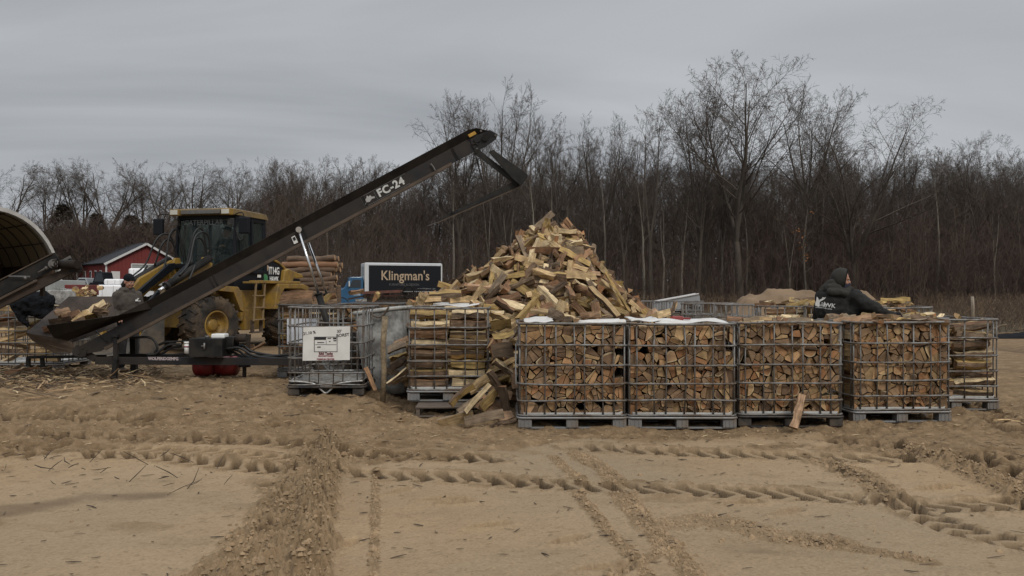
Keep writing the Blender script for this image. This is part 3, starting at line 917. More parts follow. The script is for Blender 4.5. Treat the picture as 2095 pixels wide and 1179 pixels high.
# ---- the trees one can tell apart
FRONT = [
    # kind, label, px, Y, top, sx
    ('spreading', 'tallest bare tree, broad crowned, right of centre above the wood', 1515, 72, 113, 1.15, 0.4),
    ('broad', 'wide bare tree with long limbs reaching right, beside the tallest tree', 1745, 70, 205, 1.15, 2.2),
    ('vase', 'tall dark bare tree between the tallest tree and the wide right hand tree', 1672, 78, 160, 0.9, 1.0),
    ('upright', 'slender tall bare tree just left of the tallest tree', 1335, 72, 192, 0.85, 0.3),
    ('spreading', 'bare tree with arching left limbs touching the tallest tree', 1428, 74, 172, 0.8, 2.9),
    ('vase', 'tall bare tree directly behind the raised conveyor head', 945, 80, 180, 0.85, 0.0),
    ('upright_b', 'tall bare tree right behind the conveyor head, second of a close pair', 1030, 78, 175, 0.9, 1.5),
    ('upright', 'slim bare tree right of the conveyor chute, leaning crown', 1085, 76, 225, 0.8, 2.5),
    ('vase', 'bare tree with round crown above the heap peak', 1150, 80, 245, 0.9, 1.9),
    ('upright_b', 'bare tree with fan of fine branches above the right slope of heap', 1235, 80, 240, 0.9, 0.9),
    ('upright', 'thin bare tree between the heap and the slender tall tree', 1285, 82, 252, 0.8, 4.0),
    ('broad', 'round topped bare tree near the right edge of the wood', 2030, 82, 270, 0.9, 0.5),
    ('vase', 'bare tree standing just left of the round topped right edge tree', 1950, 84, 282, 0.9, 3.3),
    ('spreading', 'bare tree at the far right end of the wood', 2090, 78, 300, 0.8, 5.0),
    ('sinuous', 'crooked bare tree at far left behind the hoop building', 20, 122, 322, 1.15, 0.2),
    ('sinuous_b', 'leaning crooked bare tree right of the hoop building', 100, 122, 332, 1.1, 1.2),
    ('sinuous_c', 'crooked bare tree rising behind the dark evergreens at left', 165, 124, 325, 1.1, 2.2),
    ('sinuous', 'tallest crooked bare tree above the dark evergreens at left', 226, 122, 318, 1.1, 3.6),
    ('sinuous_b', 'crooked bare tree left of the pair above the red barn', 286, 122, 335, 1.0, 4.4),
    ('sinuous_c', 'crooked bare tree directly behind the loader mirror', 336, 122, 333, 1.0, 5.1),
    ('sinuous', 'crooked round crowned bare tree over the loader cab', 412, 124, 328, 1.15, 5.6),
    ('sinuous_b', 'narrow crooked bare tree at the right end of the loader cab', 482, 122, 328, 1.0, 0.7),
]
for kd, lb, px, Y, top, sx, rot in FRONT:
    tree(kd, lb, px, Y, top, 'bare trees at the wood edge', rot, sx=sx)
# ---- the dense wood behind: individuals that nothing tells apart share a label
def skyline(px):
    return float(np.interp(px, [-80, 520, 540, 640, 750, 840, 880, 1100, 1300, 1400, 1600, 1800, 1950, 2180],
                           [395, 400, 325, 315, 305, 325, 300, 285, 285, 300, 300, 300, 300, 305]))
n_mid = 0
px = 500.0
while px < 2180:                                    # the ragged skyline row
    Y = rt.uniform(86, 98)
    tree(rt.choice(['upright', 'upright_b', 'vase', 'slim', 'spreading', 'slim']), 'bare tree in the middle rows of the wood, crown merging with its neighbours', px, Y,
         skyline(px) + rt.uniform(-6, 55), 'bare trees massed in the wood', sx=rt.uniform(0.75, 1.0))
    px += rt.uniform(16, 34)
px = 500.0
while px < 2200:                                    # back rows
    Y = rt.uniform(102, 125)
    tree(rt.choice(['upright', 'vase', 'spreading', 'slim', 'broad']), 'bare tree at the back of the wood, half hidden by nearer trees', px, Y,
         skyline(px) + rt.uniform(25, 75), 'bare trees at the back of the wood', sx=rt.uniform(0.85, 1.2))
    px += rt.uniform(22, 44)
px = 560.0
while px < 2160:                                    # slim trunks at the front of the wood
    if not (690 < px < 900):
        Y = rt.uniform(69, 76) if px > 870 else rt.uniform(78, 84)
        pale = rt.random() < 0.6
        tree(rt.choice(['pole', 'pole_b', 'slim']), 'slim %s trunked young tree at the front of the wood' % ('pale' if pale else 'dark'), px, Y,
             rt.uniform(345, 430), 'slim %s trees fronting the wood' % ('pale' if pale else 'dark'), pale=pale, sx=rt.uniform(0.6, 0.95))
    px += rt.uniform(24, 52)
px = -60.0
while px < 560:                                     # left woods behind the barn: lower, thin
    Y = rt.uniform(112, 128)
    tree(rt.choice(['pole', 'pole_b', 'sinuous_b', 'upright_b']), 'low bare tree in the thin wood behind the barn', px, Y,
         rt.uniform(425, 490), 'low bare trees behind the barn', sx=rt.uniform(0.9, 1.2))
    px += rt.uniform(14, 30)

# ---- dark evergreens at the left
def evergreen_mesh(name, seed, H=10.0, R=2.0):
    rs = np.random.RandomState(seed)
    n = 6500
    u = rs.rand(n) ** 0.9
    z = H * (0.06 + 0.93 * u)
    an = rs.uniform(0, 2 * math.pi, n)
    lob = 1 + 0.25 * np.sin(an * 3 + seed) + 0.2 * np.sin(z * 2.1 + an)
    r = R * (1 - u) ** 0.6 * lob * 1.35 * np.sqrt(rs.uniform(0.15, 1.0, n)) + 0.08
    c = np.stack([r * np.cos(an), r * np.sin(an), z], -1)
    outd = np.stack([np.cos(an), np.sin(an), rs.uniform(-0.5, 0.45, n)], -1)
    outd /= np.linalg.norm(outd, axis=1)[:, None]
    side = np.stack([-np.sin(an), np.cos(an), rs.normal(0, 0.35, n)], -1)
    L = rs.uniform(0.22, 0.55, n)[:, None]; W = rs.uniform(0.05, 0.14, n)[:, None]
    V = np.stack([c - side * W, c + side * W, c + outd * L + side * W * 0.3, c + outd * L - side * W * 0.3], 1)
    F = (np.arange(4)[None] + (np.arange(n) * 4)[:, None])
    return fast_mesh(name, V.reshape(-1, 3), [(F, 0)], [evergreen])
ev = [evergreen_mesh('evergreen_crown_a', 1, 10, 1.9), evergreen_mesh('evergreen_crown_b', 2, 10, 2.5)]
tk = MB(); tk.tube([(0, 0, -0.2), (0.05, 0, 4), (0, 0.05, 9)], [0.2, 0.13, 0.03], 7)
ev_trunk = tk.mesh('evergreen_trunk', bark_dark)
for i, (px, Y, top, k, lb) in enumerate([
        (128, 108, 418, 0, 'tallest dark evergreen with pointed top, between hoop building and barn'),
        (98, 109, 470, 1, 'dark evergreen left of the tallest pointed evergreen'),
        (160, 107, 462, 1, 'dark bushy evergreen right of the tallest pointed evergreen'),
        (198, 109, 436, 0, 'dark pointed evergreen rising behind the barn roof'),
        (238, 107, 470, 1, 'low dark evergreen behind the barn ridge'),
        (268, 108, 440, 1, 'dark evergreen behind the right side of the barn roof'),
        (300, 107, 455, 0, 'dark evergreen with ragged top next to the loader mirror'),
        (72, 110, 492, 1, 'low dark evergreen against the hoop building edge'),
        (330, 109, 500, 1, 'low dark evergreen behind the loader arms')]):
    x = (px - 1047.5) * Y / F_PX
    h = CAM_H + (HOR - top) * Y / F_PX - gz(x, Y)
    t = thing('evergreen_tree', lb, 'evergreen', (x, Y, gz(x, Y)), i * 1.3, 'dark evergreens behind the barn')
    s = h / 10.0
    t.scale = (s * (1.0 if k else 0.95), s, s)
    link('crown', ev[k], t); link('trunk', ev_trunk, t)

# ---- thickets under and between the trees: stuff
def thicket(name, label, cat, n, pxr, Yr, hr, mats, seed, twigs=14, r=(0.012, 0.035), lean=0.10, topfun=None):
    rs = np.random.RandomState(seed)
    px = rs.uniform(*pxr, n); Y = rs.uniform(*Yr, n)
    x = (px - 1047.5) * Y / F_PX
    z0 = ground_base(x, Y) - 0.1
    h = rs.uniform(*hr, n)
    P0 = []; P1 = []; R0 = []; R1 = []
    base = np.stack([x, Y, z0], -1)
    d = np.stack([rs.normal(0, lean, n), rs.normal(0, lean, n), np.ones(n)], -1)
    rad = rs.uniform(*r, n) * (0.5 + h / hr[1])
    p = base; ns = 4
    pts = [p]
    for i in range(ns):
        d = d + np.stack([rs.normal(0, 0.10, n), rs.normal(0, 0.10, n), np.zeros(n)], -1)
        d /= np.linalg.norm(d, axis=1)[:, None]
        q = p + d * (h / ns)[:, None]
        P0.append(p); P1.append(q); R0.append(rad * (1 - 0.22 * i)); R1.append(rad * (1 - 0.22 * (i + 1)))
        p = q; pts.append(p)
    pts = np.stack(pts, 1)
    for k in range(twigs):
        t = rs.uniform(0.25, 1.0, n) * ns
        i = np.minimum(t.astype(int), ns - 1); f = (t - i)[:, None]
        s = pts[np.arange(n), i] * (1 - f) + pts[np.arange(n), i + 1] * f
        an = rs.uniform(0, 6.28, n)
        dd = np.stack([np.cos(an) * 0.75, np.sin(an) * 0.75, rs.uniform(0.25, 1.2, n)], -1)
        dd /= np.linalg.norm(dd, axis=1)[:, None]
        L = (h * rs.uniform(0.10, 0.28, n))[:, None]
        m_ = s + dd * L * 0.5
        dd2 = dd + rs.normal(0, 0.25, (n, 3)) + np.array([0, 0, 0.2])
        e = m_ + dd2 * L * 0.5
        P0 += [s, m_]; P1 += [m_, e]; R0 += [rad * 0.4, rad * 0.28]; R1 += [rad * 0.28, rad * 0.12]
        an2 = rs.uniform(0, 6.28, n)
        d3 = dd + 0.8 * np.stack([np.cos(an2), np.sin(an2), rs.uniform(0, 0.5, n)], -1)
        P0.append(m_); P1.append(m_ + d3 * L * 0.35); R0.append(rad * 0.25); R1.append(rad * 0.12)
    P0 = np.concatenate(P0); P1 = np.concatenate(P1); R0 = np.concatenate(R0); R1 = np.concatenate(R1)
    mi = rs.randint(0, len(mats), n)
    mi = np.tile(mi, len(P0) // n)
    o = link(name, seg_mesh(name, P0, P1, R0, R1, mats, mi, 3))
    return prop(o, label, cat, kind='stuff')
thicket('wood_understorey', 'dense dark mass of saplings and brush filling the wood', 'brush', 2600, (520, 2250), (74, 108), (6.0, 12.0), [brush_mat, brush_mat, brush_red], 31, 14)
thicket('wood_understorey', 'reddish brown brush massed in the right part of the wood', 'brush', 1500, (1560, 2250), (68, 96), (4.0, 10.0), [brush_red, brush_red, brush_mat], 32, 14)
thicket('wood_understorey', 'low brown brush along the foot of the wood', 'brush', 1700, (560, 2200), (66, 76), (1.5, 6.0), [brush_mat, brush_red], 33, 12, (0.010, 0.022), 0.2)
thicket('wood_understorey', 'dark brush filling the thin wood behind the barn', 'brush', 1900, (-120, 620), (104, 130), (2.5, 9.0), [brush_mat], 34, 13, (0.02, 0.05))
thicket('wood_edge_brush', 'tangled brush in front of the dark evergreens', 'brush', 700, (40, 350), (100, 106), (4.0, 9.5), [brush_mat, brush_red], 38, 14, (0.02, 0.05), 0.14)
thicket('dead_grass', 'tawny dead grass and weeds fringing the wood', 'dead grass', 2600, (860, 2200), (56, 66), (0.5, 1.7), [dead_grass, dead_grass, brush_red], 35, 5, (0.010, 0.02), 0.25)
thicket('dead_brush', 'low dark brush and dead weeds beyond the sand at right', 'brush', 1500, (1935, 2330), (26, 58), (0.35, 1.5), [brush_red, dead_grass, brush_mat], 37, 8, (0.006, 0.014), 0.3)
thicket('distant_woods', 'far off dark wood closing the view behind the nearer trees', 'woods', 2600, (300, 2400), (125, 170), (8.0, 15.0), [brush_mat], 36, 12, (0.05, 0.10))

# a few rusty leaves still hanging in one sapling of the wood
def leaf_cluster():
    rs = np.random.RandomState(3)
    c = []
    for px, py, k in ((1636, 477, 22), (1650, 525, 18), (1664, 435, 6), (1640, 505, 8)):
        for _ in range(k):
            c.append(at(px + rs.normal(0, 7), py + rs.normal(0, 5), 66 + rs.normal(0, 0.4)))
    c = np.array(c); n = len(c)
    a = rs.normal(0, 1, (n, 3)); a /= np.linalg.norm(a, axis=1)[:, None]
    b = np.cross(a, rs.normal(0, 1, (n, 3))); b /= np.linalg.norm(b, axis=1)[:, None]
    V = np.stack([c - a * .10, c + b * .05, c + a * .10, c - b * .05], 1).reshape(-1, 3)
    t = thing('leafy_sapling', 'sapling with a few rusty dead leaves, front of wood behind the hooded man', 'sapling', (at(1645, 600, 66).x, 66, 0))
    o = link('dead_leaves', fast_mesh('dead_leaves', V - np.array([at(1645, 600, 66).x, 66, 0]), [(np.arange(4 * n).reshape(-1, 4), 0)], [rust_leaf]), t)
    m_ = MB(); m_.tube([(0, 0, -.1), (0.1, 0, 2.5), (-.1, 0.05, 5.0), (0.2, 0, 8.0)], [0.06, 0.05, 0.035, 0.01], 6)
    for z, dx_ in ((3.4, .8), (4.2, -.7), (5.0, .6), (5.6, -.5), (6.4, .7)):
        m_.tube([(0, 0, z - .4), (dx_ * .5, 0, z), (dx_, 0.1, z + .3)], [0.03, .02, .008], 5)
    m_.build('trunk', bark_dark, t)
leaf_cluster()

# ================================================================== FIREWOOD
LOGS = []          # every split log: geometry in world space + what it belongs to
END_COL = [(0.32, 0.195, 0.098), (0.26, 0.132, 0.062), (0.34, 0.225, 0.115), (0.20, 0.128, 0.072), (0.30, 0.19, 0.105), (0.23, 0.15, 0.09), (0.31, 0.175, 0.088), (0.16, 0.10, 0.06)]
SPLIT_COL = {'pale': [(0.50, 0.365, 0.20), (0.44, 0.305, 0.16), (0.60, 0.465, 0.28)],
             'yellow': [(0.40, 0.275, 0.11), (0.35, 0.235, 0.095)],
             'reddish': [(0.30, 0.175, 0.098), (0.34, 0.215, 0.13), (0.22, 0.122, 0.068)],
             'grey': [(0.21, 0.155, 0.105), (0.26, 0.195, 0.13), (0.15, 0.105, 0.068)]}
BARK_COL = [(0.125, 0.082, 0.052), (0.16, 0.108, 0.070), (0.095, 0.065, 0.044), (0.185, 0.135, 0.092)]
SAP_COL = [(0.56, 0.46, 0.29), (0.52, 0.42, 0.25), (0.45, 0.34, 0.20)]

def clip_poly(P, n, c):
    """keep the part of tagged polygon [(x,y,tag)] with n.p <= c; the cut edge gets tag 's'"""
    out = []
    N = len(P)
    for i in range(N):
        a = P[i]; b = P[(i + 1) % N]
        da = n[0] * a[0] + n[1] * a[1] - c; db = n[0] * b[0] + n[1] * b[1] - c
        if da <= 0: out.append(a)
        if (da <= 0) != (db <= 0):
            t = da / (da - db)
            q = (a[0] + (b[0] - a[0]) * t, a[1] + (b[1] - a[1]) * t, 's' if da <= 0 else a[2])
            out.append(q)
    return out
def clip_tag(P, n, c, tag):
    Q = clip_poly(P, n, c)
    return [(x, y, tag if t == 's' else t) for x, y, t in Q]
def poly_area(P):
    return 0.5 * sum(P[i][0] * P[(i + 1) % len(P)][1] - P[(i + 1) % len(P)][0] * P[i][1] for i in range(len(P)))
def poly_cen(P):
    return (sum(p[0] for p in P) / len(P), sum(p[1] for p in P) / len(P))
def shrink(P, g):
    Q = [tuple(p) for p in P]
    base = list(P)
    for i in range(len(base)):
        a = base[i]; b = base[(i + 1) % len(base)]
        ex, ey = b[0] - a[0], b[1] - a[1]
        L = math.hypot(ex, ey)
        if L < 1e-6: continue
        n = (ey / L, -ex / L)
        c = n[0] * a[0] + n[1] * a[1] - g
        Q = clip_tag(Q, n, c, a[2])
        if len(Q) < 3: return None
    return Q
def rounded(P, it=1):
    """cut corners between two bark edges so that the bark side reads as an arc"""
    for _ in range(it):
        Q = []
        N = len(P)
        for i in range(N):
            pr, p, nx = P[i - 1], P[i], P[(i + 1) % N]
            if pr[2] == 'b' and p[2] == 'b':
                Q.append((p[0] * .72 + pr[0] * .28, p[1] * .72 + pr[1] * .28, 'b'))
                Q.append((p[0] * .72 + nx[0] * .28, p[1] * .72 + nx[1] * .28, 'b'))
            else:
                Q.append(p)
        P = Q
    return P

def pack_cells(x0, x1, z0, z1, n, rng, split=True, asp=1.0):
    """tile a rectangle with rounds split into wedges -> tagged polygons"""
    pts = []
    tries = 0
    dmin = math.sqrt((x1 - x0) * (z1 - z0) / n) * 0.74
    while len(pts) < n and tries < 6000:
        tries += 1
        p = (rng.uniform(x0, x1), rng.uniform(z0, z1))
        if all(math.hypot((p[0] - q[0]) / asp, p[1] - q[1]) > dmin * (1 if tries < 4000 else 0.8) for q in pts):
            pts.append(p)
    cells = []
    for i, p in enumerate(pts):
        P = [(x0, z0, 'e'), (x1, z0, 'e'), (x1, z1, 'e'), (x0, z1, 'e')]
        bark = rng.random() < 0.62
        near = sorted(pts, key=lambda q: (q[0] - p[0]) ** 2 + (q[1] - p[1]) ** 2)[1:16]
        for q in near:
            nx_, nz_ = q[0] - p[0], q[1] - p[1]
            L = math.hypot(nx_, nz_); nx_ /= L; nz_ /= L
            c = nx_ * (p[0] + q[0]) / 2 + nz_ * (p[1] + q[1]) / 2
            P = clip_tag(P, (nx_, nz_), c, 'b' if bark and rng.random() < 0.85 else 'c')
            if len(P) < 3: break
        if len(P) < 3: continue
        parts = [P]
        if split:
            k = rng.choices([0, 1, 2, 3], [0.10, 0.38, 0.38, 0.14])[0]
            a = rng.uniform(0, math.pi)
            c0 = poly_cen(P)
            c0 = (c0[0] + rng.gauss(0, .008), c0[1] + rng.gauss(0, .008))
            for j in range(k):
                parts.sort(key=poly_area, reverse=True)
                T = parts.pop(0)
                if j == 0:
                    n_ = (math.cos(a), math.sin(a)); c = n_[0] * c0[0] + n_[1] * c0[1]
                else:
                    n_ = (math.cos(a + j * 1.25 + rng.gauss(0, .2)), math.sin(a + j * 1.25)); c = n_[0] * c0[0] + n_[1] * c0[1]
                A = clip_tag(T, n_, c, 'c'); B = clip_tag(T, (-n_[0], -n_[1]), -c, 'c')
                for Z in (A, B):
                    if len(Z) >= 3 and poly_area(Z) > 0.0006: parts.append(Z)
        for Z in parts:
            Q = shrink(Z, rng.uniform(0.0015, 0.0055))
            if Q and len(Q) >= 3 and poly_area(Q) > 0.0012:
                cells.append(rounded(Q, 2))
    return cells

def sector_cs(rng, R=None, kind=None):
    """cross-section of a loose split: part of a round, bark on the arc, or a slab split on all sides"""
    R = R or rng.uniform(0.085, 0.135)
    kind = kind or rng.choices(['quarter', 'third', 'slab', 'tri', 'block'], [0.34, 0.28, 0.14, 0.10, 0.14])[0]
    bk = 'b' if rng.random() < 0.55 else 'c'
    if kind == 'slab':
        w, h = R * rng.uniform(0.85, 1.35), R * rng.uniform(0.35, 0.6)
        return [(-w / 2, -h / 2, 'c'), (w / 2, -h / 2 * rng.uniform(.4, 1), 'c'), (w / 2 * .9, h / 2, bk), (-w / 2, h / 2 * rng.uniform(.6, 1), 'c')]
    if kind == 'block':
        w, h = R * rng.uniform(.75, 1.05), R * rng.uniform(.65, .95)
        return [(-w / 2, -h / 2, 'c'), (w / 2, -h / 2 * .9, bk), (w / 2 * 1.1, h * .1, bk), (w * .35, h / 2, 'c'), (-w / 2 * .9, h / 2 * .8, 'c')]
    if kind == 'tri':
        w, h = R * rng.uniform(.8, 1.1), R * rng.uniform(.7, 1.0)
        return [(-w / 2, -h * .4, 'c'), (w / 2, -h * .4, 'c'), (rng.uniform(-.02, .02), h * .6, 'c')]
    th = {'quarter': 1.4, 'third': 0.95, 'half': 2.5}[kind] * rng.uniform(0.85, 1.1)
    n = 4 if th < 2 else 5
    ap = R * (rng.uniform(0, .3) if kind != 'half' else 0)
    P = [(ap * .3, -ap * .3, 'c')]
    if kind == 'half': P = []
    for i in range(n + 1):
        a = -th / 2 + th * i / n
        P.append((R * math.cos(a) * rng.uniform(.95, 1.05), R * math.sin(a), bk if i < n else 'c'))
    cx, cy = poly_cen(P)
    return [(p[0] - cx, p[1] - cy, p[2]) for p in P]

def log_geom(cs, L, rng, end_col=None, tone=None, ns=4, rough=0.0075):
    """solid split log along +Y from a tagged cross-section in (x,z)"""
    if poly_area(cs) < 0: cs = [(cs[i][0], cs[i][1], cs[i - 1][2]) for i in range(len(cs) - 1, -1, -1)]
    K = len(cs)
    c = poly_cen(cs)
    tone = tone or rng.choices(list(SPLIT_COL), [0.48, 0.14, 0.26, 0.12])[0]
    base = rng.choice(SPLIT_COL[tone]); k = rng.uniform(0.62, 1.12)
    sc = tuple(v * k for v in base)
    ec = end_col or rng.choice(END_COL); k = rng.uniform(0.70, 1.22); ec = tuple(v * k for v in ec)
    bc = rng.choice(BARK_COL); k = rng.uniform(0.8, 1.2); bc = tuple(v * k for v in bc)
    pc = rng.choice(SAP_COL)
    V = []; F = []; mi = []; UV = []; tint = []
    tw = rng.gauss(0, 0.07); s0, s1 = (rng.uniform(.92, 1.05), rng.uniform(.9, 1.05)) if ns < 3 else (rng.uniform(.82, 1.08), rng.uniform(.72, 1.05))
    bx, bz = rng.gauss(0, .006), rng.gauss(0, .006)
    ring = []
    sl0, sl1 = rng.gauss(0, 0.10), rng.gauss(0, 0.10)
    rimw = rng.choice([0.003, 0.003, 0.004, 0.007, 0.010])
    pc = tuple(v * 1.12 for v in ec) if rimw < .006 else tuple(a * .5 + b * .5 for a, b in zip(ec, pc))
    for i in range(ns + 1):
        t = i / ns
        s = s0 + (s1 - s0) * t
        a = tw * (t - .5)
        ca, sa = math.cos(a), math.sin(a)
        bow = math.sin(math.pi * t)
        r_ = []
        for (x, z, tg) in cs:
            jx, jz = (rng.gauss(0, rough), rng.gauss(0, rough)) if 0 < i < ns else (0, 0)
            x_ = (x - c[0]) * s; z_ = (z - c[1]) * s
            y = (t - .5) * L
            if i == 0: y += sl0 * z_
            if i == ns: y += sl1 * z_
            V.append((c[0] + x_ * ca - z_ * sa + jx + bx * bow, y, c[1] + x_ * sa + z_ * ca + jz + bz * bow))
            r_.append(len(V) - 1)
        ring.append(r_)
    per = [0.0]
    for j in range(K):
        a = cs[j]; b = cs[(j + 1) % K]
        per.append(per[-1] + math.hypot(b[0] - a[0], b[1] - a[1]))
    u0 = rng.uniform(0, 50); v0 = rng.uniform(0, 50)
    for i in range(ns):
        for j in range(K):
            j2 = (j + 1) % K
            F.append((ring[i][j], ring[i + 1][j], ring[i + 1][j2], ring[i][j2]))
            bk = cs[j][2] == 'b'
            mi.append(2 if bk else 0); tint.append(bc if bk else sc)
            UV.append([(u0 + L * i / ns, v0 + per[j]), (u0 + L * (i + 1) / ns, v0 + per[j]), (u0 + L * (i + 1) / ns, v0 + per[j + 1]), (u0 + L * i / ns, v0 + per[j + 1])])
    for e, r_ in ((0, ring[0]), (1, ring[ns])):
        inner = []
        for j in range(K):
            nb = (cs[j][2] == 'b') + (cs[j - 1][2] == 'b')
            if nb:
                p = Vector(V[r_[j]]); cc = Vector((c[0], V[r_[j]][1], c[1]))
                d = cc - p
                q = p + d * min(0.5, rimw * nb / max(d.length, 1e-4))
                V.append(tuple(q)); inner.append(len(V) - 1)
            else:
                inner.append(r_[j])
        f = inner if e == 1 else inner[::-1]
        f = f[::-1]
        F.append(tuple(f)); mi.append(1); tint.append(ec)
        UV.append([(u0 + V[i][0], v0 + V[i][2]) for i in f])
        for j in range(K):
            j2 = (j + 1) % K
            q = [r_[j], r_[j2]]
            if inner[j2] != r_[j2]: q.append(inner[j2])
            if inner[j] != r_[j]: q.append(inner[j])
            if len(q) < 3: continue
            q = q if e == 0 else q[::-1]
            F.append(tuple(q)); bk = cs[j][2] == 'b'
            mi.append(3 if bk else 1); tint.append(pc if bk else ec)
            UV.append([(u0 + V[i][0], v0 + V[i][2]) for i in q])
    return dict(V=np.array(V), F=F, mi=mi, UV=UV, tint=tint, tone=tone)

def add_log(g, Mx, ctx, score, label=None):
    R = np.array(Mx)
    g['V'] = g['V'] @ R[:3, :3].T + R[:3, 3]
    g['ctx'] = ctx; g['score'] = score; g['label'] = label
    LOGS.append(g)

def axis_matrix(pos, d, roll=0.0):
    """places the log axis (+Y) along d"""
    d = Vector(d).normalized()
    q = Vector((0, 1, 0)).rotation_difference(d)
    return Matrix.Translation(pos) @ q.to_matrix().to_4x4() @ Matrix.Rotation(roll, 4, 'Y')

def logs_to_mesh(name, gs, origin=(0, 0, 0)):
    nv = 0; V = []; idx_ = []; st = []; mi = []; uv = []; tc_ = []
    tot = []
    off = 0
    for g in gs:
        V.append(g['V'])
        for f, u, t in zip(g['F'], g['UV'], g['tint']):
            idx_.extend([i + nv for i in f]); st.append(off); off += len(f); tot.append(len(f))
            uv.extend(u); tc_.extend([(*t, 1.0)] * len(f))
        mi.extend(g['mi'])
        nv += len(g['V'])
    me = bpy.data.meshes.new(name)
    Va = (np.concatenate(V) - np.array(origin)).astype(np.float32)
    me.vertices.add(len(Va)); me.vertices.foreach_set('co', Va.ravel())
    me.loops.add(len(idx_)); me.loops.foreach_set('vertex_index', np.array(idx_, np.int32))
    me.polygons.add(len(st)); me.polygons.foreach_set('loop_start', np.array(st, np.int32))
    for m in WOOD: me.materials.append(m)
    me.polygons.foreach_set('material_index', np.array(mi, np.int32))
    me.polygons.foreach_set('use_smooth', np.zeros(len(st), bool))
    me.update(calc_edges=True)
    ul = me.uv_layers.new(name='grain'); ul.data.foreach_set('uv', np.array(uv, np.float32).ravel())
    at_ = me.attributes.new('tint', 'FLOAT_COLOR', 'CORNER'); at_.data.foreach_set('color', np.array(tc_, np.float32).ravel())
    me.validate()
    return me

# ================================================================== WIRE CAGES
RAIL_Z = [1.165, 0.925, 0.705, 0.505, 0.315, 0.155]
def rrect(w, d, r, n=4):
    P = []
    for cx, cy, a0 in ((w / 2 - r, d / 2 - r, 0), (-w / 2 + r, d / 2 - r, 90), (-w / 2 + r, -d / 2 + r, 180), (w / 2 - r, -d / 2 + r, 270)):
        for i in range(n + 1):
            a = math.radians(a0 + 90 * i / n)
            P.append((cx + r * math.cos(a), cy + r * math.sin(a)))
    return P
def curve_rail(P, z, sag, W, D, rng):
    out = []
    for (x0, y0), (x1, y1) in zip(P[:-1], P[1:]):
        n = 5 if math.hypot(x1 - x0, y1 - y0) > .3 else 1
        for i in range(n):
            x = x0 + (x1 - x0) * i / n; y = y0 + (y1 - y0) * i / n
            b = 1 + rng.gauss(0, .0035) + .006 * (1 - (2 * x / W) ** 2) * (1 - 0)
            out.append((x, y * b, z - sag * (1 - (2 * x / W) ** 2) + rng.gauss(0, .0018)))
    out.append((P[-1][0], P[-1][1], z)); 
    return out
def cage(label, pos, rotz, W=1.2, D=1.0, feet='metal', group='wire cages holding firewood', nb=7, tray=True, plate=None, bars_d=6, dark=False, notch=False, rng=None, lean=0):
    rng = rng or random.Random(int(pos[0] * 100) + 3)
    t = thing('wire_cage', label, 'wire cage', pos, rotz, group)
    if lean: t.rotation_euler = (0, math.radians(lean), rotz)
    gal = M['galv_dark'] if dark else M['galv']
    mb = MB()
    r = 0.07
    for k, z in enumerate(RAIL_Z):
        P = rrect(W, D, r)
        P.append(P[0]); P.append(P[1])
        rr = 0.0115 if k else 0.014
        sag = rng.gauss(0, .006)
        mb.tube(curve_rail(P[:-1], z, sag, W, D, rng), rr, 7, 0, caps=False)
    def bar_xs(n, w):
        # uneven spacing, as the bars come
        u = [-.5 + (i + .5) / n for i in range(n)]
        return [w * .94 * (x + (0.018 if i % 2 else -0.018)) for i, x in enumerate(u)]
    xs = bar_xs(nb, W)
    for x in xs:
        for s in (-1, 1):
            y = s * (D / 2 - 0.019)
            b = rng.gauss(0, .009)
            mb.tube([(x, y, 0.13), (x + b, y, 0.7), (x, y, 1.155)], 0.0088, 6)
    for y in bar_xs(bars_d, D):
        for s in (-1, 1):
            x = s * (W / 2 - 0.019)
            mb.tube([(x, y, 0.13), (x, y, 1.155)], 0.0088, 6)
    for sx in (-1, 1):
        for sy in (-1, 1):
            mb.tube([(sx * (W / 2 - .022), sy * (D / 2 - .035), 0.13), (sx * (W / 2 - .022), sy * (D / 2 - .035), 1.155)], 0.009, 6)
    mb.build('cage_frame', gal, t)
    if tray:
        tb = MB()
        P = rrect(W - 0.07, D - 0.07, .06)
        n = len(P)
        lo = [(x, y, 0.142) for x, y in P]; hi = [(x * 1.015, y * 1.015, 0.175 + 0.025 * abs(x / W * 2) ** 6 * rng.uniform(.5, 1.3)) for x, y in P]
        tb.add(lo + hi, [tuple(range(n))[::-1]] + [(i, (i + 1) % n, n + (i + 1) % n, n + i) for i in range(n)])
        o = tb.build('bottle_remnant', M['tray'], t)
        so = o.modifiers.new('thick', 'SOLIDIFY'); so.thickness = 0.006
    pm = {'metal': M['pallet_metal'], 'black': M['black_plastic'], 'blue': M['black_plastic']}[feet]
    pl = MB()
    pl.tube([(x, y, 0.128) for x, y in rrect(W + .01, D + .01, .06) + rrect(W + .01, D + .01, .06)[:1]], 0.014, 6, 0, caps=False)
    pl.box((0, 0, 0.122), (W - .03, D - .03, 0.016))
    for sy in (-1, 0, 1):
        pl.box((0, sy * (D / 2 - .06), 0.014), (W - .05, 0.075, 0.02))
    pl.build('pallet', pm, t, bevel=0.003)
    for sx in (-1, 0, 1):
        for sy in (-1, 1):
            fb = MB()
            wf = 0.15 if sx else 0.13
            cx = sx * (W / 2 - wf / 2 - .004); cy = sy * (D / 2 - 0.065)
            if notch and sx == 0: continue
            fb.box((cx, cy, 0.066), (wf, 0.12, 0.092))
            if feet == 'metal':
                for q in (-.045, 0.0, .045):
                    fb.box((cx + q, cy + sy * 0.0605, 0.066), (0.012, 0.008, 0.08))
            fb.build('foot', pm, t, bevel=0.012)
    return t

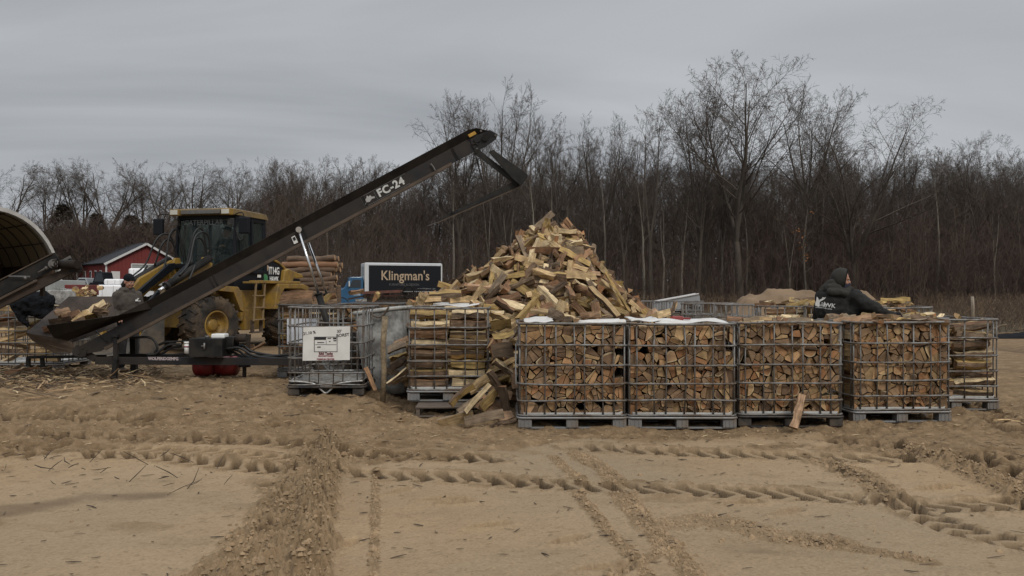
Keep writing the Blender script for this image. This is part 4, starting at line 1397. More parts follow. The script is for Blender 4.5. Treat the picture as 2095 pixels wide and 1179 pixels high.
rc = random.Random(21)
CAGES = {}
def place(key, label, px_c, Y, rot=0.0, W=1.2, D=1.0, z=None, **kw):
    """Y is the distance of the front face"""
    rz = math.radians(rot)
    xc = (px_c - 1047.5) * Y / F_PX
    cx = xc - math.sin(rz) * D / 2; cy = Y + math.cos(rz) * D / 2
    z = gz(cx, cy) - 0.012 if z is None else z
    t = cage(label, (cx, cy, z), rz, W, D, **kw)
    t_M = Matrix.Translation((cx, cy, z)) @ Matrix.Rotation(rz, 4, 'Z')
    CAGES[key] = (t_M, W, D)
    return t
place('front1', 'full wire cage at left end of the front row, next to the spilled logs', 1171, 8.60, 0.3, feet='metal')
place('front2', 'full wire cage in the front row with white cardboard on top and red tool', 1396.5, 8.60, -0.3, feet='metal')
place('front3', 'full wire cage in the front row with a plank leaning on it', 1618, 8.68, -0.8, W=1.17, feet='black')
place('front4', 'full wire cage at right end of the front row, slightly turned', 1847, 9.02, 2.5, W=1.17, feet='metal')
place('rear_right', 'wire cage of crosswise split logs at far right behind the front row', 1958, 9.95, 0.5, W=1.1, D=1.2, feet='metal', nb=4)
place('mid_left', 'wire cage of crosswise split logs standing on a wooden pallet', 917, 9.72, 0.8, W=1.02, D=1.2, z=0.135, nb=5, feet='metal')
ibc = place('empty', 'empty wire cage with white sign and dirty tray, left of the others', 666, 10.15, 0.3, W=1.0, D=1.2, feet='black', group='empty wire cages', nb=6, tray=False, notch=True)
place('back_left', 'wire cage of crosswise logs behind the empty cage, white plate on it', 630, 12.35, 0.5, W=0.98, D=1.2, nb=6, dark=True)
place('back_mid', 'wire cage showing log ends behind the grey tank', 752, 12.9, -1.0, W=1.0, D=1.2, nb=5, dark=True)
place('far_left', 'wire cage of logs at the left edge under a black cloth', 52, 13.3, 1.0, W=1.2, D=1.0, nb=7, dark=True)
place('yard_a', 'empty wire cage far behind the heap, near the silver pickup bed', 1318, 20.5, 2, W=1.0, D=1.2, group='empty wire cages', nb=6, tray=False, dark=True)
place('yard_b', 'empty wire cage standing right beside another empty one, before the silver pickup bed', 1402, 20.8, -3, W=1.0, D=1.2, group='empty wire cages', nb=6, tray=False, dark=True)
place('yard_c', 'empty wire cage turned at an angle in front of the sand mound', 1452, 16.6, -14, W=1.2, D=1.0, group='empty wire cages', nb=7, tray=True)
place('yard_d', 'empty wire cage beside the firewood cages left of the hooded man', 1530, 15.2, -10, W=1.2, D=1.0, group='empty wire cages', nb=7, tray=True)
place('yard_e', 'wire cage of jumbled logs just left of the hooded man', 1628, 13.6, -8, W=1.2, D=1.0, nb=7)
place('yard_f', 'wire cage heaped with logs behind the hooded man', 1722, 13.4, -5, W=1.2, D=1.0, nb=7)
place('yard_g', 'wire cage with pale logs right of the hooded man', 1838, 12.8, 2, W=1.2, D=1.0, nb=7)
place('row_two', 'wire cage hidden behind the right end of the front row, beside the hooded man', 1868, 10.25, 1, W=1.0, D=1.2, nb=6, feet='metal')

def W3(Mx, p):
    return Mx @ Vector(p)
def fill_ends(key, n, split=True, front_score=1.0, depth2=True, top=1.17):
    Mx, W, D = CAGES[key]
    cells = pack_cells(-W / 2 + .03, W / 2 - .03, 0.16, top + 0.01, n, rc, split)
    for P in cells:
        if rc.random() < 0.015: continue
        L = rc.uniform(0.38, 0.45)
        g = log_geom(P, L, rc, ns=2)
        y = -D / 2 + 0.035 + L / 2 + abs(rc.gauss(0, 0.02))
        A = poly_area(P)
        add_log(g, Mx @ Matrix.Translation((0, y, 0)), key, A * front_score)
    if depth2:
        for P in pack_cells(-W / 2 + .03, W / 2 - .03, 0.16, top, n // 2, rc, split=False):
            g = log_geom(P, 0.44, rc, ns=1)
            add_log(g, Mx @ Matrix.Translation((0, D / 2 - 0.28, 0)), key, 0.0)
def fill_sides(key, rows, cols, score=1.0, ym=-1, layers=2, top=1.14, messy=0.03):
    """logs lying crosswise, long faces towards the camera"""
    Mx, W, D = CAGES[key]
    for lay in range(layers):
        z = 0.165
        for r_ in range(rows):
            hh = (top - 0.165) / rows
            xs0 = -W / 2 + 0.03
            Lc = (W - 0.06) / cols
            for c_ in range(cols):
                # flat split face outwards, bark to the back
                h2 = hh * rc.uniform(.42, .56); dd_ = hh * rc.uniform(.5, .8); q = rc.uniform(-.25, .35) * hh
                cs = [(-dd_ * .5 + rc.gauss(0, .006), -h2, 'c'), (dd_ * .5, -h2 * rc.uniform(.3, .9), 'b' if rc.random() < .6 else 'c'), (dd_ * .6, h2 * rc.uniform(.2, .8), 'c'), (-dd_ * .5 + rc.gauss(0, .01), h2, 'c'), (-dd_ * .62, q, 'b' if rc.random() < .12 else 'c')]
                if rc.random() < .15: cs[3] = (*cs[3][:2], 'b')
                L = min(Lc * rc.uniform(.86, 1.04), 0.52)
                g = log_geom(cs, L, rc, tone=rc.choices(list(SPLIT_COL), [.36, .2, .34, .10])[0], rough=.007)
                roll = rc.gauss(0, .18)
                pos = (xs0 + Lc * (c_ + .5) + rc.gauss(0, .015), ym * (D / 2 - 0.10 - lay * 0.14) + rc.gauss(0, .012), z + hh / 2)
                d = Vector((1, rc.gauss(0, .05), rc.gauss(0, messy)))
                if rc.random() < .04: continue
                add_log(g, Mx @ axis_matrix(pos, d, roll), key, L * hh * score if lay == 0 else 0.0)
            z += hh
def top_pieces(key, n, score=0.02, z=1.17, spread=0.06, tones=None, yr=(-.45, .45), amp=1.0):
    Mx, W, D = CAGES[key]
    for i in range(n):
        cs = sector_cs(rc, R=rc.uniform(.06, .1))
        L = rc.uniform(.3, .45)
        g = log_geom(cs, L, rc, tone=rc.choice(tones) if tones else None)
        a = rc.uniform(0, math.pi)
        yy = D * rc.uniform(*yr)
        pos = (rc.uniform(-.42, .42) * W, yy, z + rc.uniform(-0.02, spread) * amp)
        add_log(g, Mx @ axis_matrix(pos, (math.cos(a), math.sin(a), rc.gauss(0, .12)), rc.uniform(0, 6.28)), key, score * rc.uniform(.5, 1))
for k_ in ('front1', 'front2', 'front3', 'front4'):
    fill_ends(k_, 70, top=1.17 if k_ in ('front3', 'front4') else 1.13)
top_pieces('front3', 20, spread=0.03)
top_pieces('front4', 20, spread=0.03)
top_pieces('front1', 9, z=1.15, spread=0.03, tones=['reddish', 'pale'])
fill_sides('mid_left', 8, 2, 1.0)
top_pieces('mid_left', 5, z=1.20, spread=.06, tones=['yellow', 'pale', 'reddish'])
fill_sides('rear_right', 8, 2, 0.9, messy=0.17)
Mx_, W_, D_ = CAGES['rear_right']
fill_sides('back_left', 11, 2, 0.7, layers=1)
fill_ends('back_mid', 34, True, 0.45, depth2=False)
fill_sides('far_left', 8, 2, 0.5, layers=1, messy=0.2)
for k_ in ('yard_e', 'yard_f', 'yard_g'):
    fill_sides(k_, 8, 2, 0.3, layers=1, messy=0.25)
    top_pieces(k_, 16, 0.008, z=1.18, spread=.10, tones=['pale', 'yellow', 'reddish'])
fill_sides('row_two', 8, 2, 0.2, layers=1)
top_pieces('row_two', 8, 0.01, spread=.03)
top_pieces('rear_right', 8, 0.02, z=1.12, spread=.05, tones=['pale', 'yellow'])

# ---- the heap under the conveyor head
HY = 11.9
def hx(px): return (px - 1047.5) * HY / F_PX
def hzp(py): return CAM_H - (py - HOR) * HY / F_PX
_px = [800, 835, 862, 900, 985, 1010, 1050, 1085, 1118, 1134, 1160, 1180, 1202, 1236, 1274, 1318, 1362, 1430, 1520]
_pz = [0.0, 0.75, hzp(622), hzp(600), hzp(556), hzp(532), hzp(503), hzp(480), hzp(458), hzp(450), hzp(458), hzp(482), hzp(515), hzp(560), hzp(604), hzp(640), hzp(660), 0.5, 0.0]
_pX = [hx(p) for p in _px]
PEAK_X = hx(1138)
ZT = max(_pz)
def side_r(z, s):
    """half width of the heap at height z, to the left (-1) or right (+1)"""
    if s < 0:
        xs = [x for x in _pX if x <= PEAK_X]; zs = [_pz[i] for i, x in enumerate(_pX) if x <= PEAK_X]
        return PEAK_X - float(np.interp(z, zs, xs))
    xs = [x for x in _pX if x >= PEAK_X][::-1]; zs = [_pz[i] for i, x in enumerate(_pX) if x >= PEAK_X][::-1]
    return float(np.interp(z, zs, xs)) - PEAK_X
def heap_pt(z, phi, k=1.0):
    s = 1 if math.cos(phi) > 0 else -1
    rs_ = side_r(z, s); rf = (ZT - z) * 0.86 + 0.05
    c2 = math.cos(phi) ** 2
    r = (rs_ * c2 + rf * (1 - c2)) * k
    return Vector((PEAK_X + r * math.cos(phi), HY + r * math.sin(phi), z))
rh = random.Random(77)
def heap_normal(z, phi):
    e = 0.03
    a = heap_pt(z, phi + e) - heap_pt(z, phi - e)
    b = heap_pt(min(z + e, ZT), phi) - heap_pt(z - e, phi)
    n = a.cross(b)
    if n.dot(Vector((math.cos(phi), math.sin(phi), .3))) < 0: n = -n
    return n.normalized()
placed = []
def heap_log(z, phi, k, score, ctx, tilt=0.28, dist=0.0):
    p = heap_pt(z, phi, k)
    if dist and any((p - q).length < dist for q in placed): return False
    placed.append(p)
    n = heap_normal(z, phi)
    t1 = n.cross(Vector((0, 0, 1))).normalized(); t2 = n.cross(t1)
    a = rh.choice([rh.gauss(0, .5), rh.gauss(0, .5), rh.gauss(math.pi / 2, .5), rh.uniform(0, math.pi)])
    d = t1 * math.cos(a) + t2 * math.sin(a) + n * rh.gauss(0, tilt)
    L = rh.uniform(.40, .53)
    cs = sector_cs(rh, R=rh.uniform(.075, .130))
    w = max(c[1] for c in cs) - min(c[1] for c in cs)
    g = log_geom(cs, L, rh)
    add_log(g, axis_matrix(p, d, rh.uniform(0, 6.28)), ctx, score * L * w)
    return True
for i in range(420):                       # the body of the heap
    z = 0.15 + (ZT - 0.4) * rh.random() ** 1.2
    heap_log(z, rh.uniform(-math.pi * 1.02, math.pi * .02), rh.uniform(.72, .88), 0.0, 'heap_core')
placed.clear()
n_out = 0; tries = 0
while n_out < 470 and tries < 18000:        # the pieces one can see
    tries += 1
    u = rh.random()
    z = 0.35 + (ZT - 0.37) * (1 - math.sqrt(1 - u * 0.995))
    phi = rh.uniform(-math.pi * 1.06, math.pi * .06)
    hidden = z < 1.0 and math.cos(phi) > 0.1
    n_out += heap_log(z, phi, rh.uniform(.95, 1.05), 0.0 if hidden else 0.5, 'heap', dist=0.125)
for i in range(150):
    heap_log(0.35 + (ZT - 0.5) * rh.random(), rh.uniform(math.pi * .06, math.pi * .94), rh.uniform(.9, 1.0), 0.0, 'heap_core')
def loose(px0, py0, px1, py1, Y0, Y1=None, R=0.1, kind=None, tone=None, ctx='spill', roll=0.0, label=None, score=1.0, Lmax=None):
    """a single split log from one photo point to another"""
    p = at(px0, py0, Y0); q = at(px1, py1, Y1 if Y1 is not None else Y0)
    d = q - p
    cs = sector_cs(rh, R=R, kind=kind)
    g = log_geom(cs, d.length, rh, tone=tone)
    add_log(g, axis_matrix((p + q) / 2, d, roll), ctx, score, label)
# peak pieces standing proud
loose(1098, 470, 1133, 438, HY, R=.11, tone='grey', kind='quarter', ctx='heap', roll=1.2)
loose(1115, 472, 1120, 447, HY - .1, R=.09, tone='yellow', kind='quarter', ctx='heap', roll=2.0)
loose(1156, 448, 1185, 488, HY - .05, R=.10, tone='reddish', kind='third', ctx='heap', roll=1.0)
loose(1100, 498, 1150, 490, HY - .35, R=.12, tone='pale', kind='half', ctx='heap', roll=2.5)
loose(1060, 655, 1098, 612, 10.1, 10.3, R=.10, tone='yellow', kind='quarter', ctx='heap', roll=2.2)
loose(1062, 520, 1090, 490, HY - .4, R=.10, tone='yellow', kind='third', ctx='heap', roll=2.2)
loose(1205, 590, 1262, 650, 10.7, 10.4, R=.10, tone='pale', kind='third', ctx='heap', roll=2.2)
loose(1240, 560, 1290, 640, 11.3, 10.8, R=.10, tone='yellow', kind='slab', ctx='heap', roll=1.2)
# spill between the pallet and the first front cage
SP = [(1000, 760, 1024, 797, 9.05, 'third', 'reddish', .12), (920, 826, 966, 786, 9.0, 'quarter', 'yellow', .11), (952, 843, 1002, 786, 8.72, 'slab', 'pale', .13),
      (898, 866, 968, 848, 8.75, 'half', 'pale', .10), (950, 862, 1030, 846, 8.62, 'quarter', 'grey', .10), (1002, 874, 1056, 858, 8.5, 'third', 'pale', .05),
      (1030, 790, 1042, 862, 8.95, 'half', 'grey', .11), (960, 800, 1000, 775, 9.25, 'quarter', 'pale', .11), (985, 835, 1015, 800, 9.1, 'quarter', 'yellow', .11),
      (1000, 800, 1045, 812, 9.3, 'quarter', 'reddish', .11), (975, 815, 1020, 840, 9.15, 'half', 'reddish', .1), (940, 845, 985, 812, 9.1, 'quarter', 'grey', .1),
      (1005, 700, 1030, 730, 9.6, 'half', 'reddish', .11), (1010, 740, 1046, 765, 9.45, 'quarter', 'pale', .1), (1004, 665, 1045, 660, 9.75, 'half', 'yellow', .1),
      (1002, 640, 1040, 655, 9.9, 'third', 'pale', .1), (1008, 690, 1050, 680, 9.7, 'third', 'yellow', .1), (1006, 720, 1048, 715, 9.5, 'half', 'grey', .1), (1012, 615, 1050, 640, 10.0, 'quarter', 'reddish', .1),
      (1020, 860, 1050, 850, 8.8, 'half', 'reddish', .09)]
for a, b, c, d, Y, kd, tn, R in SP:
    loose(a, b, c, d, Y, Y + .05, R=R, kind=kd, tone=tn, roll=rh.uniform(0, 6.28))
# splits lying between the grey tank and the pallet cage
for a, b, c, d, Y, kd, tn, R in [(795, 720, 832, 706, 10.5, 'half', 'grey', .1), (798, 735, 833, 722, 10.4, 'half', 'yellow', .1), (800, 752, 832, 735, 10.3, 'quarter', 'grey', .1),
                              (806, 705, 834, 690, 10.6, 'half', 'reddish', .1), (790, 758, 815, 765, 10.6, 'quarter', 'grey', .09), (800, 780, 830, 768, 10.2, 'quarter', 'grey', .09), (748, 752, 768, 798, 10.25, 'slab', 'reddish', .06)]:
    loose(a, b, c, d, Y, R=R, kind=kd, tone=tn, ctx='gap', roll=rh.uniform(0, 6.28))
# single pieces with a place of their own
loose(793, 787, 834, 755, 9.95, R=.06, kind='slab', tone='pale', ctx='one', roll=1.5, label='whitish split board leaning against the left side of the pallet cage')
loose(1623, 876, 1641, 808, 8.40, 8.58, R=.095, kind='slab', tone='reddish', ctx='one', roll=0.1, label='reddish plank leaning upright against the third front cage')
loose(2030, 860, 2095, 863, 8.9, 9.2, R=.03, kind='slab', tone='pale', ctx='one', label='thin pale split stick lying on sand at the right edge')
loose(878, 606, 944, 603, 10.2, 10.25, R=.10, kind='quarter', tone='yellow', ctx='one', roll=1.0, label='yellow split log lying on top of the pallet cage')
loose(860, 622, 868, 600, 10.1, R=.09, kind='slab', tone='pale', ctx='one', roll=1.0, label='whitish split log standing on the left corner of the pallet cage')
loose(1372, 645, 1382, 618, 9.4, 9.5, R=.06, kind='slab', tone='pale', ctx='one', label='pale stick standing upright behind the red tool')
loose(1340, 648, 1368, 640, 9.2, 9.4, R=.10, kind='quarter', tone='pale', ctx='one', roll=2.0, label='chunky split log resting on the cardboard left of the red tool')
loose(1124, 640, 1150, 652, 9.1, 8.95, R=.11, kind='quarter', tone='yellow', ctx='one', roll=0.9, label='wedge shaped split log resting on the first cage cardboard')
loose(1085, 637, 1130, 640, 9.2, 9.2, R=.09, kind='slab', tone='pale', ctx='one', roll=0.4, label='long pale split log lying behind the wedge on first cage')
loose(1190, 650, 1228, 643, 9.3, 9.2, R=.10, kind='quarter', tone='reddish', ctx='one', roll=0.4, label='reddish wedge of wood on the right part of first cage top')
loose(716, 599, 742, 596, 13.0, 13.3, R=.08, kind='quarter', tone='reddish', ctx='one', roll=0.4, label='reddish log lying on the cage behind the grey tank')
loose(768, 610, 774, 606, 13.0, 13.4, R=.09, kind='half', tone='yellow', ctx='one', roll=0.4, label='short yellow log end sitting on the cage behind the tank')
# boards and logs on the back left cage
for (a, b, c, d, Y, tn) in [(574, 628, 640, 622, 12.4, 'pale'), (574, 618, 640, 612, 12.5, 'reddish'), (576, 608, 640, 606, 12.7, 'reddish'), (640, 625, 690, 618, 12.5, 'pale'), (655, 615, 688, 606, 12.6, 'reddish'), (580, 624, 650, 617, 12.9, 'reddish')]:
    loose(a, b, c, d, Y, R=.10, kind='half', tone=tn, ctx='back_left', roll=rh.uniform(0, 6.28))
loose(660, 617, 676, 603, 12.2, 12.3, R=.09, kind='quarter', tone='yellow', ctx='one', roll=2.2, label='yellow split log tipped on the back left cage right of cylinders')
# logs in the conveyor hopper
HOP = [(112, 640, 140, 632, 12.3, 'half', 'reddish'), (130, 655, 165, 640, 12.2, 'quarter', 'reddish'), (105, 665, 150, 655, 12.1, 'half', 'grey'), (150, 660, 178, 636, 12.1, 'third', 'pale'),
       (172, 642, 215, 618, 12.3, 'slab', 'pale'), (190, 632, 222, 640, 12.2, 'quarter', 'reddish'), (165, 655, 205, 640, 12.3, 'half', 'yellow'), (140, 672, 175, 655, 12.0, 'quarter', 'pale'),
       (120, 645, 160, 650, 12.5, 'quarter', 'yellow'), (200, 650, 225, 622, 12.35, 'third', 'grey'), (90, 680, 130, 668, 12.1, 'half', 'reddish'), (110, 685, 160, 672, 12.1, 'half', 'reddish')]
for a, b, c, d, Y, kd, tn in HOP:
    loose(a, b, c, d, Y, Y + .1, R=.11, kind=kd, tone=tn, ctx='hopper', roll=rh.uniform(0, 6.28))
# loose pieces at the left edge by the splinters
for a, b, c, d, Y, tn in [(-5, 768, 48, 744, 12.6, 'grey'), (10, 762, 78, 752, 12.5, 'reddish'), (-10, 790, 30, 782, 11.6, 'pale'), (300, 760, 320, 752, 13.5, 'reddish'), (232, 758, 262, 756, 13.2, 'pale'),
                          (500, 722, 542, 700, 13.5, 'reddish'), (470, 715, 520, 706, 14.2, 'reddish'), (300, 745, 312, 740, 13.8, 'pale')]:
    loose(a, b, c, d, Y, R=.06, kind='quarter', tone=tn, ctx='left_ground', roll=rh.uniform(0, 6.28), score=.02)
# small background stack before the red junk at left
for i in range(26):
    px = rh.uniform(158, 208); py = rh.uniform(586, 606)
    loose(px, py, px + rh.uniform(-14, 14), py + rh.uniform(-8, 8), 24 + rh.uniform(-.5, .8), R=.12, ctx='junk', tone=rh.choice(['pale', 'yellow', 'reddish']), score=0.012)

CTX = {   # context -> (name of kind, label, group)
    'front1': ('stacked_log', 'split log end stacked in the leftmost front cage'), 'front2': ('stacked_log', 'split log end stacked in the front cage under the red tool'),
    'front3': ('stacked_log', 'split log stacked in the front cage with the leaning plank'), 'front4': ('stacked_log', 'split log stacked in the turned cage at right of front row'),
    'rear_right': ('stacked_log', 'split log lying crosswise in the far right cage'), 'mid_left': ('stacked_log', 'split log lying crosswise in the cage on the pallet'),
    'back_left': ('stacked_log', 'split log in the cage behind the empty sign cage'), 'back_mid': ('stacked_log', 'log end stacked in the cage behind the grey tank'),
    'far_left': ('stacked_log', 'log in the cage under the black cloth at left edge'), 'yard_e': ('stacked_log', 'jumbled log in the cage left of the hooded man'),
    'yard_f': ('stacked_log', 'log heaped in the cage behind the hooded man'), 'yard_g': ('stacked_log', 'pale log in the cage right of the hooded man'),
    'row_two': ('stacked_log', 'log in the cage hidden behind the turned front cage'),
    'heap': ('split_log', None), 'spill': ('split_log', None), 'gap': ('split_log', 'split log lying in the gap between grey tank and pallet cage'),
    'hopper': ('split_log', 'split log lying in the conveyor hopper'), 'left_ground': ('split_log', 'split piece lying on the ground under the conveyor frame'),
    'junk': ('split_log', 'split log in the small distant pile by the white wrapped loads'), 'one': ('split_log', None), 'heap_core': ('split_log', None)}
TONE_WORD = {'pale': 'pale', 'yellow': 'yellowish', 'reddish': 'reddish brown', 'grey': 'greyish brown'}
def emit_logs():
    kinds = {'stacked_log': [], 'split_log': []}
    for g in LOGS: kinds[CTX[g['ctx']][0]].append(g)
    for kd, gs in kinds.items():
        gs.sort(key=lambda g: -g['score'])
        keep = [g for g in gs if g['score'] > 0][:300]
        ids = set(id(g) for g in keep)
        rest = [g for g in gs if id(g) not in ids]
        for g in keep:
            c = g['V'].mean(0)
            o = link(kd, logs_to_mesh(kd, [g], c), loc=tuple(c))
            ctx = g['ctx']; lb = g['label'] or CTX[ctx][1]; grp = None
            if ctx == 'heap':
                side = 'near the top' if c[2] > 2.05 else ('on the left slope' if c[0] < PEAK_X - .35 else 'on the right slope' if c[0] > PEAK_X + .4 else 'on the middle')
                lb = '%s split log %s of the big heap' % (TONE_WORD[g['tone']], side)
                grp = '%s split logs %s of the heap' % (TONE_WORD[g['tone']], side)
            elif ctx == 'spill':
                lb = '%s split log spilled beside the leftmost front cage' % TONE_WORD[g['tone']]
                grp = '%s logs spilled beside the leftmost front cage' % TONE_WORD[g['tone']]
            elif ctx != 'one':
                grp = 'logs: ' + lb
            prop(o, lb, 'firewood', grp)
        if rest:
            o = link(kd + '_mass', logs_to_mesh(kd + '_mass', rest))
            prop(o, 'remaining split firewood packed in the cages' if kd == 'stacked_log' else 'remaining split firewood packed deeper in the heap', 'firewood', kind='stuff')
emit_logs()

# ================================================================== helpers for machines
def wpart(name, mb, mats, t, bevel=0.0):
    """part whose geometry is given in world coordinates under an unrotated thing"""
    o = mb.build(name, mats, t, bevel)
    o.location = -t.location
    return o
def wtext(name, body, size, m, t, o, u, v, parent=None, **kw):
    ob = text_mesh(name, body, size, m, parent or t, o, u, v, **kw)
    ob.location = -t.location if parent is None else (0, 0, 0)
    return ob
def pxpoly(pts, Y):
    return [at(x, y, Y) for x, y in pts]
def slab(mb, pts, thick, mat=0):
    """solid plate from a planar-ish polygon of world points, thickened along its normal"""
    pts = [Vector(p) for p in pts]
    n = Vector((0, 0, 0))
    for i in range(len(pts)):
        a, b = pts[i], pts[(i + 1) % len(pts)]
        n += a.cross(b)
    n.normalize()
    k = len(pts)
    vs = [p + n * thick / 2 for p in pts] + [p - n * thick / 2 for p in pts]
    mb.add(vs, [tuple(range(k)), tuple(range(k, 2 * k))[::-1]] + [(i, k + i, k + (i + 1) % k, (i + 1) % k) for i in range(k)], mat)
def curve_pts(ctrl, n=14):
    """smooth path through control points"""
    P = [Vector(p) for p in ctrl]
    P = [P[0] * 2 - P[1]] + P + [P[-1] * 2 - P[-2]]
    out = []
    for i in range(1, len(P) - 2):
        for k in range(n):
            t = k / n
            a, b, c, d = P[i - 1], P[i], P[i + 1], P[i + 2]
            out.append(0.5 * ((2 * b) + (c - a) * t + (2 * a - 5 * b + 4 * c - d) * t * t + (3 * b - a - 3 * c + d) * t ** 3))
    out.append(P[-2])
    return out
def wheel(t, name, c, axis, R, W, rim_r, rim_mat, parent=None, lugs=22, lug_h=0.035, face=1):
    """tyre with lugs > rim; axis points to the outer face"""
    ax = Vector(axis).normalized()
    c = Vector(c)
    mb = MB()
    prof = [(rim_r, -W * .42), (rim_r * 1.12, -W * .5), (R * .88, -W * .5), (R * .97, -W * .40), (R * .985, 0), (R * .97, W * .40), (R * .88, W * .5), (rim_r * 1.12, W * .5), (rim_r, W * .42), (rim_r * .97, 0), (rim_r, -W * .42)]
    mb.lathe(prof, c, ax, 40)
    a0 = ax.orthogonal().normalized(); b0 = ax.cross(a0)
    for k in range(lugs):
        for s in (-1, 1):
            an = 2 * math.pi * (k + (0.5 if s > 0 else 0)) / lugs
            an2 = an + 0.16
            p = c + (a0 * math.cos(an) + b0 * math.sin(an)) * R * .985 + ax * s * W * .03
            q = c + (a0 * math.cos(an2) + b0 * math.sin(an2)) * R * .94 + ax * s * W * .50
            mb.bar(p, q, R * .085, lug_h * 2, 0, up=(a0 * math.cos(an) + b0 * math.sin(an)))
    ty = mb.build('tyre', M['tyre'], parent or t)
    rb = MB()
    r = rim_r
    rb.lathe([(r * 1.02, -W * .40), (r * 1.03, W * .44), (r * .93, W * .46), (r * .88, W * .30), (r * .80, W * .16), (r * .45, W * .10), (r * .40, W * .22), (r * .28, W * .25), (0.001, W * .25)], c, ax, 32)
    rb.lathe([(r * 1.02, -W * .40), (r * .5, -W * .36), (0.001, -W * .34)], c, ax, 32)
    for k in range(8):
        an = 2 * math.pi * k / 8
        p = c + (a0 * math.cos(an) + b0 * math.sin(an)) * r * .62 + ax * W * .11
        rb.cyl(p, p + ax * .03, r * .055, 8)
    rb.build('rim', rim_mat, ty)
    return ty

# ================================================================== FIREWOOD CONVEYOR
CY, CB = 12.0, 12.62
conv = thing('firewood_conveyor', 'long black inclined conveyor with hopper, raised over the firewood heap', 'conveyor', (at(420, 740, 12).x, 12.3, gz(-4.7, 12.3)))
SL = math.radians(28.06)
cu_ = Vector((math.cos(SL), 0, math.sin(SL))); cv_ = Vector((-math.sin(SL), 0, math.cos(SL)))
def top_y(px): return 457 - (px - 600) * 0.533
def trough():
    # bed + the two side panels + lips
    mb = MB()
    for Yp, nm in ((CY, 'front'), (CB, 'back')):
        lo = [(155, top_y(155) + 31), (985, top_y(985) + 31), (1001, 268)]
        P = [(150, 716), (158, 727), (206, 719), (976, 308), (992, 300), (1001, 269), (974, top_y(974) + 19), (300, top_y(300) + 19), (168, top_y(168) + 19)]
        slab(mb, pxpoly(P, Yp), 0.008)
    wpart('side_panel', mb, M['conv'], conv)
    b = MB()
    slab(b, [at(170, 712, CY + .01), at(985, 285, CY + .01), at(985, 285, CB - .01), at(170, 712, CB - .01)], 0.01)
    wpart('belt_bed', b, M['conv_lip'], conv)
    l = MB()
    for Yp, dy in ((CY, -.055), (CB, .055)):
        a0, a1 = at(250, top_y(250) + 19, Yp), at(1000, 268, Yp)
        b0, b1, b2 = at(252, top_y(252), Yp + dy), at(958, 266, Yp + dy), at(974, 262, Yp + dy)
        slab(l, [a0, at(974, top_y(974) + 19, Yp), b2, b1, b0], 0.006)
        slab(l, [at(974, top_y(974) + 19, Yp), a1, b2], 0.006)
    wpart('side_lip', l, M['conv_lip'], conv)
    f = MB()
    for Yp in (CY - .015, CB + .015):
        f.bar(at(215, top_y(215) + 51.5, Yp), at(925, top_y(925) + 51.5, Yp), 0.05, 0.045, 0, up=cv_)
    for k in range(16):
        px = 250 + k * 44
        f.bar(at(px, top_y(px) + 51, CY), at(px, top_y(px) + 51, CB), 0.05, 0.04, 0, up=cv_)
    slab(f, [at(225, top_y(225) + 54, CY), at(925, top_y(925) + 54, CY), at(925, top_y(925) + 54, CB), at(225, top_y(225) + 54, CB)], 0.006)
    wpart('bottom_flange', f, M['conv_brown'], conv)
    def stiff(fn):
        q_ = MB(); fn(q_); wpart('stiffener', q_, M['black_metal'], conv)
    for px in (430, 437, 740, 744, 925, 928):
        for Yp in (CY - .012, CB + .012):
            stiff(lambda s: s.bar(at(px - 2, top_y(px) + 20, Yp), at(px + 13, top_y(px) + 49, Yp), 0.008, 0.014, 0, up=(0, 1, 0)))
    for Yp in (CY - .012, CB + .012):
        stiff(lambda s: s.bar(at(196, 677, Yp), at(221, 701, Yp), 0.01, 0.03, 0, up=(0, 1, 0)))
        stiff(lambda s: slab(s, pxpoly([(601, 462), (613, 455), (632, 492), (619, 499)], Yp), 0.02))
    h = MB()                                   # head plate
    for Yp in (CY - .02, CB + .02):
        slab(h, pxpoly([(962, 284), (1002, 266), (1018, 275), (1015, 285), (993, 301), (975, 309), (966, 300)], Yp), 0.014)
    h.cyl(at(1000, 281, CY - .03), at(1000, 281, CB + .03), .095, 18)
    wpart('head_plate', h, M['conv'], conv)
    k = MB()
    k.cyl(at(992, 282, CY - .07), at(992, 282, CY - .02), .05, 12)
    wpart('bearing', k, M['black_metal'], conv)
    k = MB()
    k.bar(at(966, 296, CY - .04), at(982, 288, CY - .04), .016, .016)
    k.bar(at(969, 286, CY - .04), at(978, 297, CY - .04), .016, .016)
    wpart('crank_handle', k, M['black_metal'], conv)
    for a, b_ in ((1002, 270), (1014, 277), (976, 305), (984, 268)):
        k = MB(); k.cyl(at(a, b_, CY - .045), at(a, b_, CY - .02), .018, 8); wpart('bolt', k, M['galv_dark'], conv)
    w_ = MB()
    slab(w_, pxpoly([(957, 276), (971, 268.5), (975, 274), (961, 281.5)], CY - .058), 0.004)
    wpart('warning_label', w_, M['warn_yellow'], conv)
    w2 = MB(); slab(w2, pxpoly([(596, 486), (603, 482), (610, 496), (602, 500)], CY - .03), 0.004)
    wl_ = wpart('white_label', w2, M['sign'], conv)
    w3 = MB(); slab(w3, pxpoly([(598, 487), (603, 484.5), (606, 491), (601, 493.5)], CY - .034), 0.003)
    wpart('label_print', w3, M['ink'], conv)
    # model plate: emblem and letters
    d = MB()
    c0 = at(742, top_y(742) + 33, CY)
    for (a0, a1, b0, b1) in ((0.0, 0.78, .082, .086), (0.0, 0.78, -.086, -.082), (0.0, .004, -.086, .086), (0.225, .229, -.07, .07)):
        slab(d, [Vector((c0.x, CY - .008, c0.z)) + cu_ * a + cv_ * b_ for a, b_ in ((a0, b0), (a1, b0), (a1, b1), (a0, b1))], 0.003)
    wpart('model_plate_border', d, mat('dull_grey_print', (0.16, 0.16, 0.16), .6), conv)
    e = MB()
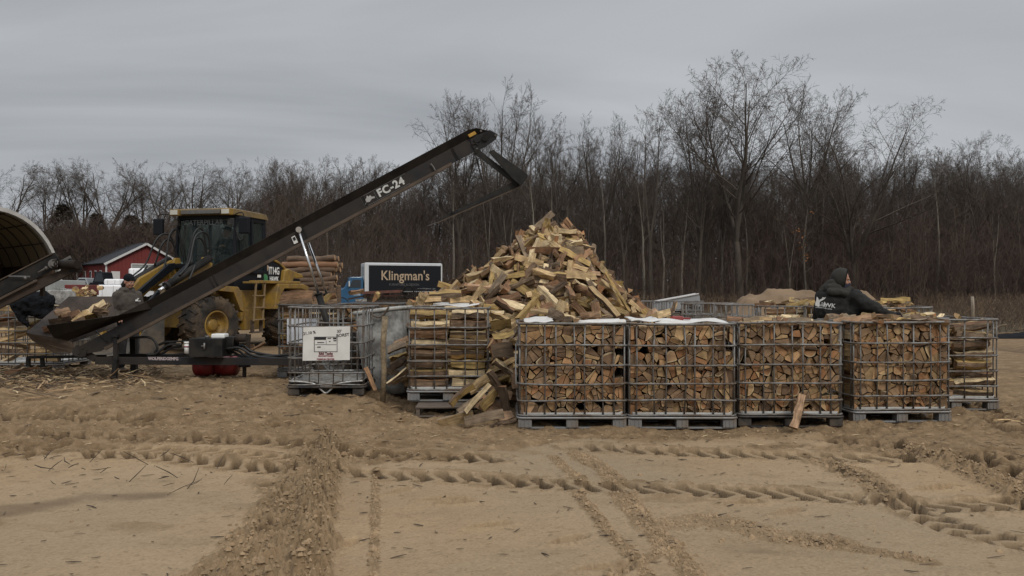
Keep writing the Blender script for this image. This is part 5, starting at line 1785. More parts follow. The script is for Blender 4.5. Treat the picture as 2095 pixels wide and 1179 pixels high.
    em = [(0.02, -.055), (.06, -.03), (.10, -.045), (.15, -.02), (.20, -.03), (.205, -.005), (.165, .01), (.15, .045), (.125, .03), (.105, .06), (.085, .03), (.06, .02), (.05, -.01)]
    slab(e, [Vector((c0.x, CY - .009, c0.z)) + cu_ * a + cv_ * b_ for a, b_ in em], 0.003)
    wpart('wolf_emblem', e, mat('pale_grey_print', (0.34, 0.33, 0.32), .6), conv)
    o = Vector((c0.x, CY - .009, c0.z)) + cu_ * .49
    wtext('model_lettering', 'FC-24', 0.165, mat('pale_lettering', (0.5, 0.5, 0.48), .6), conv, o, cu_, cv_, bold=0.006, xscale=1.02, spacing=1.1)
trough()
def hopper():
    mb = MB()
    A = at(53, 681, 12.0); B = at(117, 628, 13.0); C = at(141, 607, 13.1); D = at(229, 607, 13.1)
    i0, i1 = at(150, 700, 12.6), at(240, 668, 12.62)
    slab(mb, [B, C, D, i1, i0], 0.008)
    slab(mb, [A, B, i0, at(141, 697, 12.0)], 0.008)
    wpart('hopper_wall', mb, M['rust'], conv)
    f = MB()
    slab(f, [at(95, 666, 11.72), at(242, 645.5, 11.78), at(139, 697, 11.97), at(110, 691, 11.86)], 0.008)
    slab(f, [at(242, 645.5, 11.78), at(300, 617, 11.95), at(310, 632, 11.985), at(139, 697, 11.97)], 0.008)
    wpart('hopper_wing', f, M['conv_lip'], conv)
    g = MB()
    slab(g, [at(53, 681, 12.0), at(141, 695, 11.98), at(155, 713, 11.98), at(150, 722, 11.99), at(108, 721, 12.05), at(66, 697, 12.02)], 0.008)
    wpart('hopper_end', g, M['conv_brown'], conv)
    t = MB()
    t.cyl(at(158, 720, CY - .03), at(158, 720, CB + .03), .07, 16)
    for a, b in ((156, 717), (161, 723), (152, 722), (170, 712)):
        t.cyl(at(a, b, CY - .04), at(a, b, CY), .014, 8)
    slab(t, pxpoly([(149, 713), (158, 706), (178, 715), (176, 729), (160, 732), (150, 727)], CY - .014), .012)
    wpart('tail_roller', t, M['conv'], conv)
hopper()
def frame():
    mb = MB()
    for Y in (12.06, 12.72):
        mb.bar(at(196, 738, 12.06) + Vector((0, Y - 12.06, 0)), at(742, 741, 12.06) + Vector((0, Y - 12.06, 0)), 0.06, 0.115)
    for px in (200, 300, 400, 480, 560, 640, 740):
        p = at(px, 739, 12.06); mb.bar(p, p + Vector((0, .66, 0)), .06, .09)
    p = at(482, 738, 12.06); q = at(585, 728, 12.72)
    mb.bar(p, at(566, 738, 12.72), .05, .05)
    mb.bar(at(566, 738, 12.06), at(648, 738, 12.72), .05, .05)
    mb.bar(at(196, 735, 12.06), at(176, 724, 12.06), .05, .1)
    wpart('frame', mb, M['conv'], conv, 0.006)
    b = MB()
    b.bar(at(58, 731, 12.3), at(215, 729, 12.3), 0.10, 0.04)
    b.bar(at(58, 731, 12.3), at(58, 750, 12.3), 0.05, 0.05)
    b.bar(at(86, 731, 12.3), at(88, 752, 12.3), 0.05, 0.05)
    wpart('tongue', b, M['black_metal'], conv)
    j = MB()
    j.box(at(237, 712, 11.98), (.06, .06, .40)); j.bar(at(237, 690, 11.98), at(237, 684, 11.98), .10, .10)
    j.bar(at(237, 684, 11.98), at(243, 684, 11.98), .02, .02)
    wpart('jack_tube', j, M['conv'], conv, .004)
    j = MB()
    j.bar(at(237, 735, 11.97), at(233, 781, 11.97), .07, .07)
    j.bar(at(233, 784, 11.97), at(233, 786, 11.97), .13, .13)
    wpart('leg', j, M['black_metal'], conv, .004)
    j = MB()
    j.bar(at(273, 690, 12.75), at(275, 765, 12.75), .09, .09)
    j.bar(at(275, 765, 12.75), at(275, 768, 12.75), .15, .15)
    wpart('leg', j, M['black_metal'], conv, .004)
    j = MB()
    j.bar(at(500, 742, 12.4), at(500, 773, 12.4), .05, .05); j.box(at(500, 773, 12.4), (.19, .12, .03))
    wpart('leg', j, M['rust'], conv, .004)
    j = MB(); j.bar(at(490, 745, 12.4), at(511, 745, 12.4), .1, .1); wpart('leg_socket', j, M['conv'], conv, .004)
    pst = MB()
    pst.bar(at(505, 735, 12.7), at(510, 684, 12.7), .05, .05)
    wpart('stake_post', pst, M['rust'], conv, .004)
    # hydraulic cylinders
    for (a, b, c, d, Y) in ((611, 470, 651, 600, CY - .05), (629, 492, 668, 600, CB + .05)):
        r = MB(); r.cyl(at(a, b, Y), at(c, d, Y), .022, 10)
        r.cyl(at(a, b, Y - .03), at(a, b, Y + .03), .045, 12)
        e = at(c, d, Y) + (at(c, d, Y) - at(a, b, Y)).normalized() * 1.0
        cy_ = MB(); cy_.cyl(at(c, d, Y), e, .05, 14); cy_.cyl(at(c, d, Y), at(c, d, Y).lerp(e, .03), .058, 14)
        o = wpart('lift_cylinder', cy_, M['black_metal'], conv)
        rr = r.build('piston_rod', M['chrome'], o)
    # axle and tyres under the right end
    for Y, s in ((11.78, -1), (12.98, 1)):
        c = Vector((at(700, 738, 12.2).x, Y, gz(-2.6, 12.2) + .34))
        ty = wheel(conv, 'wheel', c, (0, s, 0), .34, .22, .19, M['galv_dark'], lugs=26, lug_h=.006)
        ty.location = -conv.location
    ax = MB(); x = at(700, 738, 12.2).x
    ax.bar((x, 11.8, gz(-2.6, 12.2) + .34), (x, 12.95, gz(-2.6, 12.2) + .34), .06, .06)
    slab(ax, pxpoly([(672, 735), (708, 690), (716, 690), (730, 735)], 12.2), .2)
    wpart('axle', ax, M['black_metal'], conv)
    # power pack
    px_ = MB()
    c = at(426, 711, 12.0)
    px_.box((c.x, 12.1, c.z), (.51, .42, .285))
    wpart('power_box', px_, M['black_metal'], conv, .01)
    w = MB()
    w.cyl(at(418, 702, 11.87), at(418, 715, 11.87), .014, 8); w.box(at(414.5, 708, 11.88), (.04, .01, .02))
    wpart('latch', w, M['galv'], conv)
    w = MB(); c = at(445, 688, 12.0); w.box((c.x, 12.1, c.z), (.21, .2, .07))
    wpart('white_tank', w, M['white_paint'], conv, .02)
    w = MB(); w.cyl(at(424, 692, 12.0), at(424, 687, 12.0), .035, 12)
    wpart('filler_cap', w, M['galv_dark'], conv)
    w = MB(); w.cyl(at(384, 723, 12.0), at(384, 703, 12.0), .05, 16); w.cyl(at(384, 703, 12.0), at(384, 699, 12.0), .055, 16)
    wpart('oil_filter', w, M['white_paint'], conv)
    w = MB(); w.cyl(at(384, 711, 12.0), at(384, 708, 12.0), .0505, 16)
    wpart('filter_band', w, M['red_ink'], conv)
    w = MB()
    w.bar(at(350, 699, 12.0), at(392, 698, 12.0), .025, .025)
    w.bar(at(390, 700, 12.15), at(462, 700, 12.15), .03, .03); w.box(at(470, 700, 12.15), (.17, .2, .17)); w.cyl(at(460, 697, 12.2), at(486, 696, 12.2), .06, 12)
    for a in (0, 1, 2): w.cyl(at(478 + a * 5, 690, 12.05 + a * .1), at(474 + a * 6, 716, 12.05 + a * .1), .018, 8)
    wpart('engine', w, M['black_metal'], conv, .006)
    w = MB(); w.cyl(at(484, 692, 12.1), at(505, 691, 12.1), .065, 14)
    wpart('muffler', w, M['rust'], conv)
    w = MB()
    hs = [[(462, 714), (490, 712), (520, 728), (560, 733), (640, 736)], [(462, 718), (485, 717), (510, 731), (550, 729), (610, 724)], [(460, 721), (480, 722), (505, 733), (560, 737)],
          [(460, 711), (495, 708), (524, 722), (600, 731), (650, 725)]]
    for k, p in enumerate(hs):
        w.tube(curve_pts([at(a, b, 12.05 + .06 * k) for a, b in p], 6), .02, 7)
    hs = [[(372, 705), (345, 706), (322, 722), (312, 726)], [(372, 709), (350, 712), (330, 724), (300, 726)], [(270, 692), (300, 690), (315, 696), (322, 712), (316, 722)], [(380, 724), (350, 727), (320, 727)],
          [(325, 706), (340, 700), (352, 700)]]
    for k, p in enumerate(hs):
        w.tube(curve_pts([at(a, b, 12.02 + .05 * k) for a, b in p], 6), .02, 7)
    wpart('hose', w, M['rubber'], conv)
    d = MB(); slab(d, pxpoly([(301, 729.5), (371, 730.5), (371, 739.5), (301, 738.5)], 12.06 - .033), .004)
    wpart('name_plate', d, M['ink'], conv)
    c = at(334, 734.4, 12.06 - .037)
    wtext('maker_lettering', 'WOLFERIDGEMFG', 0.062, mat('pale_pink_lettering', (.46, .38, .38), .6), conv, c - Vector((.0, 0, 0)), (1, 0, -.012), (.012, 0, 1), bold=.002, xscale=.92)
frame()
def chute():
    a = MB()
    for Y in (CY - .03, CB + .03):
        slab(a, pxpoly([(970, 307), (978, 305), (1062, 371), (1056, 380), (972, 316)], Y), .03)
    a.cyl(at(975, 310, CY - .06), at(975, 310, CB + .06), .03, 10)
    a.cyl(at(1060, 374, CY - .06), at(1060, 374, CB + .06), .03, 10)
    wpart('chute_arm', a, M['black_metal'], conv)
    p = MB()
    n = [(1000, 312), (1003, 308.5), (1009, 307), (1075, 353), (1079, 358), (1079, 364), (1066, 381), (1048, 366)]
    slab(p, pxpoly(n, 11.9), .03)
    slab(p, [at(1009, 307, 11.9), at(1079, 358, 11.9), at(1079, 358, 12.75), at(1009, 307, 12.75)], .012)
    wpart('deflector_plate', p, M['black_metal'], conv, .004)
    q = MB()
    for Y in (CY, CB):
        slab(q, pxpoly([(893, 455), (897, 448), (1048, 373), (1066, 366), (1068, 374), (1062, 382)], Y), .02)
    q.bar(at(926, 436, CY - .02), at(922, 428, CY - .02), .02, .03)
    wpart('folded_chute_side', q, M['black_metal'], conv)
    b = MB()
    slab(b, [at(893, 456, CY), at(1062, 383, CY), at(1062, 383, CB), at(893, 456, CB)], .02)
    wpart('folded_chute_floor', b, mat('pale_dusty_steel', (.13, .10, .075), .7, 0, .2), conv)
    w = MB(); w.tube(curve_pts([at(893, 456, CY), at(884, 459, CY), at(874, 463, CY)], 4), .006, 5)
    wpart('pull_cable', w, M['galv_dark'], conv)
    c = MB(); c.tube(curve_pts([at(881, 335, CY - .04), at(886, 341, CY - .04), at(891, 350, CY - .04)], 4), .012, 6)
    wpart('chain', c, M['galv_dark'], conv)
    s = MB(); slab(s, pxpoly([(1022, 348), (1026, 346), (1047, 367), (1043, 371)], 12.2), .07)
    k = s.build('stuck_split_log', M['conv_brown'], None)
    prop(k, 'reddish split piece caught between chute arm and deflector plate', 'firewood')
    k.name = 'caught_log'
chute()

# the red fuel tanks under the frame
for k, (x0, x1) in enumerate(((398, 441), (441, 488))):
    Y = 12.5 + .08 * k
    p, q = at(x0 + 1, 754, Y), at(x1 - 1, 754, Y)
    t = thing('fuel_tank', ['left red drum lying under the conveyor frame', 'right red drum under the conveyor frame, touching the first'][k], 'fuel tank', ((p.x + q.x) / 2, Y, gz(-4.5, 12.5)), 0, 'red drums under the conveyor')
    L = q.x - p.x
    mb = MB(); r = .155
    mb.M = Matrix.Translation((0, 0, r + .01))
    mb.lathe([(0.001, -L / 2), (r * .8, -L / 2 + .003), (r, -L / 2 + .03), (r, -L * .17), (r * 1.03, -L * .15), (r, -L * .13), (r, L * .13), (r * 1.03, L * .15), (r, L * .17), (r, L / 2 - .03), (r * .8, L / 2 - .003), (.001, L / 2)], (0, 0, 0), (1, 0, 0), 28)
    mb.build('tank_body', M['red_tank'], t)
    mb = MB(); mb.M = Matrix.Translation((0, 0, r + .01)); mb.cyl((L * .2, 0, r - .01), (L * .2, 0, r + .025), .03, 12)
    mb.build('cap', M['black_plastic'], t)

# ================================================================== SECOND CONVEYOR at the left edge
c2 = thing('outfeed_conveyor', 'dark conveyor end jutting in from the left edge, with roller', 'conveyor', (at(30, 640, 11.2).x, 11.4, gz(-7, 11.4)))
mb = MB()
for Y in (11.1, 11.65):
    slab(mb, pxpoly([(-120, 634), (108, 518), (112, 517), (122, 532), (124, 545), (60, 577), (-120, 668)], Y), .01)
wpart('side_panel', mb, M['black_metal'], c2)
mb = MB()
slab(mb, [at(-120, 640, 11.1), at(118, 528, 11.1), at(118, 528, 11.65), at(-120, 640, 11.65)], .02)
wpart('belt', mb, M['rubber'], c2)
mb = MB()
for Y in (11.08, 11.67):
    mb.bar(at(-120, 634, Y), at(108, 518.5, Y), .016, .014)
    mb.bar(at(-120, 672, Y), at(75, 574, Y), .03, .03)
wpart('edge_rail', mb, M['conv_brown'], c2)
mb = MB()
for Y in (11.15, 11.6):
    slab(mb, pxpoly([(-120, 690), (90, 588), (162, 553), (164, 546), (150, 544), (60, 580), (-120, 672)], Y), .05)
wpart('lower_frame', mb, M['rust'], c2)
mb = MB()
mb.cyl(at(118, 541, 11.1), at(158, 541, 11.0), .062, 20); mb.cyl(at(112, 541, 11.05), at(119, 541, 11.05), .08, 20)
wpart('roller', mb, M['conv_lip'], c2)
mb = MB()
mb.cyl(at(109, 540, 11.0), at(109, 540, 11.09), .065, 18); mb.cyl(at(109, 540, 10.97), at(109, 540, 11.0), .035, 12)
wpart('motor', mb, M['galv_dark'], c2)
mb = MB()
mb.cyl(at(78, 558, 11.04), at(97, 547, 11.04), .012, 8); mb.cyl(at(93, 549.5, 11.04), at(97, 547, 11.04), .024, 8)
mb.bar(at(18, 565, 11.04), at(62, 566, 11.04), .012, .02); mb.cyl(at(51, 566, 11.02), at(53, 572, 11.02), .02, 8)
wpart('tension_rod', mb, M['galv_dark'], c2)
mb = MB()
mb.box(at(153, 548, 11.2), (.09, .16, .14)); mb.tube(curve_pts([at(138, 533, 11.2), at(145, 530, 11.2), at(150, 537, 11.2), at(153, 545, 11.2)], 5), .012, 6)
mb.cyl(at(160, 549, 11.1), at(166, 549, 11.1), .03, 10)
wpart('end_bracket', mb, M['black_metal'], c2)
mb = MB(); slab(mb, pxpoly([(125, 533), (143, 523), (147, 531), (130, 541)], 11.55), .01)
wpart('end_flap', mb, M['galv_dark'], c2)
mb = MB(); mb.bar(at(87, 585, 11.4), at(87, 606, 11.4), .05, .05); wpart('hanger', mb, M['rust'], c2)
mb = MB(); mb.bar(at(-60, 660, 11.4), Vector((at(-60, 660, 11.4).x, 11.4, gz(-7, 11.4))), .08, .08)
wpart('leg', mb, M['rust'], c2)

# ================================================================== WHEEL LOADER
LA, LF = math.radians(78), math.radians(63)
LC = Vector((-6.98, 18.9, gz(-7, 18.9) - .03))
ld = thing('wheel_loader', 'yellow and black wheel loader with muddy tyres behind the conveyor', 'wheel loader', LC, math.pi + LA)
FM = Matrix.Rotation(LF - LA, 4, 'Z')
ld.scale = (1, 1, .968)
def loader():
    def part(name, mb, m, bevel=0.012): return mb.build(name, m, ld, bevel)
    zt = .67
    for fx, front in ((1.22, True), (-1.22, False)):
        for s in (1, -1):
            c = Vector((fx, s * .90, zt)); ax = Vector((0, s, 0))
            if front: c = FM @ c; ax = FM.to_3x3() @ ax
            wheel(ld, 'wheel', c, ax, .67, .52, .33, M['yellow'], lugs=20, lug_h=.03)
    # rear frame and belly
    b = MB()
    b.box((-1.0, 0, .85), (2.6, 1.1, .55)); b.box((-.1, .0, 1.1), (1.1, 1.5, .75)); b.box((-.1, .62, .75), (.9, .35, .5)); b.box((-2.3, 0, .9), (.4, 1.5, .7))
    part('rear_frame', b, M['yellow'], .02)
    # platform edge
    for c_, s_ in (((-.75, .98, 1.68), (2.0, .30, .07)), ((-.75, -.98, 1.68), (2.0, .30, .07)), ((.40, .98, 1.66), (.28, .28, .05))):
        b = MB(); b.box(c_, s_); part('platform', b, M['yellow'], .01)
    # rear fenders
    for s in (1, -1):
        f = MB()
        P = [(-2.15, 1.58), (-1.85, 1.64), (-.55, 1.64), (-.45, 1.4), (-.35, 1.0), (-.50, 1.0), (-.68, 1.38), (-.85, 1.52), (-1.75, 1.52), (-2.15, 1.44)]
        f.prism(P, (0, s * 1.17, 0), (1, 0, 0), (0, 0, 1), (0, -s * .5, 0))
        part('rear_fender', f, M['yellow'], .015)
    # engine hood
    P = [(-.55, 1.6), (-.55, 2.28), (-1.0, 2.30), (-1.55, 2.17), (-2.1, 1.92), (-2.25, 1.80), (-2.25, 1.6)]
    h = MB(); h.prism(P, (0, .62, 0), (1, 0, 0), (0, 0, 1), (0, -1.24, 0)); part('hood_side', h, M['navy'], .02)
    h = MB(); P2 = [(-.52, 2.28), (-1.0, 2.31), (-1.55, 2.18), (-2.1, 1.93), (-2.1, 1.99), (-1.55, 2.25), (-1.0, 2.38), (-.52, 2.36)]
    h.prism(P2, (0, .64, 0), (1, 0, 0), (0, 0, 1), (0, -1.28, 0)); part('hood_top', h, M['yellow'], .015)
    h = MB(); P3 = [(-1.62, 1.66), (-1.70, 2.02), (-1.92, 2.06), (-2.7, 1.92), (-2.72, 1.82), (-2.18, 1.80), (-2.12, 1.66)]
    h.prism(P3, (0, .72, 0), (1, 0, 0), (0, 0, 1), (0, -1.44, 0)); part('rear_cowl', h, M['yellow'], .03)
    h = MB(); h.box((-2.42, 0, 1.55), (.5, 1.30, .5)); part('rear_grille', h, M['navy'], .02)
    h = MB()
    for k in range(5): h.box((-2.42, .655, 1.38 + .08 * k), (.4, .012, .02))
    part('grille_slat', h, M['black_metal'], 0)
    h = MB(); h.box((-2.25, 0, .8), (.85, 1.3, .75)); part('counterweight', h, M['black_metal'], .04)
    # lettering on the hood: seen from the left side (local +y), reading towards the rear (-x)
    o = (-1.30, .628, 1.98)
    text_mesh('model_lettering', 'IT14G', .27, M['white_paint'], ld, o, (-1, 0, 0), (0, 0, 1), bold=.006, xscale=.78)
    text_mesh('firm_lettering', 'HAWK', .17, M['white_paint'], ld, (-1.30, .628, 1.77), (-1, 0, 0), (0, 0, 1), bold=.004, xscale=.85)
    e = MB(); e.prism([(-.98, 1.66), (-.80, 1.66), (-.78, 1.86), (-.86, 1.92), (-.98, 1.84)], (0, .622, 0), (1, 0, 0), (0, 0, 1), (0, .006, 0)); part('emblem_green', e, M['green_ink'], 0)
    e = MB(); e.prism([(-.80, 1.88), (-.86, 1.93), (-.98, 1.98), (-1.04, 2.10), (-.98, 2.13), (-.88, 2.04), (-.78, 2.0)], (0, .622, 0), (1, 0, 0), (0, 0, 1), (0, .007, 0)); part('emblem_tan', e, M['gold_ink'], 0)
    e = MB(); e.box((-.33, .765, 1.83), (.16, .01, .07)); part('small_plate', e, M['sign'], 0)
    # lower cab / black side under the door
    b = MB(); b.box((.05, 0, 1.70), (1.25, 1.48, .46)); part('cab_base', b, M['navy'], .02)
    # cab posts
    x0, x1, y0 = -.62, .76, .76
    p = MB()
    for s in (1, -1):
        p.bar((x1, s * y0, 1.9), (x1 - .10, s * (y0 - .03), 3.25), .07, .07); p.bar((x0, s * y0, 1.9), (x0 + .04, s * (y0 - .03), 3.25), .08, .09)
        p.bar((.02, s * (y0 + .01), 1.9), (.02, s * (y0 - .02), 3.25), .07, .10)
        p.bar((x0, s * y0, 1.93), (x1, s * y0, 1.93), .06, .08); p.bar((x0, s * (y0 - .02), 3.22), (x1 - .1, s * (y0 - .02), 3.22), .06, .12)
    for x in (x0, x1):
        p.bar((x, -y0, 1.93), (x, y0, 1.93), .06, .08)
    p.bar((x1 - .1, -y0, 3.22), (x1 - .1, y0, 3.22), .06, .08); p.bar((x0 + .04, -y0, 3.22), (x0 + .04, y0, 3.22), .06, .10)
    part('cab_post', p, M['navy'], .01)
    g = MB(); slab(g, [(x1 - .01, -y0 + .04, 1.95), (x1 - .01, y0 - .04, 1.95), (x1 - .105, y0 - .06, 3.2), (x1 - .105, -y0 + .06, 3.2)], .008)
    part('windshield', g, M['glass_dark'], 0)
    for s in (1, -1):
        g = MB()
        slab(g, [(.07, s * y0, 1.97), (x1 - .03, s * y0, 1.97), (x1 - .13, s * (y0 - .03), 3.17), (.07, s * (y0 - .02), 3.17)], .008)
        slab(g, [(x0 + .05, s * y0, 1.97), (-.04, s * y0, 1.97), (-.04, s * (y0 - .02), 3.17), (x0 + .08, s * (y0 - .03), 3.17)], .008)
        part('side_window', g, M['glass_dark'], 0)
        r = MB(); r.bar((-.03, s * (y0 + .01), 2.35), (x0 + .05, s * (y0 + .01), 2.35), .02, .025); part('window_bar', r, M['navy'], 0)
    g = MB(); slab(g, [(x0, -y0 + .05, 1.97), (x0, y0 - .05, 1.97), (x0 + .04, y0 - .06, 3.17), (x0 + .04, -y0 + .06, 3.17)], .008)
    part('rear_window', g, M['glass_dark'], 0)
    tx = text_mesh('windshield_lettering', 'CATERPILLAR', .17, mat('frosted_lettering', (.15, .165, .165), .6), ld, (x1 - .085, -.08, 3.10), (0, 1, 0), (-.07, 0, 1), bold=.003, xscale=.98)
    # roof
    r = MB()
    P = rrect(1.66, 1.62, .12)
    n = len(P)
    lo = [(x + .06, y, 3.27) for x, y in P]; hi = [(x * .97 + .06, y * .96, 3.40) for x, y in P]; hh = [(x * .8 + .06, y * .8, 3.44) for x, y in P]
    r.add(lo + hi + hh, [tuple(range(n))[::-1]] + [(i, (i + 1) % n, n + (i + 1) % n, n + i) for i in range(n)] + [(n + i, n + (i + 1) % n, 2 * n + (i + 1) % n, 2 * n + i) for i in range(n)] + [tuple(range(2 * n, 3 * n))])
    part('roof', r, M['roof_yellow'], 0)
    r = MB(); r.box((.90, 0, 3.335), (.06, 1.0, .09)); part('roof_visor', r, M['galv_dark'], .005)
    for s in (1, -1):
        l = MB(); l.box((.88, s * .66, 3.33), (.16, .24, .16)); lo_ = part('work_lamp', l, M['yellow'], .02)
        l = MB(); l.box((.965, s * .66, 3.33), (.02, .19, .11)); l.build('lens', M['lamp_lens'], lo_, .006)
        l = MB(); l.box((.80, s * .70, 3.10), (.10, .12, .16)); part('signal_lamp', l, M['black_plastic'], .01)
    # mirrors
    for s in (1, -1):
        m_ = MB(); m_.tube(curve_pts([(.75, s * .78, 3.28), (.9, s * 1.0, 3.30), (.92, s * 1.10, 3.22), (.92, s * 1.10, 2.72), (.85, s * .95, 2.66), (.74, s * .78, 2.95)], 6), .014, 6); part('mirror_arm', m_, M['black_metal'], 0)
        m_ = MB(); m_.box((.90, s * 1.10, 3.0), (.09, .26, .40)); part('mirror', m_, M['navy'], .03)
    # cab interior: seat, wheel column
    s_ = MB(); s_.box((-.15, 0, 2.05), (.5, .5, .14)); s_.box((-.40, 0, 2.42), (.12, .48, .7)); part('seat', s_, M['black_plastic'], .03)
    s_ = MB(); s_.bar((.5, 0, 1.9), (.32, 0, 2.45), .07, .07)
    s_.lathe([(.19, -.012), (.205, 0), (.19, .012), (.178, 0), (.19, -.012)], (.31, 0, 2.47), (-.35, 0, 1), 20); part('steering_wheel', s_, M['black_plastic'], 0)
    # wiper
    w = MB(); w.tube([(.79, -.45, 2.15), (.77, -.55, 2.6), (.74, -.52, 3.0)], .012, 5); part('wiper', w, M['black_metal'], 0)
    # ladder
    l = MB()
    for x in (.02, .42):
        l.bar((x + .05, 1.08, .72), (x - .03, 1.10, 1.66), .03, .05)
    for z in (.76, 1.05, 1.34):
        l.bar((.03 + (1.2 - z) * .05, 1.08, z), (.43 + (1.2 - z) * .05, 1.08, z), .12, .03)
    part('ladder', l, mat('muddy_yellow_steel', (0.20, 0.135, 0.07), .8), .006)
    l = MB(); l.box((.22, 1.02, .45), (.5, .12, .03)); l.bar((.03, 1.02, .45), (.03, 1.02, .75), .1, .02); l.bar((.42, 1.02, .45), (.42, 1.02, .75), .1, .02); part('step', l, M['conv_brown'], .005)
    # front frame
    f = MB(); f.M = FM
    f.box((.85, 0, .95), (1.3, 1.0, .7)); f.box((.35, 0, .9), (.5, .7, .5))
    part('front_frame', f, M['yellow'], .02)
    for s in (1, -1):
        f = MB(); f.M = FM
        P = [(.52, 1.42), (.62, 1.55), (1.45, 1.60), (1.9, 1.50), (1.95, 1.42), (1.4, 1.48), (.75, 1.42), (.55, 1.0), (.45, .95)]
        f.prism(P, (0, s * 1.15, 0), (1, 0, 0), (0, 0, 1), (0, -s * .5, 0)); part('front_fender', f, M['yellow'], .01)
        # towers, lift arms, cylinders
        f = MB(); f.M = FM
        f.prism([(.62, 1.2), (1.25, 1.2), (1.12, 2.02), (1.02, 2.25), (.90, 2.25), (.82, 2.0)], (0, s * .42, 0), (1, 0, 0), (0, 0, 1), (0, s * .09, 0)); part('tower', f, M['yellow'], .012)
        f = MB(); f.M = FM
        f.prism([(.85, 2.10), (1.05, 2.2), (1.9, 1.75), (2.75, .72), (2.85, .45), (2.65, .42), (2.45, .72), (1.7, 1.42), (.9, 1.9)], (0, s * .50, 0), (1, 0, 0), (0, 0, 1), (0, s * .10, 0)); part('lift_arm', f, M['yellow'], .015)
        f = MB(); f.M = FM
        a, b = Vector((1.0, s * .66, 2.22)), Vector((2.35, s * .66, 1.45))
        f.cyl(a, a.lerp(b, .86), .085, 16); f.cyl(a.lerp(b, .83), a.lerp(b, .87), .098, 16)
        o = part('tilt_cylinder', f, M['black_metal'], 0)
        f = MB(); f.M = FM; f.cyl(a.lerp(b, .86), b, .04, 12); f.build('rod', M['chrome'], o)
        f = MB(); f.M = FM
        f.prism([(1.15, 2.12), (1.3, 2.10), (2.15, 1.42), (2.68, .88), (2.55, .80), (2.0, 1.38), (1.12, 2.0)], (0, s * .28, 0), (1, 0, 0), (0, 0, 1), (0, s * .08, 0)); part('linkage', f, M['navy'], .01)
        h = MB(); h.M = FM
        h.tube(curve_pts([(.85, s * .55, 2.0), (1.0, s * .6, 2.75), (1.35, s * .62, 2.72), (1.6, s * .7, 2.1), (1.9, s * .75, 1.8)], 8), .022, 6)
        h.tube(curve_pts([(.85, s * .48, 2.0), (1.05, s * .5, 2.62), (1.3, s * .5, 2.6), (1.45, s * .60, 2.05)], 8), .022, 6)
        h.tube(curve_pts([(.8, s * .38, 2.0), (.95, s * .40, 2.85), (1.2, s * .40, 2.8), (1.4, s * .35, 2.0), (1.8, s * .35, 1.6)], 8), .022, 6)
        h.tube(curve_pts([(1.5, s * .78, 2.05), (1.75, s * .82, 1.65), (2.0, s * .80, 1.5), (2.2, s * .6, 1.2)], 8), .022, 6)
        part('hydraulic_hose', h, M['rubber'], 0)
    f = MB(); f.M = FM; f.bar((2.5, -.6, .95), (2.5, .6, .95), .2, .2); f.bar((1.0, -.55, 2.05), (1.0, .55, 2.05), .12, .12); f.box((2.62, 0, .75), (.12, 1.3, .7)); part('coupler', f, M['navy'], .01)
    b = MB(); b.M = FM
    P = [(2.70, 1.15), (2.78, 1.15), (2.72, .9), (2.72, .35), (2.85, .14), (3.6, .08), (3.6, .04), (2.80, .06), (2.64, .30), (2.64, .95)]
    b.prism(P, (0, -1.2, 0), (1, 0, 0), (0, 0, 1), (0, 2.4, 0))
    for s in (1, -1):
        b.prism([(2.70, 1.15), (3.6, .06), (2.82, .06), (2.66, .3), (2.66, .95)], (0, s * 1.19, 0), (1, 0, 0), (0, 0, 1), (0, s * .02, 0))
    part('bucket', b, mat('worn_bucket_steel', (.075, .068, .06), .6, .3, .3, dirt=DUST, dirt_amt=.6), .006)
loader()

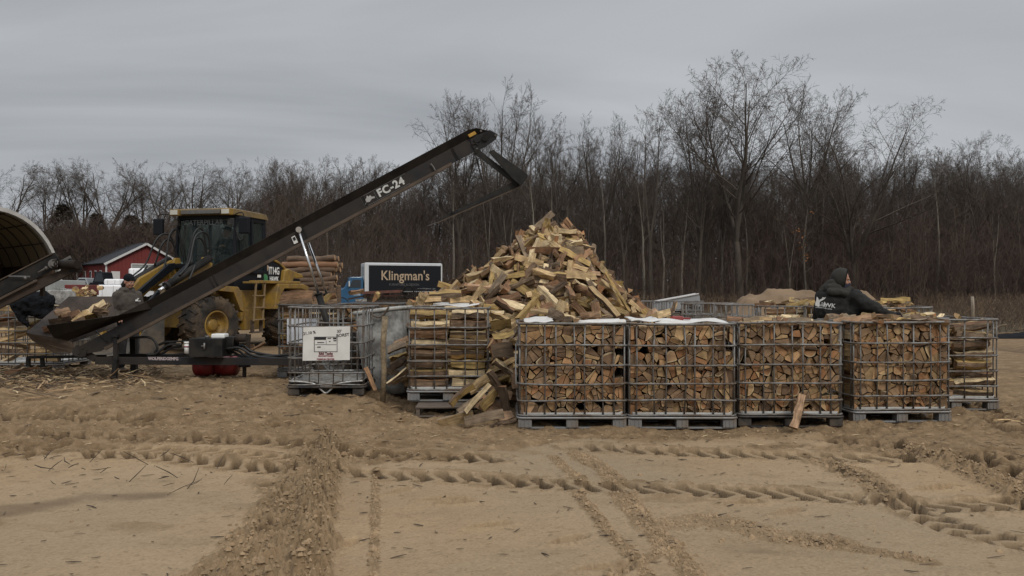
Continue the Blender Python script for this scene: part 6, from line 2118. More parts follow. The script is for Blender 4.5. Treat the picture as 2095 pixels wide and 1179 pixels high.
# ================================================================== the sign and tray of the empty cage
def empty_cage_parts():
    Mx, W, D = CAGES['empty']
    def L(px, py, dy=0.0):
        p = at(px, py, 10.15 + dy)
        return Mx.inverted() @ p
    s = MB()
    y = -D / 2 - .022
    a, b = L(620, 668), L(717, 738)
    s.add([(a.x, y, b.z), (b.x - .005, y, b.z + .01), (b.x, y, a.z), (a.x + .01, y, a.z - .01), (a.x, y + .004, b.z), (b.x - .005, y + .004, b.z + .01), (b.x, y + .004, a.z), (a.x + .01, y + .004, a.z - .01)],
          [(0, 1, 2, 3), (7, 6, 5, 4), (0, 4, 5, 1), (1, 5, 6, 2), (2, 6, 7, 3), (3, 7, 4, 0)])
    sg = s.build('sign_plate', M['sign'], ibc)
    def T(name, body, size, m, px, py, rot=0.0, **kw):
        p = L(px, py)
        u = Vector((math.cos(rot), 0, math.sin(rot))); v = Vector((-math.sin(rot), 0, math.cos(rot)))
        return text_mesh(name, body, size, m, sg, (p.x, y - .002, p.z), u, v, depth=.001, **kw)
    T('handwriting', '21.10 %', .052, M['ink'], 634, 681.5, .14, bold=.001)
    T('handwriting', "33'", .05, M['ink'], 695, 678, .08, bold=.001)
    T('handwriting', 'BORST', .055, M['ink'], 702, 686, .10, bold=.001)
    T('brand_lettering', 'E&E Tanks', .042, mat('brown_red_ink', (.12, .03, .04), .7), 667.5, 723.5, 0, bold=.002)
    T('lettering', 'RECONDITIONED', .024, M['red_ink'], 667.5, 728.5, 0, bold=.001)
    T('lettering', 'PREMIUM CENTER', .028, M['red_ink'], 667, 735, 0, bold=.001)
    f = MB()
    def R_(x0, y0, x1, y1):
        p, q = L(x0, y0), L(x1, y1)
        f.box(((p.x + q.x) / 2, y - .002, (p.z + q.z) / 2), (abs(q.x - p.x), .003, abs(p.z - q.z)))
    for r_ in ((643.5, 689, 691, 690), (643.5, 719, 691, 720), (643.5, 690, 644.6, 719), (690, 690, 691, 719), (645, 690.2, 668, 695.2), (682, 691, 689, 694), (671, 691.5, 678, 693), (650, 700, 664, 701.5), (650, 709, 657, 711), (646, 704.6, 689, 705.2), (668, 697, 668.6, 704), (674, 698, 677, 699.5), (683, 696, 689, 698)):
        R_(*r_)
    f.build('printed_label', M['ink'], sg)
    # dirty steel tray with the outlet notch
    n, m_ = 26, 30
    V = []; F = []
    for j in range(m_ + 1):
        for i in range(n + 1):
            u = i / n * 2 - 1; v = j / m_ * 2 - 1
            x = u * (W / 2 - .02); yy = v * (D / 2 - .02)
            z = .165 + .05 * max(0, abs(u) - .88) / .12 + .045 * max(0, abs(v) - .9) / .1 + .008 * mnoise.noise(Vector((x * 9, yy * 9, 1)))
            z += .012 * math.sin(v * 9)
            if v < -.82: z -= .17 * max(0, 1 - abs(u) / .26) * min(1, (-.82 - v) / .12)
            V.append((x, yy, z))
    for j in range(m_):
        for i in range(n):
            a_ = j * (n + 1) + i
            F.append((a_, a_ + 1, a_ + n + 2, a_ + n + 1))
    t_ = MB(); t_.add(V, F, 0, True)
    o = t_.build('tray', M['foil_tray'], ibc)
    so = o.modifiers.new('thick', 'SOLIDIFY'); so.thickness = .006
    e = MB()
    ed = [(-.48, .205), (-.3, .195), (-.14, .165), (-.06, .09), (0, .05), (.06, .09), (.14, .165), (.3, .195), (.48, .21)]
    e.tube(curve_pts([(x, -D / 2 + .015, z) for x, z in ed], 5), .012, 6)
    e.tube([(-.46, D / 2 - .04, .225), (.46, D / 2 - .04, .235)], .012, 6)
    e.tube([(-.47, D / 2 - .04, .225), (-.47, -D / 2 + .02, .21)], .011, 6); e.tube([(.47, D / 2 - .04, .225), (.47, -D / 2 + .02, .21)], .011, 6)
    e.build('tray_rim', mat('bare_bright_steel', (.5, .5, .49), .35, .7, .25, 25, dirt=(.2, .15, .1), dirt_amt=.7, dirt_scale=14), ibc)
empty_cage_parts()
def plate_on(key, px0, py0, px1, py1, Y, name, m, dy=-.02):
    Mx, W, D = CAGES[key]
    p, q = Mx.inverted() @ at(px0, py0, Y), Mx.inverted() @ at(px1, py1, Y)
    mb = MB(); mb.box(((p.x + q.x) / 2, -D / 2 + dy, (p.z + q.z) / 2), (abs(q.x - p.x), .006, abs(p.z - q.z)))
    par = [o for o in bpy.data.objects if o.type == 'EMPTY' and (o.matrix_basis.translation - Mx.translation).length < 1e-4 and o.name.startswith('wire_cage')][0]
    return mb.build(name, m, par)
plate_on('back_left', 588, 652, 650, 704, 12.35, 'sign_plate', mat('pale_grey_sheet', (.48, .50, .54), .5))
Mx, W, D = CAGES['front1']
par = [o for o in bpy.data.objects if o.type == 'EMPTY' and (o.matrix_basis.translation - Mx.translation).length < 1e-4][0]
mb = MB(); mb.box((-W / 2 - .018, -.15, .70), (.006, .55, .42)); sp_ = mb.build('sign_plate', M['grey_panel'], par)
mb = MB(); mb.box((-W / 2 - .0225, -.12, .70), (.004, .30, .22)); mb.build('printed_label', M['card'], sp_)

# ================================================================== cardboard, red tool, pallet, tank, post
def sheet(label, px0, py0, px1, py1, Y0, Y1, seed, mat_=None):
    rg = random.Random(seed)
    a = at(px0, py1, Y0); b = at(px1, py1, Y0)
    n, m_ = 16, 8
    V = []; F = []
    cx = (a.x + b.x) / 2; z0 = (a.z + b.z) / 2
    for j in range(m_ + 1):
        for i in range(n + 1):
            u = i / n; v = j / m_
            x = a.x + (b.x - a.x) * u + .04 * mnoise.noise(Vector((v * 2, seed, 3))) 
            y = Y0 + (Y1 - Y0) * v + .05 * mnoise.noise(Vector((u * 2.5, seed, 0)))
            z = z0 + .035 * mnoise.noise(Vector((u * 2.2, v * 1.6, seed))) + .025 * v + .03 * max(0, u - .75) * rg.choice([1, 1]) 
            V.append((x - cx, y - Y0, z - z0))
    for j in range(m_):
        for i in range(n):
            k = j * (n + 1) + i
            F.append((k, k + 1, k + n + 2, k + n + 1))
    mb = MB(); mb.add(V, F, 0, True)
    o = mb.build('cardboard_sheet', mat_ or M['card'], None, loc=(cx, Y0, z0))
    so = o.modifiers.new('thick', 'SOLIDIFY'); so.thickness = .006
    prop(o, label, 'cardboard', 'white cardboard sheets on the front cages')
sheet('white cardboard sheet at the left end of first cage top', 1072, 0, 1132, 659, 8.72, 9.15, 1)
sheet('long white cardboard sheet on the right part of first cage top', 1150, 0, 1280, 660, 8.68, 9.2, 2)
sheet('white cardboard sheet at the left end of second cage top', 1292, 0, 1352, 658, 8.72, 9.3, 3)
sheet('wide white cardboard sheet lying before the red tool on second cage', 1342, 0, 1492, 661, 8.68, 9.25, 4)
sheet('white cardboard sheet under the yellow log on the pallet cage', 880, 0, 980, 626, 9.85, 10.5, 6)

rt_ = thing('red_power_tool', 'small red power tool lying on the cardboard of the second cage', 'power tool', tuple(at(1384, 656, 9.1)), .1)
mb = MB(); mb.box((0, 0, .025), (.15, .10, .055), taper=.85); mb.build('housing', M['red_tank'], rt_, .012)
mb = MB(); mb.tube(curve_pts([(-.06, 0, .05), (-.03, 0, .085), (.03, 0, .085), (.06, 0, .05)], 5), .009, 6); mb.build('handle', M['black_plastic'], rt_)
mb = MB(); mb.bar((.07, 0, .025), (.17, .02, .02), .03, .022); mb.build('nose', M['red_tank'], rt_, .005)

pt = thing('wooden_pallet', 'weathered wooden pallet under the cage of crosswise logs', 'pallet', (-.66, 9.98, 0), .02)
mb = MB()
for k in range(7): mb.box((0, -.55 + k * .183, .118), (1.02, .13, .02))
mb.build('deck_boards', M['old_wood'], pt, .003)
mb = MB()
for x in (-.48, 0, .48): mb.box((x, 0, .062), (.045, 1.2, .09))
mb.build('stringer', M['old_wood'], pt, .003)
mb = MB()
for y in (-.55, 0, .55): mb.box((0, y, .008), (1.02, .11, .018))
mb.build('bottom_boards', M['old_wood'], pt, .003)

# grey plastic tank standing between the cages
tk_ = thing('grey_tank', 'stained grey white open tank wedged between the sign cage and pallet cage', 'tank', (at(797, 700, 11.0).x, 11.3, gz(-1.8, 11)), math.radians(-14))
tk_.rotation_euler = (0, math.radians(-7), math.radians(-10))
n = 28
def tank_ring(z, k): return [(x * k, y * k, z) for x, y in rrect(.66, .80, .15, 6)]
rings = [(-.05, .86), (.06, .90), (.18, .96), (.5, .985), (.52, 1.0), (.8, 1.0), (1.0, 1.0), (1.08, 1.02), (1.14, 1.02)]
V = []; F = []
for z, k in rings: V += tank_ring(z, k)
q = len(rrect(.66, .80, .15, 6))
for i in range(len(rings) - 1):
    for j in range(q): F.append((i * q + j, i * q + (j + 1) % q, (i + 1) * q + (j + 1) % q, (i + 1) * q + j))
F.append(tuple(range(q))[::-1])
mb = MB(); mb.add(V, F, 0, True)
o = mb.build('tank_wall', M['concrete'], tk_); so = o.modifiers.new('thick', 'SOLIDIFY'); so.thickness = .02
mb = MB(); P = tank_ring(1.14, 1.02); mb.tube(P + P[:1], .03, 8, 0, False); mb.build('rim', mat('pale_grey_rim', (.42, .42, .40), .8, 0, .2, 4, dirt=(.2, .18, .16), dirt_amt=.6, dirt_scale=6), tk_)
mb = MB(); mb.tube(curve_pts([(-.1, -.46, 1.16), (.02, -.45, 1.06), (.12, -.45, 1.05), (.24, -.45, 1.17)], 5), .012, 6); mb.build('rope', M['conv_brown'], tk_)

p0 = at(783, 808, 10.15); p1 = at(788, 648, 10.2)
mb = MB(); b_ = p0
mb.tube([(0, 0, -.1), ((p1 - b_).x * .25 + .012, 0, .3), ((p1 - b_).x * .6 - .01, 0, .65), (p1 - b_)], [.036, .034, .036, .040], 12)
o = mb.build('bark_pole', mat('mottled_pole_bark', (.21, .16, .10), .95, 0, .45, 16, bump=.6, bscale=22), None, loc=tuple(b_))
prop(o, 'upright bark covered pole standing in front of the grey tank', 'pole')

# ================================================================== BARN
def barn():
    A = Vector((-49.3, 95, gz(-49.3, 95)))
    g = Vector((.707, .707, 0)); l = Vector((-.707, .707, 0)); up = Vector((0, 0, 1))
    t = thing('red_barn', 'red metal barn with grey roof and white trim behind the loader', 'barn', A)
    Wg, Ll, He, Hr = 9.2, 11.0, 5.06 - A.z, 7.55 - A.z
    def Q(a, b, z): return g * a + l * b + up * z
    mb = MB()
    fr = [Q(0, 0, 0), Q(Wg, 0, 0), Q(Wg, 0, He), Q(Wg / 2, 0, Hr), Q(0, 0, He)]
    bk = [p + l * Ll for p in fr]
    mb.add(fr + bk, [(0, 1, 2, 3, 4), (9, 8, 7, 6, 5), (0, 4, 9, 5), (1, 6, 7, 2)])
    mb.build('wall', M['barn_red'], t)
    rb = MB()
    k = 0
    while k < Wg:                                 # ribs of the cladding
        z1 = He + (Hr - He) * (1 - abs(k - Wg / 2) / (Wg / 2)) - .1
        rb.bar(Q(k, -.02, 0), Q(k, -.02, z1), .04, .04, up=g); k += .46
    k = .2
    while k < Ll:
        rb.bar(Q(-.02, k, 0), Q(-.02, k, He - .05), .04, .04, up=l); k += .46
    rb.build('cladding_rib', M['barn_red'], t)
    rf = MB()
    for s in (0, 1):
        e = -.35 if s == 0 else Wg + .35; dz = (Hr - He) / (Wg / 2) * .35
        slab(rf, [Q(e, -.4, He - dz + .12), Q(Wg / 2, -.4, Hr + .12), Q(Wg / 2, Ll + .4, Hr + .12), Q(e, Ll + .4, He - dz + .12)], .14)
    rf.build('roof', M['roof_grey'], t)
    for s in (0, 1):
        tr = MB()
        e = -.35 if s == 0 else Wg + .35; dz = (Hr - He) / (Wg / 2) * .35
        tr.bar(Q(e, -.44, He - dz), Q(Wg / 2, -.44, Hr), .06, .26); tr.build('gable_trim', M['trim'], t)
    for a_, b_ in ((0, -.06), (Wg, -.06), (-.05, Ll)):
        tr = MB(); tr.bar(Q(a_, b_, 0), Q(a_, b_, He), .16, .16); tr.build('corner_trim', M['trim'], t)
    d = MB(); slab(d, [Q(3.0, -.05, 0), Q(6.6, -.05, 0), Q(6.6, -.05, 2.75), Q(3.0, -.05, 2.75)], .08); d_ = d.build('garage_door', M['grey_panel'], t)
    d = MB(); d.bar(Q(2.9, -.08, 0), Q(2.9, -.08, 2.85), .14, .12, up=g); d.bar(Q(6.7, -.08, 0), Q(6.7, -.08, 2.85), .14, .12, up=g); d.bar(Q(2.9, -.08, 2.85), Q(6.7, -.08, 2.85), .12, .14); d.build('frame', M['trim'], d_)
    d = MB()
    for z in (.55, 1.1, 1.65, 2.2): d.bar(Q(3.0, -.1, z), Q(6.6, -.1, z), .03, .03)
    d.build('panel_joint', M['trim'], d_)
    d = MB(); slab(d, [Q(.55, -.05, 0), Q(1.55, -.05, 0), Q(1.55, -.05, 1.9), Q(.55, -.05, 1.9)], .08); d.build('door', M['trim'], t)
    for b in (1.5, 3.4, 5.3, 7.6):
        w = MB(); slab(w, [Q(-.05, b, .9), Q(-.05, b + .7, .9), Q(-.05, b + .7, 2.05), Q(-.05, b, 2.05)], .06); f = w.build('window', M['trim'], t)
        w = MB(); slab(w, [Q(-.09, b + .1, 1.0), Q(-.09, b + .6, 1.0), Q(-.09, b + .6, 1.95), Q(-.09, b + .1, 1.95)], .03); w.build('pane', M['glass_truck'], f)
barn()

# ================================================================== HOOP BUILDING at the left edge
def hoop():
    B = math.radians(48)
    C = Vector((-25.4, 38, 0)); C.z = gz(C.x, C.y) - .3
    w = Vector((math.cos(B), math.sin(B), 0)); ax = Vector((-math.sin(B), math.cos(B), 0)); up = Vector((0, 0, 1))
    t = thing('hoop_building', 'rounded canvas storage building with pale front edge, cut by left edge', 'building', C)
    H = 1.5 + (HOR - 424) * 38 / F_PX - C.z; a = 3.15; Dp = 9.0
    def ring(s, y, k=1.0, n=28):
        return [w * (a * k * math.cos(math.pi * i / n)) + up * (H * k * math.sin(math.pi * i / n) ** .8) + ax * y for i in range(n + 1)]
    def shell(y0, y1, k0, k1, m, name, ks=1.0):
        A_, B_, C_, D_ = ring(0, y0, k0), ring(0, y1, k0), ring(0, y1, k1), ring(0, y0, k1)
        n = len(A_)
        mb = MB(); mb.add(A_ + B_ + C_ + D_, [(q * n + i, q * n + i + 1, ((q + 1) % 4) * n + i + 1, ((q + 1) % 4) * n + i) for q in range(4) for i in range(n - 1)], 0, False)
        return mb.build(name, m, t)
    shell(.0, Dp, 1.0, .985, M['canvas'], 'canvas_cover')
    shell(-.4, .0, 1.008, .968, M['canvas_white'], 'front_edge')
    r = MB()
    for y in (.4, 1.8, 3.4, 5.0, 6.6, 8.2):
        P = ring(0, y, .965); r.tube(P, .028, 6)
    for i in (6, 9, 12, 16, 19, 22):
        p, q = ring(0, 0.1, .968)[i], ring(0, Dp - .1, .968)[i]; r.bar(p, q, .05, .05)
    for q in (8,): pass
    r.build('steel_rib', M['rust'], t)
    e = MB(); P = ring(0, Dp - .1, .98); e.add(P, [tuple(range(len(P)))]); o = e.build('end_wall', M['canvas'], t)
    so = o.modifiers.new('thick', 'SOLIDIFY'); so.thickness = .03
    e = MB()
    for z in (2.9, 3.3): e.bar(w * (-a * .8) + ax * (Dp - .25) + up * z, w * (a * .8) + ax * (Dp - .25) + up * z, .06, .06)
    e.build('end_purlin', M['rust'], t)
    e = MB()
    e.bar(w * (a * .93) + ax * .2 + up * 1.1, w * (a * .93) + ax * (Dp - .3) + up * 1.1, .2, 2.2); e.bar(w * (-a * .93) + ax * .2 + up * 1.1, w * (-a * .93) + ax * (Dp - .3) + up * 1.1, .2, 2.2)
    e.bar(w * (-a * .9) + ax * (Dp - .35) + up * 1.2, w * (a * .9) + ax * (Dp - .35) + up * 1.2, .15, 2.4)
    e.build('plank_wall', mat('dark_stained_planks', (.075, .045, .03), .9, 0, .3, 3), t)
hoop()

# ================================================================== things in the yard at the left
bl = thing('draped_cloth', 'black cloth draped over the log cage at the left edge', 'cloth', tuple(at(66, 680, 13.2)))
mb = MB()
for a, b, c, d, r0, r1 in [(40, 622, 96, 618, .17, .16), (36, 628, 42, 655, .10, .06), (96, 618, 103, 645, .13, .06), (60, 612, 90, 608, .12, .12), (50, 630, 95, 640, .15, .14), (44, 640, 56, 668, .08, .05), (90, 640, 98, 660, .08, .05), (34, 630, 40, 645, .1, .08)]:
    r0 *= .8; r1 *= .8; mb.tube([at(a, b, 13.15) - bl.location, at(a, b, 13.15).lerp(at(c, d, 13.12), .5) - bl.location + Vector((0, -.03, .02)), at(c, d, 13.12) - bl.location], [r0, (r0 + r1) / 2, r1], 10)
    mb.ball(at(a, b, 13.15) - bl.location, r0); mb.ball(at(c, d, 13.12) - bl.location, r1)
o = mb.build('cloth_folds', M['jacket_black'], bl)
rm = o.modifiers.new('remesh', 'REMESH'); rm.mode = 'VOXEL'; rm.voxel_size = .025
sm = o.modifiers.new('smooth', 'SMOOTH'); sm.iterations = 4
tx_ = bpy.data.textures.new('cloth_fold_noise', 'CLOUDS'); tx_.noise_scale = .10
dm = o.modifiers.new('folds', 'DISPLACE'); dm.texture = tx_; dm.strength = .09; dm.texture_coords = 'LOCAL'

def wrapped(label, px0, px1, py0, py1, Y, dep=1.0):
    a, b = at(px0, py1, Y), at(px1, py0, Y)
    t = thing('wrapped_load', label, 'wrapped load', ((a.x + b.x) / 2, Y + dep / 2, a.z), random.uniform(-.1, .1), 'white wrapped loads')
    w, h = b.x - a.x, b.z - a.z
    mb = MB(); mb.box((0, 0, h / 2), (w, dep, h))
    o = mb.build('plastic_wrap', M['white_wrap'], t)
    s = o.modifiers.new('bevel', 'BEVEL'); s.width = .09; s.segments = 3
    mb = MB()
    for q in (-.25, .2): mb.bar((w * q, -dep / 2 - .005, .03), (w * (q + .02), -dep / 2 - .005, h - .05), .03, .012, up=(0, 1, 0))
    mb.build('strap', mat('wrap_strap', (.55, .55, .56), .5), t)
gl = gz(-20, 38)
wrapped('large white wrapped load behind the man in the beanie', 195, 243, 583, 612, 36)
wrapped('small white wrapped load stacked on the large one', 210, 242, 571, 583, 36.2)
wrapped('white wrapped load visible behind the loader cylinders', 262, 308, 549, 580, 38)
wrapped('white wrapped load below the upper one behind the loader cylinders', 244, 296, 580, 612, 37)

def vehicle(name, label, px0, px1, top, Y, cabx, body_mat, flip=1, roof_h=.55, hood=.55, base=None):
    a, b = at(px0, 600, Y), at(px1, 600, Y)
    L = b.x - a.x
    x = (a.x + b.x) / 2
    z = gz(x, Y)
    ht = at(px0, top, Y).z - z
    t = thing(name, label, 'vehicle', (x, Y, z), 0)
    mb = MB(); h1 = ht * hood
    P = [(-L / 2, .35), (-L / 2, h1 * .8), (-L / 2 + L * .05, h1), (L / 2 - .1, h1), (L / 2, h1 * .75), (L / 2, .35)]
    mb.prism(P, (0, -.85, 0), (1, 0, 0), (0, 0, 1), (0, 1.7, 0)); bo = mb.build('body', body_mat, t, .05)
    c0, c1 = cabx
    mb = MB(); P = [(c0 * L, h1), (c0 * L + .3, ht), (c1 * L - .2, ht), (c1 * L, h1)]
    mb.prism(P, (0, -.75, 0), (1, 0, 0), (0, 0, 1), (0, 1.5, 0)); mb.build('cab', body_mat, t, .05)
    mb = MB(); P = [(c0 * L + .14, h1 + .06), (c0 * L + .36, ht - .09), (c1 * L - .28, ht - .09), (c1 * L - .12, h1 + .06)]
    mb.prism(P, (0, -.76, 0), (1, 0, 0), (0, 0, 1), (0, -.01, 0)); mb.build('window', M['glass_truck'], t)
    for q in (-.3, .3):
        for s in (-1, 1):
            wh = wheel(t, 'wheel', (q * L, s * .78, .36), (0, s, 0), .36, .22, .2, M['galv_dark'], lugs=24, lug_h=.004)
    mb = MB(); mb.box((-L / 2 - .02, .55, h1 * .65), (.05, .25, .14)); mb.box((-L / 2 - .02, -.55, h1 * .65), (.05, .25, .14)); mb.build('headlight', M['lamp_lens'], t)
    return t
vehicle('parked_vehicle', 'dark pickup cab parked before the barn corner', 192, 236, 557, 66, (-.35, .25), M['navy'])
vehicle('parked_vehicle', 'low grey car parked left of the dark pickup', 148, 198, 569, 66, (-.2, .35), M['silver_paint'], hood=.6)
bb = thing('blue_drum', 'blue drum standing by the rusty scrap near the barn', 'drum', (at(133, 570, 58).x, 58, gz(at(133, 570, 58).x, 58)))
mb = MB(); mb.lathe([(.001, 0), (.29, 0), (.30, .03), (.3, .3), (.31, .32), (.3, .34), (.3, .6), (.31, .62), (.3, .64), (.3, .87), (.28, .9), (.001, .9)], (0, 0, 0), (0, 0, 1), 20); mb.build('drum_body', M['blue_tarp'], bb)
mb = MB(); mb.cyl((.1, 0, .9), (.1, 0, .93), .04, 8); mb.build('bung', M['black_plastic'], bb)
# pale box trailer / concrete blocks by the hoop building
def block(name, label, cat, px0, px1, py0, py1, Y, dep, m, det):
    a, b = at(px0, py1, Y), at(px1, py0, Y)
    x = (a.x + b.x) / 2
    z = min(a.z, gz(x, Y) + .0)
    t = thing(name, label, cat, (x, Y + dep / 2, z), -.15)
    w, h = b.x - a.x, b.z - z
    mb = MB(); mb.box((0, 0, h / 2), (w, dep, h)); mb.build('body', m, t, .03)
    mb = MB()
    if det == 'ribs':
        k = -w / 2 + .1
        while k < w / 2: mb.box((k, -dep / 2 - .012, h / 2), (.05, .03, h * .9)); k += .28
        mb.build('rib', m, t)
    else:
        mb.box((-.2 * w, 0, h + .03), (w * .3, dep * .5, .07)); mb.box((.25 * w, .1, h + .02), (w * .25, dep * .3, .05)); mb.build('lifting_lug', m, t, .01)
block('grey_shed', 'pale grey ribbed shed partly hidden by the dark conveyor', 'shed', 72, 120, 573, 615, 34, 2.0, M['grey_panel'], 'ribs')
block('concrete_block', 'long concrete block on the grass beside the grey shed', 'concrete block', 98, 131, 594, 612, 26, .8, M['concrete'], 'lug')
t = thing('scrap_heap_wagon', 'rusty red wagon of scrap behind the small pile of split wood', 'wagon', (at(168, 590, 30).x, 30, gz(at(168, 590, 30).x, 30)))
mb = MB(); w_ = 36 * 30 / F_PX
zt_ = at(168, 583, 30).z - t.location.z
mb.box((0, 0, zt_ - .2), (w_, 1.2, .4)); mb.build('box', mat('faded_red_paint', (.14, .02, .02), .6, dirt=(.1, .05, .04), dirt_amt=.6), t, .02)
mb = MB(); mb.box((0, 0, zt_ - .45), (w_ * .9, 1.0, .1)); mb.build('chassis', M['rust'], t)
for s in (-1, 1): wheel(t, 'wheel', (w_ * .25 * s, -.6, .3), (0, -1, 0), .3, .18, .16, M['galv_dark'], lugs=20, lug_h=.004)

# ================================================================== STACK OF LONG LOGS
def long_logs():
    rg = random.Random(9)
    bark = mat('log_stack_bark', (.135, .088, .058), .95, 0, .4, 7, bump=.7, bscale=14, stretch=(.35, 2.5, 2.5), dirt=(.07, .05, .037), dirt_amt=.7, dirt_scale=3)
    bare = mat('peeled_log_wood', (.21, .115, .065), .9, 0, .3, 6, stretch=(.3, 3, 3))
    endm = mat('cut_log_end', (.34, .21, .115), .9, 0, .25, 9)
    Y0 = 35.0; s = F_PX / Y0
    rows = []
    z = gz(-9, 35) + .17
    x_l, x_r = at(582, 0, Y0).x, at(690, 0, Y0).x
    lab = {0: 'thick bark log on the very top of the log stack', 1: 'peeled orange brown log near the right top of the log stack'}
    k = 0
    for row in range(13):
        r = rg.uniform(.105, .15)
        for dpt in range(3 if row > 9 else 2):
            y = Y0 + dpt * .36 + rg.uniform(-.05, .05) + (13 - row) * -.025
            L = rg.uniform(2.1, 2.5) * (0.85 if row in (2, 4, 6, 9) else 1)
            xc = (x_l + x_r) / 2 + rg.uniform(-.12, .12) + (-.12 if row in (2, 4, 6) else .05)
            if row == 12: xc -= .05
            t = thing('long_log', 'bark covered log lying in the tall stack behind the loader' if not (dpt == 0 and row in (12, 11)) else (lab[0] if row == 12 else lab[1]), 'log', (xc, y, z), rg.gauss(0, .03), 'long logs stacked behind the loader' if not (dpt == 0 and row in (12, 11)) else None)
            t.rotation_euler = (rg.uniform(0, 6), rg.gauss(-.02, .02), rg.gauss(0, .03))
            mb = MB(); n = 9
            pts = [(-L / 2 + L * i / n, .03 * math.sin(i * .8 + k), .03 * math.cos(i * .9 + k * 2)) for i in range(n + 1)]
            mb.tube(pts, [r * rg.uniform(.92, 1.06) for _ in pts], 12, 0, False)
            mb.build('bark', bare if (dpt == 0 and row == 11) else bark, t)
            mb = MB()
            for p, q in ((pts[0], -1), (pts[-1], 1)):
                mb.cyl((p[0] - q * .02, p[1], p[2]), (p[0] + q * .006, p[1], p[2]), r * .93, 12)
            mb.build('cut_end', endm, t)
            k += 1
        z += r * 1.72
    # broken upright stubs at the right of the stack
    for i, (px, top) in enumerate(((678, 578), (686, 585), (668, 590))):
        t = thing('stump_post', ['split stub standing at the right end of the log stack', 'short stub standing right of the split stub by log stack', 'low stub standing left of the split stub by log stack'][i], 'post', (at(px, 0, 30).x, 30 + i * .4, gz(-7, 30)))
        h = at(px, top, 30).z - t.location.z
        mb = MB(); mb.tube([(0, 0, -.1), (.03, 0, h * .5), (-.02 + .05 * i, 0, h)], [.12, .11, .10], 9, 0, False); mb.build('bark', bark, t)
        mb = MB(); mb.cyl((-.02 + .05 * i, 0, h - .03), (-.02 + .05 * i, 0, h + .01), .095, 9); mb.build('cut_end', endm, t)
long_logs()

